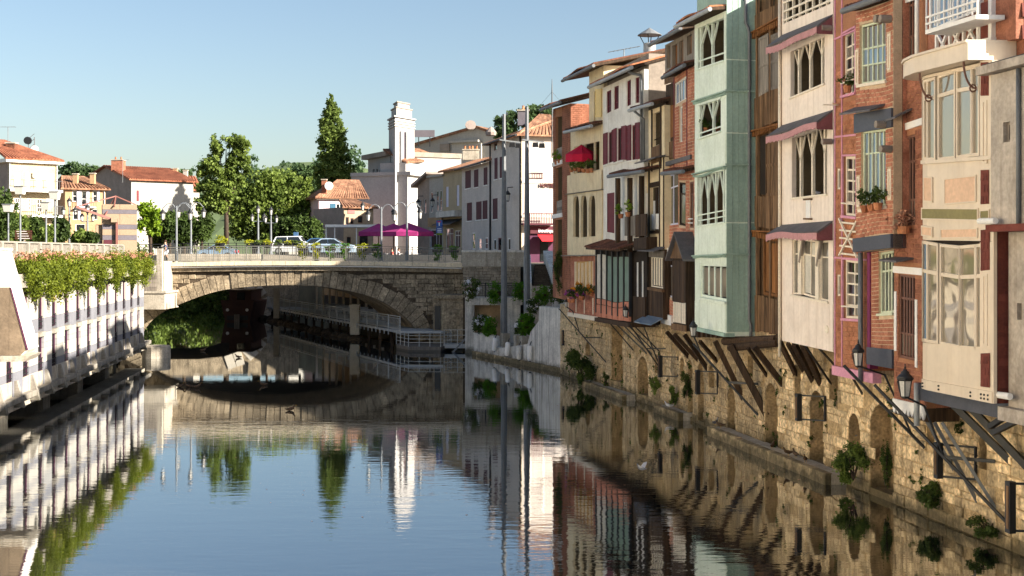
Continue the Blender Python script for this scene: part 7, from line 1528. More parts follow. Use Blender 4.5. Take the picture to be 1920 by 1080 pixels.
for i,(px,py,rx,rz,lab) in enumerate(((535,432,18,22,'dark green shrub behind the white van'),(562,428,20,24,'dark green shrub above the blue car'),(588,432,14,22,'dark green shrub at the corner of the pink house'),(500,448,12,10,'low pale flowering shrub under the twin street lamps'))):
    tree('garden_shrub',lab,gx(px,Y),Y,GZ,[B_(px,py,Y,rx,rz),B_(px+6,py+10,Y,rx*.8,rz*.6)],1900,.36,lf_dark if i<3 else lf_mid,.12,cat='shrub',group='shrubs behind the parked cars',shell=.35)
for i,(px,py,rx,rz,Y,lab) in enumerate(((8,405,22,50,112,'tall leafy tree at the left picture edge'),(34,428,18,28,114,'leafy bush behind the brown direction signs'),(66,430,16,26,116,'leafy bush right of the brown direction signs'),(88,440,12,18,113,'low bush below the cream balconies'),(112,432,17,24,116,'leafy bush below the ochre house'),(150,445,14,14,114,'low bush beside the classical lamp'),(170,447,12,12,114,'low bush left of the striped kiosk'))):
    tree('street_tree',lab,gx(px,Y),Y,GZ,[B_(px,py,Y,rx,rz),B_(px-6,py+rz*.4,Y,rx*.8,rz*.6),B_(px+7,py-rz*.3,Y,rx*.7,rz*.5)],2400,.34,lf_mid if i%2 else lf_dark,.14,group='trees and bushes along the left street',shell=.4)
Y=150; tree('cedar_tree','flat-topped dark cedar between the two floodlight poles and the hotel',gx(950,Y),Y,GZ,[B_(940,238,Y,18,16),B_(962,225,Y,16,14),B_(985,215,Y,16,10),B_(1005,205,Y,20,9),B_(1022,212,Y,14,10),B_(930,250,Y,10,10),B_(955,250,Y,18,12),B_(1000,228,Y,24,12)],5200,.45,lf_pine,.35,gz(210,Y),shell=.3,cl=30,sig=.2)
# riverside greenery seen through the arch
for i,(px,Y,rx,zc,rz,lab) in enumerate(((275,170,3.4,3.5,4.2,'leafy riverbank tree seen under the left of the arch'),(310,178,4.,3.6,4.6,'second leafy riverbank tree seen under the arch'),(350,186,4.2,3.4,4.4,'third leafy riverbank tree seen under the arch'),(396,172,3.4,3.2,4.2,'riverbank tree seen just left of the barge'),(240,165,4,3.5,4.5,'riverbank tree hidden mostly by the left building'),(330,170,2.4,1.2,1.7,'low riverbank bush under the middle of the arch'))):
    x=gx(px,Y); tree('riverbank_tree',lab,x,Y,.0,[(x,Y,zc,rx,rx,rz),(x-1.5,Y-1,zc*.5,rx*.8,rx*.8,rz*.5),(x+1.4,Y-.5,zc*.4,rx*.7,rx*.7,rz*.4)],3600,.45,lf_mid,.25,group='riverbank trees under the arch',shell=.4)
# far wooded hill
hm=MB(); N_=40
def hill(x): return 20+16*math.exp(-((x+230)/90)**2)+26*math.exp(-((x+105)/60)**2)+10*math.exp(-((x-40)/120)**2)
for i in range(N_):
    x0=-420+i*20; x1=x0+20
    hm.poly([(x0,560,GZ-.5),(x1,560,GZ-.5),(x1,700,GZ+hill(x1)),(x0,700,GZ+hill(x0))]); hm.poly([(x0,700,GZ+hill(x0)),(x1,700,GZ+hill(x1)),(x1,1000,GZ-.5),(x0,1000,GZ-.5)])
tag(hm.build('hills',M('hill_green',(84,98,66),.95,.15,.02,.2)),kind='structure')
bl=[(x,rng.uniform(600,705),0,rng.uniform(5,9),rng.uniform(5,9),rng.uniform(4,8)) for x in rng.uniform(-330,180,170)]
bl=[(a,b,GZ+hill(a)*min(1,(b-560)/140)+f*.6,d,e,f) for a,b,_,d,e,f in bl]
V,F=leaf_mesh('wood',bl,26000,2.1,shell=.5); tag(link('hillside_wood',numpy_mesh('hillside_wood',V,F),lf_far),'distant wooded hillside behind the town','wood',kind='stuff')
for i,(px,py,rx,rz,Y,lab) in enumerate(((140,318,26,12,330,'dark clump of trees on the skyline above the ochre house'),(172,320,16,9,330,'lower clump of trees on the skyline left of the gabled house'),(572,325,28,14,300,'umbrella pines on the skyline left of the poplar'),(545,330,18,10,305,'pines on the skyline above the broad tree'),(590,345,18,12,300,'pines beside the foot of the poplar'),(300,325,10,6,330,'small trees on the skyline right of the gabled house'),(345,327,12,8,330,'trees on the skyline beside the pink chimney'),(683,335,10,8,330,'tree on the skyline between poplar and tower'))):
    x=gx(px,Y); tree('skyline_tree',lab,x,Y,GZ,[B_(px,py,Y,rx,rz),B_(px-rx*.5,py+rz*.6,Y,rx*.7,rz*.8),B_(px+rx*.4,py+rz,Y,rx*.8,rz)],2600,.9,lf_pine,.4,group='trees on the skyline',shell=.4)
# ---------------------------------------------------------------- hanging shrubs on the marble building
for i,(px,w_,lab) in enumerate(((48,34,'hanging shrub nearest the wedge bay'),(82,36,'second hanging shrub from the wedge bay'),(106,30,'third hanging shrub from the wedge bay, trailing longest'),(140,36,'fourth hanging shrub from the wedge bay'),(172,32,'fifth hanging shrub from the wedge bay'),(208,34,'sixth hanging shrub from the wedge bay'),(238,28,'seventh hanging shrub from the wedge bay'),(262,22,'last hanging shrub next to the bridge'))):
    u=FL.u(px,.5); p=FL.w(u,.5,6.3); s=p[1]/FPX; t=thing('hanging_shrub','yellow-green '+lab,'shrub',p,'hanging shrubs on the planter')
    ru=w_*s*1.9; bl=[]
    def bb(du,dv,dz,r,rz): q=FL.w(u+du,.5+dv,6.3+dz); bl.append((q[0],q[1],q[2],r,r*1.0,rz))
    rr=.62; bb(0,.1,.3,rr*1.1,.5+.12*(i%2)); bb(-.8,.1,.25,rr,.5); bb(.8,.1,.25,rr,.5); bb(-.5,.3,-.15,rr*.9,.55); bb(.5,.3,-.12,rr*.85,.5); bb(0,.32,-.5,rr*.75,.6); bb(.2,.3,-1.0 if i==2 else -.65-.2*(i%3),rr*.42,.55)
    if i%3!=1: bb(1.35,.15,.12,rr*.7,.42)
    if i%3==0: bb(-1.35,.15,.12,rr*.7,.45)
    MB().tube([(p[0],p[1],6.0),(p[0],p[1],6.7)],.05,6).build('stem',bark,t); leaves('foliage',bl,6500,.115,lf_hang,t,shell=.2,cl=36,sig=.24); leaves('flower_heads',[(b[0],b[1],b[2]+b[5]*.75,b[3]*.9,b[4]*.9,.22) for b in bl[:3]],700,.09,pet_k,t,shell=.1)['kind']='stuff'
# ---------------------------------------------------------------- planters on the terraces
def planter(px,py,Y,r,lab,mat,flower=None,group='round planters by the landing'):
    p=at(px,py,Y); s=Y/FPX; R=r*s; t=thing('flower_basket',lab,'planter',(p.x,p.y,p.z-R),group)
    MB().lathe((p.x,p.y),[(R*.5,p.z-R*.55),(R*.75,p.z-R*.1),(R*.8,p.z+.0)],12).build('basket',timber,t); leaves('foliage',[(p.x,p.y,p.z+R*.1,R*1.0,R*1.0,R*.95),(p.x-R*.2,p.y-R*.5,p.z-R*.6,R*.8,R*.55,R*.7),(p.x+R*.25,p.y-R*.45,p.z-R*.5,R*.75,R*.55,R*.7)],1500,.13,mat,t,shell=.45)
    if flower: leaves('blossom',[(p.x,p.y-R*.4,p.z+R*.2,R*1.0,R*.8,R*.8)],240,.1,flower,t,shell=.85)
for a in [(883,541,90.5,17,'dark green planter with white blossom at the left end of the terrace',lf_ivy,pet_w),(930,546,90.5,17,'bright green planter left of the taller floodlight pole',lf_pot,None),(978,545,90.5,16,'bright green planter between the two floodlight poles',lf_pot,None),(1016,551,83,15,'bright green planter above the streaky concrete wall',lf_pot,None),(1046,548,82,17,'dark green planter with white blossom above the streaky concrete wall',lf_ivy,pet_w),(901,605,88,15,'white-blossomed planter beside the gangway',lf_ivy,pet_w),(920,611,87,15,'bright green planter beside the gangway',lf_pot,None),(986,600,84,15,'bright green planter below the second floodlight pole',lf_pot,None),(1000,572,83,12,'white-blossomed planter at the foot of the second floodlight pole',lf_ivy,pet_w),(976,613,85,11,'small white-blossomed planter left of the stepped concrete wall',lf_ivy,pet_w),(824,550,99,7,'small green plant on the stone buttress',lf_ivy,None),(988,612,84,13,'bright green planter trailing low on the stepped concrete wall',lf_pot,None)]: planter(*a)
for i,px in enumerate((568,592,619,647,678,706,820,851)):
    x=bx(px); z=camber(x)+.43; t=thing('railing_planter','%s flower box hanging on the bridge railing'%['leftmost yellow-green','second yellow-green','third green','fourth green','fifth yellow-green','sixth green','green','rightmost dense green'][i]+(' below the blue sign' if px==820 else ''),'planter',(x,YB-.1,z),'flower boxes on the bridge railing')
    MB().box(x-.4,x+.4,YB-.08,YB+.18,z+.8,z+1.02).build('box',iron,t); leaves('foliage',[(x,YB+.05,z+1.15,.5,.25,.22),(x,YB-.02,z+.6,.36,.2,.5)],700,.12,lf_yel if i in (0,1,4) else lf_pot,t,shell=.2); 
p=at(414,452,109); t=thing('railing_planter','bright yellow-green flower basket on the far railing before the grey-blue car','planter',(p.x,p.y,p.z-.6),'flower boxes on the bridge railing'); MB().lathe((p.x,p.y),[(.25,p.z-.5),(.4,p.z-.2)],10).build('box',iron,t); leaves('foliage',[(p.x,p.y,p.z,.62,.4,.42),(p.x-.15,p.y-.1,p.z-.5,.35,.3,.4)],900,.14,lf_yel,t,shell=.3)
for i,px in enumerate((470,486,500,520,540,556)):
    p=at(px,455,111.2); t=thing('railing_planter','low planter of mixed flowers on the far railing, %s from the white van'%['sixth','fifth','fourth','third','second','first'][i],'planter',(p.x,p.y,p.z-.3),'flower boxes on the far railing'); MB().box(p.x-.35,p.x+.35,p.y-.12,p.y+.12,p.z-.35,p.z-.1).build('box',iron,t); leaves('foliage',[(p.x,p.y,p.z,.5,.3,.24)],500,.13,lf_mid if i%2 else lf_yel,t,shell=.2)
# bushes and ivy along the quay
def bush(fr,px,py,v,rx,rz,n,size,mat,lab,name='quay_bush',group='bushes at the waterline'):
    u=fr.u(px,v); z=fr.z(py,u,v); p=fr.w(u,v,z); s=p[1]/FPX; t=thing(name,lab,'bush',(p[0],p[1],max(0,z-rz*s)),group); a=rx*s; c=rz*s
    m=MB()
    for i in range(5): an=i*1.3; m.tube([(p[0],p[1],max(.0,z-c)),(p[0]+.5*a*math.cos(an),p[1]+.5*a*math.sin(an),z+c*.4)],[.03,.012],5)
    m.build('stems',bark,t); bl=[]
    for i in range(11):
        an=random.uniform(0,6.28); q=random.random()**.6; hz=random.uniform(-.95,.85); bl.append((p[0]+a*q*math.cos(an)*(1.15-.5*abs(hz)),p[1]+a*q*math.sin(an)*(1.15-.5*abs(hz)),max(.04,z+c*hz),a*random.uniform(.22,.42),a*random.uniform(.22,.42),c*random.uniform(.2,.45)))
    leaves('foliage',bl,int(n*1.9),size*random.uniform(.6,.75),mat,t,shell=.15,cl=9,sig=.42)
bush(FB,1088,686,-.3,22,24,2600,.2,lf_ivy,'large dark bush at the far end of the stone quay wall')
bush(FA,1600,868,-.75,30,32,2000,.13,lf_mid,'bright green bush at the waterline below the pink-trimmed house')
bush(FA,1748,925,-.9,26,20,1300,.13,lf_ivy,'dark bush at the waterline below the beige bay'); bush(FA,1850,985,-.92,30,18,1100,.12,lf_ivy,'straggling dark bush at the waterline near the right picture edge')
bush(FB,1229,720,-.85,9,14,700,.12,lf_mid,'small bush growing behind the short ledge'); bush(FB,1262,742,-.8,9,14,600,.12,lf_mid,'small bush on the short ledge'); bush(FA,1288,720,-.95,9,22,800,.12,lf_ivy,'climbing bush left of the narrow arch')
bush(FB,1136,712,-.9,6,12,400,.11,lf_ivy,'little bush beside the tall rectangular recess'); bush(FA,1450,832,-.98,6,8,250,.09,lf_ivy,'small fern at the foot of the arch behind the ducks'); bush(FA,1660,870,-.98,10,40,700,.1,lf_ivy,'ivy climbing inside the widest arch')
iv=[]
for i in range(70):
    f=FA if random.random()<.6 else FB; u=random.uniform(1,27) if f is FA else random.uniform(-17,0); z=random.uniform(.2,3.2); p=f.w(u,VQ+.06,z); iv.append((p[0],p[1],z,random.uniform(.06,.2),random.uniform(.06,.2),random.uniform(.08,.4)))
V,F=leaf_mesh('ivy',iv,2600,.085,shell=.1); tag(link('wall_ivy',numpy_mesh('wall_ivy',V,F),lf_ivy),'tufts of ivy and weeds rooted in the quay wall','ivy',kind='stuff')
# flowers on the beige house and its neighbours
def pots(fr,lst,v,lab,cat='planter',mat=lf_ivy,flw=None,group=None,name='window_planter',size=.09):
    us=[fr.u(px,v) for px,py in lst]; zs=[fr.z(py,u,v) for (px,py),u in zip(lst,us)]; t=thing(name,lab,cat,fr.w(us[0],v,zs[0]),group)
    for u,z in zip(us,zs):
        MB(fr).lathe((u,v),[(.09,z-.12),(.13,z+.08)],8).build('pot',tile_r,t)
    bl=[(*fr.w(u,v,z+.28)[:2],z+.28,.26,.26,.26) for u,z in zip(us,zs)]; leaves('foliage',bl,200*len(us),size,mat,t,shell=.2)
    if flw: leaves('blossom',bl,120*len(us),size,flw,t,shell=.8)
pots(FB,[(1073,554),(1080,553),(1087,551),(1094,553),(1102,552),(1109,553)],.25,'row of orange flowers on the brick parapet of the beige house',flw=pet_o,group='flower pots on the houses'); pots(FB,[(1068,562),(1074,562),(1089,560),(1092,561)],.42,'purple and magenta flowers hanging under the orange ones',flw=pet_p,group='flower pots on the houses')
pots(FB,[(1071,320),(1078,319),(1086,319),(1094,318),(1102,317),(1109,317)],.2,'row of leafy pots on the beige balcony under the red parasol',mat=lf_mid,group='flower pots on the houses'); pots(FB,[(1164,402),(1177,398)],.5,'two hanging baskets of lime-green leaves on the timber loggia',mat=lf_bright,group='flower pots on the houses')
pots(FA,[(1589,168)],.1,'single small pot on the top window of the pink-trimmed house',group='flower pots on the houses'); pots(FA,[(1680,430),(1690,432),(1698,432)],.2,'rusty flower boxes on the brown windowed house',mat=pet_k,group='flower pots on the houses'); pots(FA,[(1622,391),(1634,388),(1646,386)],.6,'pale green window box on the jettied brick house',mat=lf_ivy,group='flower pots on the houses')
pots(FA,[(1316,243),(1324,240),(1344,240)],-.3,'leafy plants standing in the second mint loggia',mat=lf_ivy,group='flower pots on the houses',size=.14); pots(FB,[(1043,302),(1049,300)],.05,'lime-green box on the upper balcony of the corner brick house',mat=lf_bright,group='flower pots on the houses')
bush(FB,1047,500,.2,9,40,1300,.13,lf_ivy,'dark climbing shrub on the lowest balcony of the corner brick house','balcony_shrub','shrubs on balconies'); bush(FA,1318,236,-.25,8,10,350,.1,lf_mid,'bushy plant in the left half of the second mint loggia','balcony_shrub','shrubs on balconies')

# leaves and specks drifting on the water
n=420; yy=rng.uniform(34,92,n); edge=np.where(yy<57,10.0-.185*(yy-41.3),7.3-.2375*(yy-57)); xx=np.where(rng.random(n)<.6,edge-.9-np.abs(rng.normal(0,1.6,n)),rng.uniform(-16,4,n)); sz=rng.uniform(.02,.055,n); an=rng.uniform(0,6.28,n)
P=np.stack([xx,yy,np.full(n,.006)],1); A_=np.stack([np.cos(an),np.sin(an),0*an],1)*sz[:,None]; B2=np.stack([-np.sin(an),np.cos(an),0*an],1)*sz[:,None]*.6
tag(link('floating_leaves',numpy_mesh('floating_leaves',np.stack([P-A_,P-B2,P+A_,P+B2],1).reshape(-1,3),np.arange(4*n).reshape(n,4)),pet_k),'specks of leaf drifting on the river','leaves',kind='stuff')
# ---------------------------------------------------------------- street lamps
lamp_g=metal('lamp_grey',(120,124,128),.45)
def double_lamp(px,Y,y0,y1,lab,arm,mat=lamp_g):
    p=at(px,y0,Y); x,z0=p.x,p.z; z1=gz(y1,Y); t=thing('bridge_lamp',lab,'street lamp',(x,Y,z0),'double lamps on the bridge')
    MB().lathe((x,Y),[(.14,z0),(.13,z0+.6),(.08,z0+.75),(.07,z1-.5),(.06,z1)],10).build('column',mat,t)
    for s in (-1,1):
        pts=[(x,Y,z1-.55)]+[(x+s*arm*(1-math.cos(a))/2*1.0,Y,z1-.55+.75*math.sin(a)) for a in (.5,1.0,1.5,2.0,2.5)]; pts.append((x+s*arm,Y,z1-.2)); MB().tube(pts,.035,6).build('curved_arm',mat,t)
        lantern(t,(x+s*arm,Y),z1-1.05,.95)
double_lamp(331,YB+.2,490,386,'nearer double-armed lamp at the left end of the bridge',1.05); double_lamp(358,YB+8.6,489,384,'farther double-armed lamp at the left end of the bridge',1.05); double_lamp(715,YB+.2,489,388,'double-armed lamp before the magenta parasol, left one',1.0); double_lamp(763,YB+.4,489,384,'double-armed lamp before the magenta parasol, right one',1.0)
def classic_lamp(px,Y,y0,y1,lab,arm):
    p=at(px,y0,Y); x,z0=p.x,GZ; z1=gz(y1,Y); t=thing('classic_lamp',lab,'street lamp',(x,Y,z0),'classical lamps on the street')
    MB().lathe((x,Y),[(.24,z0),(.22,z0+.8),(.12,z0+1.0),(.08,z1-.8),(.06,z1)],10).build('column',lamp_g,t); MB().bar((x-arm,Y,z1-.9),(x+arm,Y,z1-.9),.06).build('cross_arm',lamp_g,t); lantern(t,(x,Y),z1-.1,.95)
    for s in (-1,1): lantern(t,(x+s*arm,Y),z1-.85,.85)
classic_lamp(130,118,455,385,'classical three-light lamp left of the striped kiosk',.55); classic_lamp(164,117,455,397,'shorter classical three-light lamp against the striped kiosk',.5); classic_lamp(484,128,452,398,'left classical lamp of the pair before the broad tree',.6); classic_lamp(508,128,452,401,'right classical lamp of the pair before the broad tree',.55)
for i,(px,Y,y1,lab) in enumerate(((15.5,100,384,'shortest modern box lamp at the left picture edge'),(38,92,350,'tallest modern box lamp, behind the direction signs'),(86.5,98,380,'modern box lamp before the cream balconies'),(103,93,360,'tall modern box lamp before the bush below the ochre house'))):
    x=gx(px,Y); z1=gz(y1,Y); t=thing('box_lamp',lab,'street lamp',(x,Y,GZ),'modern box lamps'); MB().tube([(x,Y,GZ),(x,Y,z1-.55)],[.08,.06],8).build('column',lamp_g,t); MB().hexa([(x-.26,Y-.26,z1-.55),(x+.26,Y-.26,z1-.55),(x+.26,Y+.26,z1-.55),(x-.26,Y+.26,z1-.55),(x-.34,Y-.34,z1),(x+.34,Y-.34,z1),(x+.34,Y+.34,z1),(x-.34,Y+.34,z1)]).build('lamp_box',milk,t); MB().box(x-.38,x+.38,Y-.38,Y+.38,z1+.002,z1+.06).build('lamp_lid',lamp_g,t)
for i,(px,py,Y,lab) in enumerate(((680,386,140,'wall lantern on the sandy annex'),(784,380,139,'wall lantern on the narrow grey house'),(811,378,138,'wall lantern on the white shop house'),(952,366,113.5,'wall lantern on the shaded hotel side'))):
    p=at(px,py,Y); t=thing('wall_lantern',lab,'lantern',(p.x,p.y,p.z-.4),'wall lanterns in the town'); lantern(t,(p.x,p.y),p.z-.5,1.1); MB().tube([(p.x,p.y,p.z+.4),(p.x,p.y+.1,p.z+.7),(p.x+.5,p.y+.6,p.z+.75)],.04,6).build('bracket',iron,t)
# ---------------------------------------------------------------- cars
def car(x,y,L,H,W,paint,lab,van=False,flip=1,z=GZ+.12):
    z=z if z!=GZ+.12 else 6.93
    t=thing('parked_car',lab,'car',(x,y,z),'cars parked beyond the bridge'); gl=glass
    if van: up=[(.02,.42),(.06,.75),(.12,.97),(.72,1.0),(.82,.7),(.97,.58),(1,.35)]; gh=[(.1,.66),(.14,.94),(.7,.96),(.79,.68)]
    else: up=[(0,.4),(.03,.66),(.14,.72),(.27,.97),(.42,1.0),(.56,.97),(.73,.7),(.95,.58),(1,.36)]; gh=[(.17,.7),(.29,.93),(.55,.94),(.7,.69)]
    P=[(0.02,.16)]+up+[(.98,.16)]
    X=lambda f: x+flip*(f-.5)*L
    m=MB(); n=len(P)
    def halfw(zf): return W/2*(1 if zf<.66 else 1-.16*(zf-.66)/.34)
    rows=[[(X(a),y-halfw(b),z+b*H) for a,b in P],[(X(a),y+halfw(b),z+b*H) for a,b in P]]
    m.v+=rows[0]+rows[1]
    for i in range(n): j=(i+1)%n; m.f.append((i,j,n+j,n+i))
    m.f.append(tuple(range(n-1,-1,-1))); m.f.append(tuple(range(n,2*n))); b=m.build('body',paint,t)
    for s in (-1,1):
        k=[(X(a),y+s*(halfw(c)+.006),z+c*H) for a,c in gh]
        for f0,f1 in ((0,.46),(.5,1.)):
            lo=lambda f:[k[0][q]+(k[3][q]-k[0][q])*f for q in range(3)]; hi=lambda f:[k[1][q]+(k[2][q]-k[1][q])*f for q in range(3)]
            MB().poly([lo(f0),lo(f1),hi(f1),hi(f0)]).build('side_window',gl,t)
    a,c=(P[-4],P[-5]) if not van else (P[-4],P[-5])
    for (p,q) in (((.74,.69),(.565,.955)) if not van else ((.815,.71),(.73,.97)),((.13,.73),(.26,.95)) if not van else ((.055,.72),(.11,.95))):
        sgn=.012 if p[0]>q[0] else -.012
        MB().poly([(X(p[0]+sgn),y-halfw(p[1])+.08,z+p[1]*H+.01),(X(p[0]+sgn),y+halfw(p[1])-.08,z+p[1]*H+.01),(X(q[0]+sgn),y+halfw(q[1])-.08,z+q[1]*H),(X(q[0]+sgn),y-halfw(q[1])+.08,z+q[1]*H)]).build('windscreen',gl,t)
    for f in (.19,.8):
        for s in (-1,1):
            w_=MB().tube([(X(f),y+s*(W/2-.2),z+.32),(X(f),y+s*(W/2+.01),z+.32)],.32,16).build('wheel',iron,t); MB().tube([(X(f),y+s*(W/2+.0),z+.32),(X(f),y+s*(W/2+.025),z+.32)],.2,12).build('rim',zinc_l,w_)
    for s in (-1,1): MB().box(min(X(.985),X(1.004)),max(X(.985),X(1.004)),y+s*W*.36-.14,y+s*W*.36+.14,z+.42*H,z+.52*H).build('headlight',white_p,t); MB().box(min(X(-.004),X(.02)),max(X(-.004),X(.02)),y+s*W*.38-.1,y+s*W*.38+.1,z+.45*H,z+.6*H).build('tail_light',redc,t)
    return t
cp_w=metal('car_white',(226,228,230),.25,.03); cp_b=metal('car_pale_blue',(150,176,198),.25,.04,.3); cp_b2=metal('car_blue',(70,104,140),.25,.04,.3); cp_s=metal('car_silver_blue',(176,196,214),.25,.04,.3)
car(gx(548,113),113,2.9 if False else 3.4,1.65,1.75,cp_w,'white van-like car with a blue roof sign',True); t=bpy.data.objects['parked_car']; MB().box(gx(551,113),gx(559,113),112.8,113.2,6.93+1.66,6.93+2.0).build('roof_sign',cp_b2,t)
car(gx(604,114.5),114.5,4.0,1.5,1.75,cp_b2,'blue car half hidden behind the pale blue one'); car(gx(624,111.5),111.5,4.0,1.45,1.75,cp_s,'pale blue car with pale roof parked before the pink house'); car(gx(408,112),112,3.4,1.35,1.7,cp_b,'grey-blue car behind the yellow basket on the bridge',flip=-1,z=6.5)
for i,(px,lab) in enumerate(((20,'white car roof just showing above the terrace lattice'),(80,'second white car roof showing above the terrace lattice, near the box lamps'))): car(gx(px,105),105,4.2,1.45,1.75,cp_w,lab,z=GZ+.2)
# ---------------------------------------------------------------- cafe: parasols, flat canopy, signs
mag=M('magenta_canvas',(150,44,104),.85,.12,1.5,.3)
def parasol(cx,cy,z0,zt,ze,rx,ry,mat,lab,name='market_parasol',group='magenta parasols',n=8):
    t=thing(name,lab,'parasol',(cx,cy,z0),group); MB().tube([(cx,cy,z0),(cx,cy,zt)],.05,8).build('pole',timber_b,t); m=MB(); v=MB()
    P=[]
    for k in range(n):
        a=2*math.pi*(k+.5)/n; ca,sa=math.cos(a),math.sin(a); q=max(abs(ca),abs(sa)) if n==8 and rx>1.6 else 1; P.append((cx+rx*ca/q,cy+ry*sa/q))
    for k in range(n):
        p,q=P[k],P[(k+1)%n]; mid=((p[0]+q[0])/2*.5+cx*.5,(p[1]+q[1])/2*.5+cy*.5,ze+(zt-ze)*.45)
        m.poly([(p[0],p[1],ze),(q[0],q[1],ze),mid]); m.poly([(q[0],q[1],ze),(cx,cy,zt),mid]); m.poly([(cx,cy,zt),(p[0],p[1],ze),mid]); v.hexa([(p[0],p[1],ze-.38),(q[0],q[1],ze-.38),(q[0]*.995+cx*.005,q[1]*.995+cy*.005,ze-.38),(p[0]*.995+cx*.005,p[1]*.995+cy*.005,ze-.38),(p[0],p[1],ze),(q[0],q[1],ze),(q[0]*.995+cx*.005,q[1]*.995+cy*.005,ze),(p[0]*.995+cx*.005,p[1]*.995+cy*.005,ze)])
    m.build('canopy',mat,t); v.build('valance',mat,t); r=MB()
    for p in P: r.bar((cx,cy,zt-.1),(p[0],p[1],ze-.02),.03)
    r.build('ribs',timber_b,t); return t
YP=117.
for i,(px,w_,dy,lab) in enumerate(((766,47,0,'largest magenta parasol over the cafe terrace'),(738,42,1.2,'magenta parasol in the middle of the cafe terrace'),(710,36,2.4,'leftmost magenta parasol of the cafe terrace'))):
    Y=YP+dy; parasol(gx(px,Y),Y,GZ,gz(417.5 if i==0 else 419,Y),gz(435,Y),w_*Y/FPX,1.9,mag,lab)
cr=FB.w(FB.u(1090,.3),.3,0); zr=FB.z(274,FB.u(1090)); parasol(cr[0],cr[1],zr-1.2,zr-.0,zr-.5,.85,.85,M('crimson_canvas',(196,24,60),.8,.05,2.,.05),'crimson parasol on the balcony of the beige loggia house','balcony_parasol','balcony parasols',10)
t=thing('flat_canopy','long white flat canopy on thin posts before the sandy annex','canopy',(gx(660,124),124,GZ)); Y=124; MB().box(gx(610,Y),gx(716,Y),Y-.1,Y+2.6,gz(426,Y),gz(421,Y)).build('canopy_roof',white_p,t)
for px in (611,627,668,714): MB().bar((gx(px,Y),Y+.2,GZ),(gx(px,Y),Y+.2,gz(426,Y)),.1).build('post',white_p,t)
blue_s=M('sign_blue',(30,84,160),.4,.02,2.,0); Y=103.; p=at(823.5,428,Y); t=thing('blue_sign','blue dead-end road sign with white marks left of the parapet','sign',(p.x,Y,GZ)); MB().tube([(p.x,Y+.06,GZ),(p.x,Y+.06,gz(412,Y))],.03,8).build('post',zinc,t)
MB().box(gx(818,Y),gx(829.5,Y),Y-.01,Y+.03,gz(425,Y),gz(413,Y)).build('sign_plate',blue_s,t); MB().box(gx(818,Y),gx(829.5,Y),Y-.01,Y+.03,gz(437,Y),gz(426,Y)).build('sub_plate',blue_s,t); MB().box(p.x-.035,p.x+.035,Y-.02,Y-.01,gz(423.5,Y),gz(417,Y)).build('white_mark',lw,t); MB().box(p.x-.14,p.x+.14,Y-.022,Y-.012,gz(417,Y),gz(415,Y)).build('red_mark',redc,t)
for z in (429,432,435): MB().box(gx(820,Y),gx(828,Y),Y-.02,Y-.01,gz(z+.5,Y),gz(z-.5,Y)).build('white_line',lw,t)
MB().box(gx(818,Y),gx(829.5,Y),Y-.01,Y+.03,gz(440.5,Y),gz(437.5,Y)).build('green_plate',lf_bright,t)
brn=M('sign_brown',(84,50,40),.6,.05,2.,0); Y=95.; t=thing('direction_signs','stack of brown direction boards on a post behind the hanging shrubs','sign',(gx(44,Y),Y,GZ)); MB().tube([(gx(44,Y),Y+.05,GZ),(gx(44,Y),Y+.05,gz(430,Y))],.04,8).build('post',zinc,t)
for i in range(4):
    b=MB().box(gx(28,Y),gx(60,Y),Y-.02,Y+.02,gz(435.5+i*4.4,Y),gz(432+i*4.4,Y)).build('direction_board',brn,t); MB().box(gx(31+i,Y),gx(50+i*2,Y),Y-.026,Y-.021,gz(434.3+i*4.4,Y),gz(433.4+i*4.4,Y)).build('white_line',lw,b)
# cafe tables and chairs
for i,(px,Y) in enumerate(((700,116),(728,115.5),(752,116),(780,115.5))):
    x=gx(px,Y); t=thing('cafe_table','small cafe table under the magenta parasols, %s from the pink house'%['first','second','third','fourth'][i],'table',(x,Y,GZ),'cafe tables'); MB().lathe((x,Y),[(.4,GZ+.74),(.4,GZ+.78)],12).build('table_top',white_p,t); MB().lathe((x,Y),[(.25,GZ),(.05,GZ+.06),(.05,GZ+.74)],8).build('pedestal',iron,t)
    for s in (-1,1):
        c=x+s*.75; k=thing('cafe_chair','dark cafe chair on the %s side of the %s cafe table'%('far' if s>0 else 'near',['first','second','third','fourth'][i]),'chair',(c,Y,GZ),'cafe chairs'); MB().box(c-.22,c+.22,Y-.22,Y+.22,GZ+.43,GZ+.47).build('seat',iron,k); MB().box(c+s*.19,c+s*.23,Y-.22,Y+.22,GZ+.47,GZ+.9).build('backrest',iron,k)
        for a in (-1,1):
            for b in (-1,1): MB().bar((c+a*.19,Y+b*.19,GZ),(c+a*.19,Y+b*.19,GZ+.43),.03).build('leg',iron,k)
# ---------------------------------------------------------------- people
skin=M('skin',(206,158,130),.6,.06,4.,.02); navy=M('navy_cloth',(44,62,96),.85,.08,4.,.1); pale_c=M('pale_cloth',(206,208,214),.85,.08,4.,.1); hairm=M('hair',(70,50,38),.7,.1,6.,.1); redcl=M('red_cloth',(150,50,48),.85,.08,4.,.1); darkcl=M('dark_cloth',(48,46,52),.85,.08,4.,.1); shoe=M('shoe',(90,80,74),.7,.1,4.,.1)
def skin_obj(name,V,E,R,mat,parent,root=0):
    off=root_of(parent); me=bpy.data.meshes.new(name); me.from_pydata([(a-off[0],b-off[1],c-off[2]) for a,b,c in V],E,[]); o=link(name,me,mat,parent); s=o.modifiers.new('skin','SKIN'); o.modifiers.new('sub','SUBSURF').levels=1; o.modifiers['sub'].render_levels=2
    for v,r in zip(me.skin_vertices[0].data,R): v.radius=(r,r) if not isinstance(r,tuple) else r
    me.skin_vertices[0].data[root].use_root=True; s.use_smooth_shade=True; return o
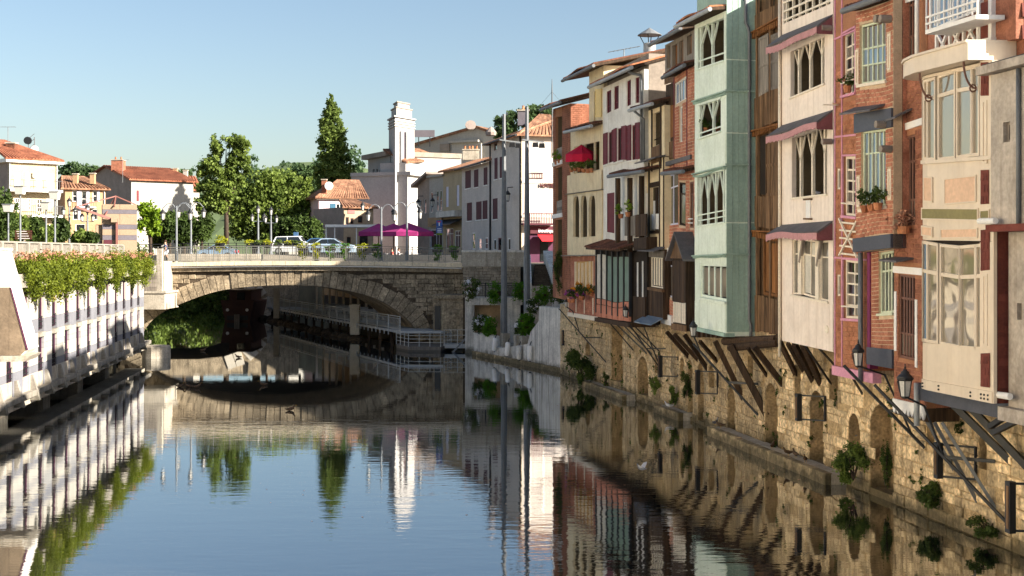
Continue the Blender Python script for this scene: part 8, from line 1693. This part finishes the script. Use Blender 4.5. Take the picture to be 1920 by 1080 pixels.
def person(x,y,z,h,face,lab,pose,shirt,trouser,hair=hairm,group=None,long=False):
    """face: heading angle; pose: walk or sit"""
    t=thing('person',lab,'person',(x,y,z),group); k=h/1.75; ca,sa=math.cos(face),math.sin(face)
    def P(f,s,u): return (x+(f*ca-s*sa)*k,y+(f*sa+s*ca)*k,z+u*k)
    hip=.93 if pose=='walk' else .48; J=dict(pel=P(0,0,hip),chest=P(.02,0,hip+.38),neck=P(.03,0,hip+.52),head0=P(.05,0,hip+.62),head1=P(.05,0,hip+.76))
    if pose=='walk': legs=[[(0,.09,hip-.03),(.18,.09,hip-.44),(.22,.09,.09),(.36,.09,.04)],[(0,-.09,hip-.03),(-.06,-.09,hip-.46),(-.36,-.09,.16),(-.28,-.09,.05)]]
    else: legs=[[(.02,s*.09,hip),(.45,s*.1,hip+.02),(.47,s*.1,.08),(.6,s*.1,.04)] for s in (1,-1)]
    arms=[[(.02,.2,hip+.45),(-.08,.25,hip+.18),(.1,.24,hip-.03),(.17,.24,hip-.1)],[(.02,-.2,hip+.45),(.02,-.25,hip+.17),(.18,-.22,hip+.02),(.25,-.22,hip-.04)]]
    V=[J['pel'],J['chest'],J['neck'],J['head0'],J['head1']]; R=[.13*k,.15*k,.055*k,.085*k,.08*k]; E=[(0,1),(1,2),(2,3),(3,4)]
    for L in legs:
        b=len(V); V+=[P(*q) for q in L]; R+=[.085*k,.06*k,.042*k,.03*k]; E+=[(0,b),(b,b+1),(b+1,b+2),(b+2,b+3)]
    for L in arms:
        b=len(V); V+=[P(*q) for q in L]; R+=[.055*k,.042*k,.032*k,.03*k]; E+=[(1,b),(b,b+1),(b+1,b+2),(b+2,b+3)]
    o=skin_obj('body',V,E,R,skin,t)
    V=[J['pel'],J['chest'],P(.02,0,hip+.47)]; R=[.16*k,.18*k,.1*k]; E=[(0,1),(1,2)]
    for L in arms: b=len(V); V+=[P(*L[0]),P(*[(L[0][i]*.45+L[1][i]*.55) for i in range(3)])]; R+=[.085*k,.068*k]; E+=[(1,b),(b,b+1)]
    skin_obj('shirt',V,E,R,shirt,t)
    V=[P(0,0,hip+.04)]; R=[.17*k]; E=[]
    for L in legs:
        b=len(V); V+=[P(*L[0]),P(*[(L[0][i]*.25+L[1][i]*.75) for i in range(3)])]; R+=[.11*k,.1*k]; E+=[(0,b),(b,b+1)]
        if long: V.append(P(*L[1])); V.append(P(*L[2])); R+=[.085*k,.06*k]; E+=[(b+1,b+2),(b+2,b+3)]
    skin_obj('shorts' if not long else 'trousers',V,E,R,trouser,t)
    c=P(.03,0,hip+.76); m=MB(); m.lathe((c[0],c[1]),[(.098*k,c[2]-.05*k),(.11*k,c[2]+.02*k),(.08*k,c[2]+.09*k),(.02*k,c[2]+.115*k)],10); m.build('hair',hair,t,True)
    for L in legs: q=P(L[3][0]-.06,L[3][1],0); MB().box(q[0]-.12*k,q[0]+.12*k,q[1]-.05*k,q[1]+.05*k,P(0,0,max(.0,L[3][2]-.05))[2],P(0,0,L[3][2]+.05)[2]).build('shoe',shoe,t)
    n=P(.15,0,hip+.68); MB().lathe((n[0],n[1]),[(.012,n[2]-.02),(.018,n[2]),(.008,n[2]+.03)],6).build('nose',skin,t)
    return t
x=gx(311,102.7); person(x,102.7,camber(x)+.43,1.74,math.pi,'person in navy shirt and pale shorts walking along the bridge pavement','walk',navy,pale_c)
for i,(px,Y,sh,lab) in enumerate(((736,115.2,redcl,'seated person in a red top under the magenta parasols'),(747,115.6,pale_c,'seated person in a pale top under the magenta parasols'))): person(gx(px,Y),Y,GZ,1.7,math.pi if i==0 else .2,lab,'sit',sh,darkcl,long=True)
# ---------------------------------------------------------------- birds
fe_d=M('duck_brown',(84,66,50),.8,.2,8.,.1); fe_g=M('pigeon_grey',(120,122,130),.7,.15,8.,.1); fe_l=M('pale_feather',(196,196,200),.8,.1,8.,.1); beak=M('beak',(190,150,60),.6,.05,3.,0)
def bird(x,y,z,L,face,mat,lab,cat,name,swim=False,group=None,wings=False):
    t=thing(name,lab,cat,(x,y,z),group); ca,sa=math.cos(face),math.sin(face); P=lambda f,s,u:(x+(f*ca-s*sa)*L,y+(f*sa+s*ca)*L,z+u*L)
    b=.12 if swim else .28
    skin_obj('body',[P(-.48,0,b+.08),P(-.25,0,b+.02),P(.05,0,b),P(.27,0,b+.12),P(.36,0,b+.3),P(.4,0,b+.4),P(.5,0,b+.38)],[(0,1),(1,2),(2,3),(3,4),(4,5),(5,6)],[.03*L,.11*L,.17*L,.12*L,.06*L,.075*L,.03*L],mat,t,2)
    MB().bar(P(.5,0,b+.38),P(.6,0,b+.36),.04*L).build('beak',beak,t)
    if wings:
        for s in (-1,1): MB().poly([P(.2,s*.1,b+.1),P(.1,s*.6,b+.45),P(-.05,s*1.0,b+.5),P(-.2,s*.6,b+.35),P(-.25,s*.1,b+.08)]).build('wing',fe_l,t)
    elif not swim:
        for s in (-1,1): MB().bar(P(-.02,s*.07,0),P(0,s*.07,b),.025*L).build('leg',beak,t)
    return t
for i,(px,py,vv,c,lab) in enumerate(((1341,812,.3,fe_g,'pigeon at the far end of the long ledge'),(1351,814,.35,fe_d,'dark duck beside the pigeon at the far end of the long ledge'),(1448,846,.4,fe_d,'dark duck resting below the arch on the long ledge'),(1478,853,.45,fe_d,'left duck of the resting pair on the long ledge'),(1492,854,.35,fe_d,'right duck of the resting pair on the long ledge'),(1510,866,.45,fe_d,'duck at the near end of the long ledge'))):
    u=FA.u(px,VQ+vv); p=FA.w(u,VQ+vv,.35); bird(p[0],p[1],.34,.42,random.uniform(0,6.28),c,lab,'bird','resting_bird',group='birds on the ledge')
u=FA.u(1598,VQ-.15); p=FA.w(u,VQ-.15,0); bird(p[0],p[1],FA.z(823,u,VQ),.34,2.5,fe_g,'pigeon standing in the small arched wall opening','pigeon','perched_pigeon',group='perched pigeons'); u=FA.u(1533,-.2); p=FA.w(u,-.2,0); bird(p[0],p[1],FA.z(368,u,-.2),.34,2.,fe_g,'pigeon perched on the middle loggia sill of the cream house','pigeon','perched_pigeon',group='perched pigeons')
u=FB.u(1255,VQ+.5); p=FB.w(u,VQ+.5,0); bird(p[0],p[1],.34,.45,3.,fe_l,'white and grey duck on the short ledge','duck','resting_bird',group='birds on the ledge')
for i,(px,py,lab) in enumerate(((381,658,'duck swimming under the arch, nearest the left bank'),(447,671,'duck swimming below the barge with a short wake'),(338,726,'first duck of the line below the bridge'),(354,726,'second duck of the line below the bridge'),(369,727,'third duck of the line below the bridge'),(494,723,'lone duck with a wake below the arch crown'),(544,770,'duck swimming alone in the green reflection'))):
    Y=17280/(py-472); x=gx(px,Y); bird(x,Y,0,.5,math.pi if i%2 else .4,fe_d,lab,'duck','swimming_duck',True,'ducks on the water')
p=at(1203,885,38); bird(p.x,p.y,p.z,.34,2.6,fe_g,'pigeon flying low over the water before the quay','pigeon','flying_pigeon',wings=True)
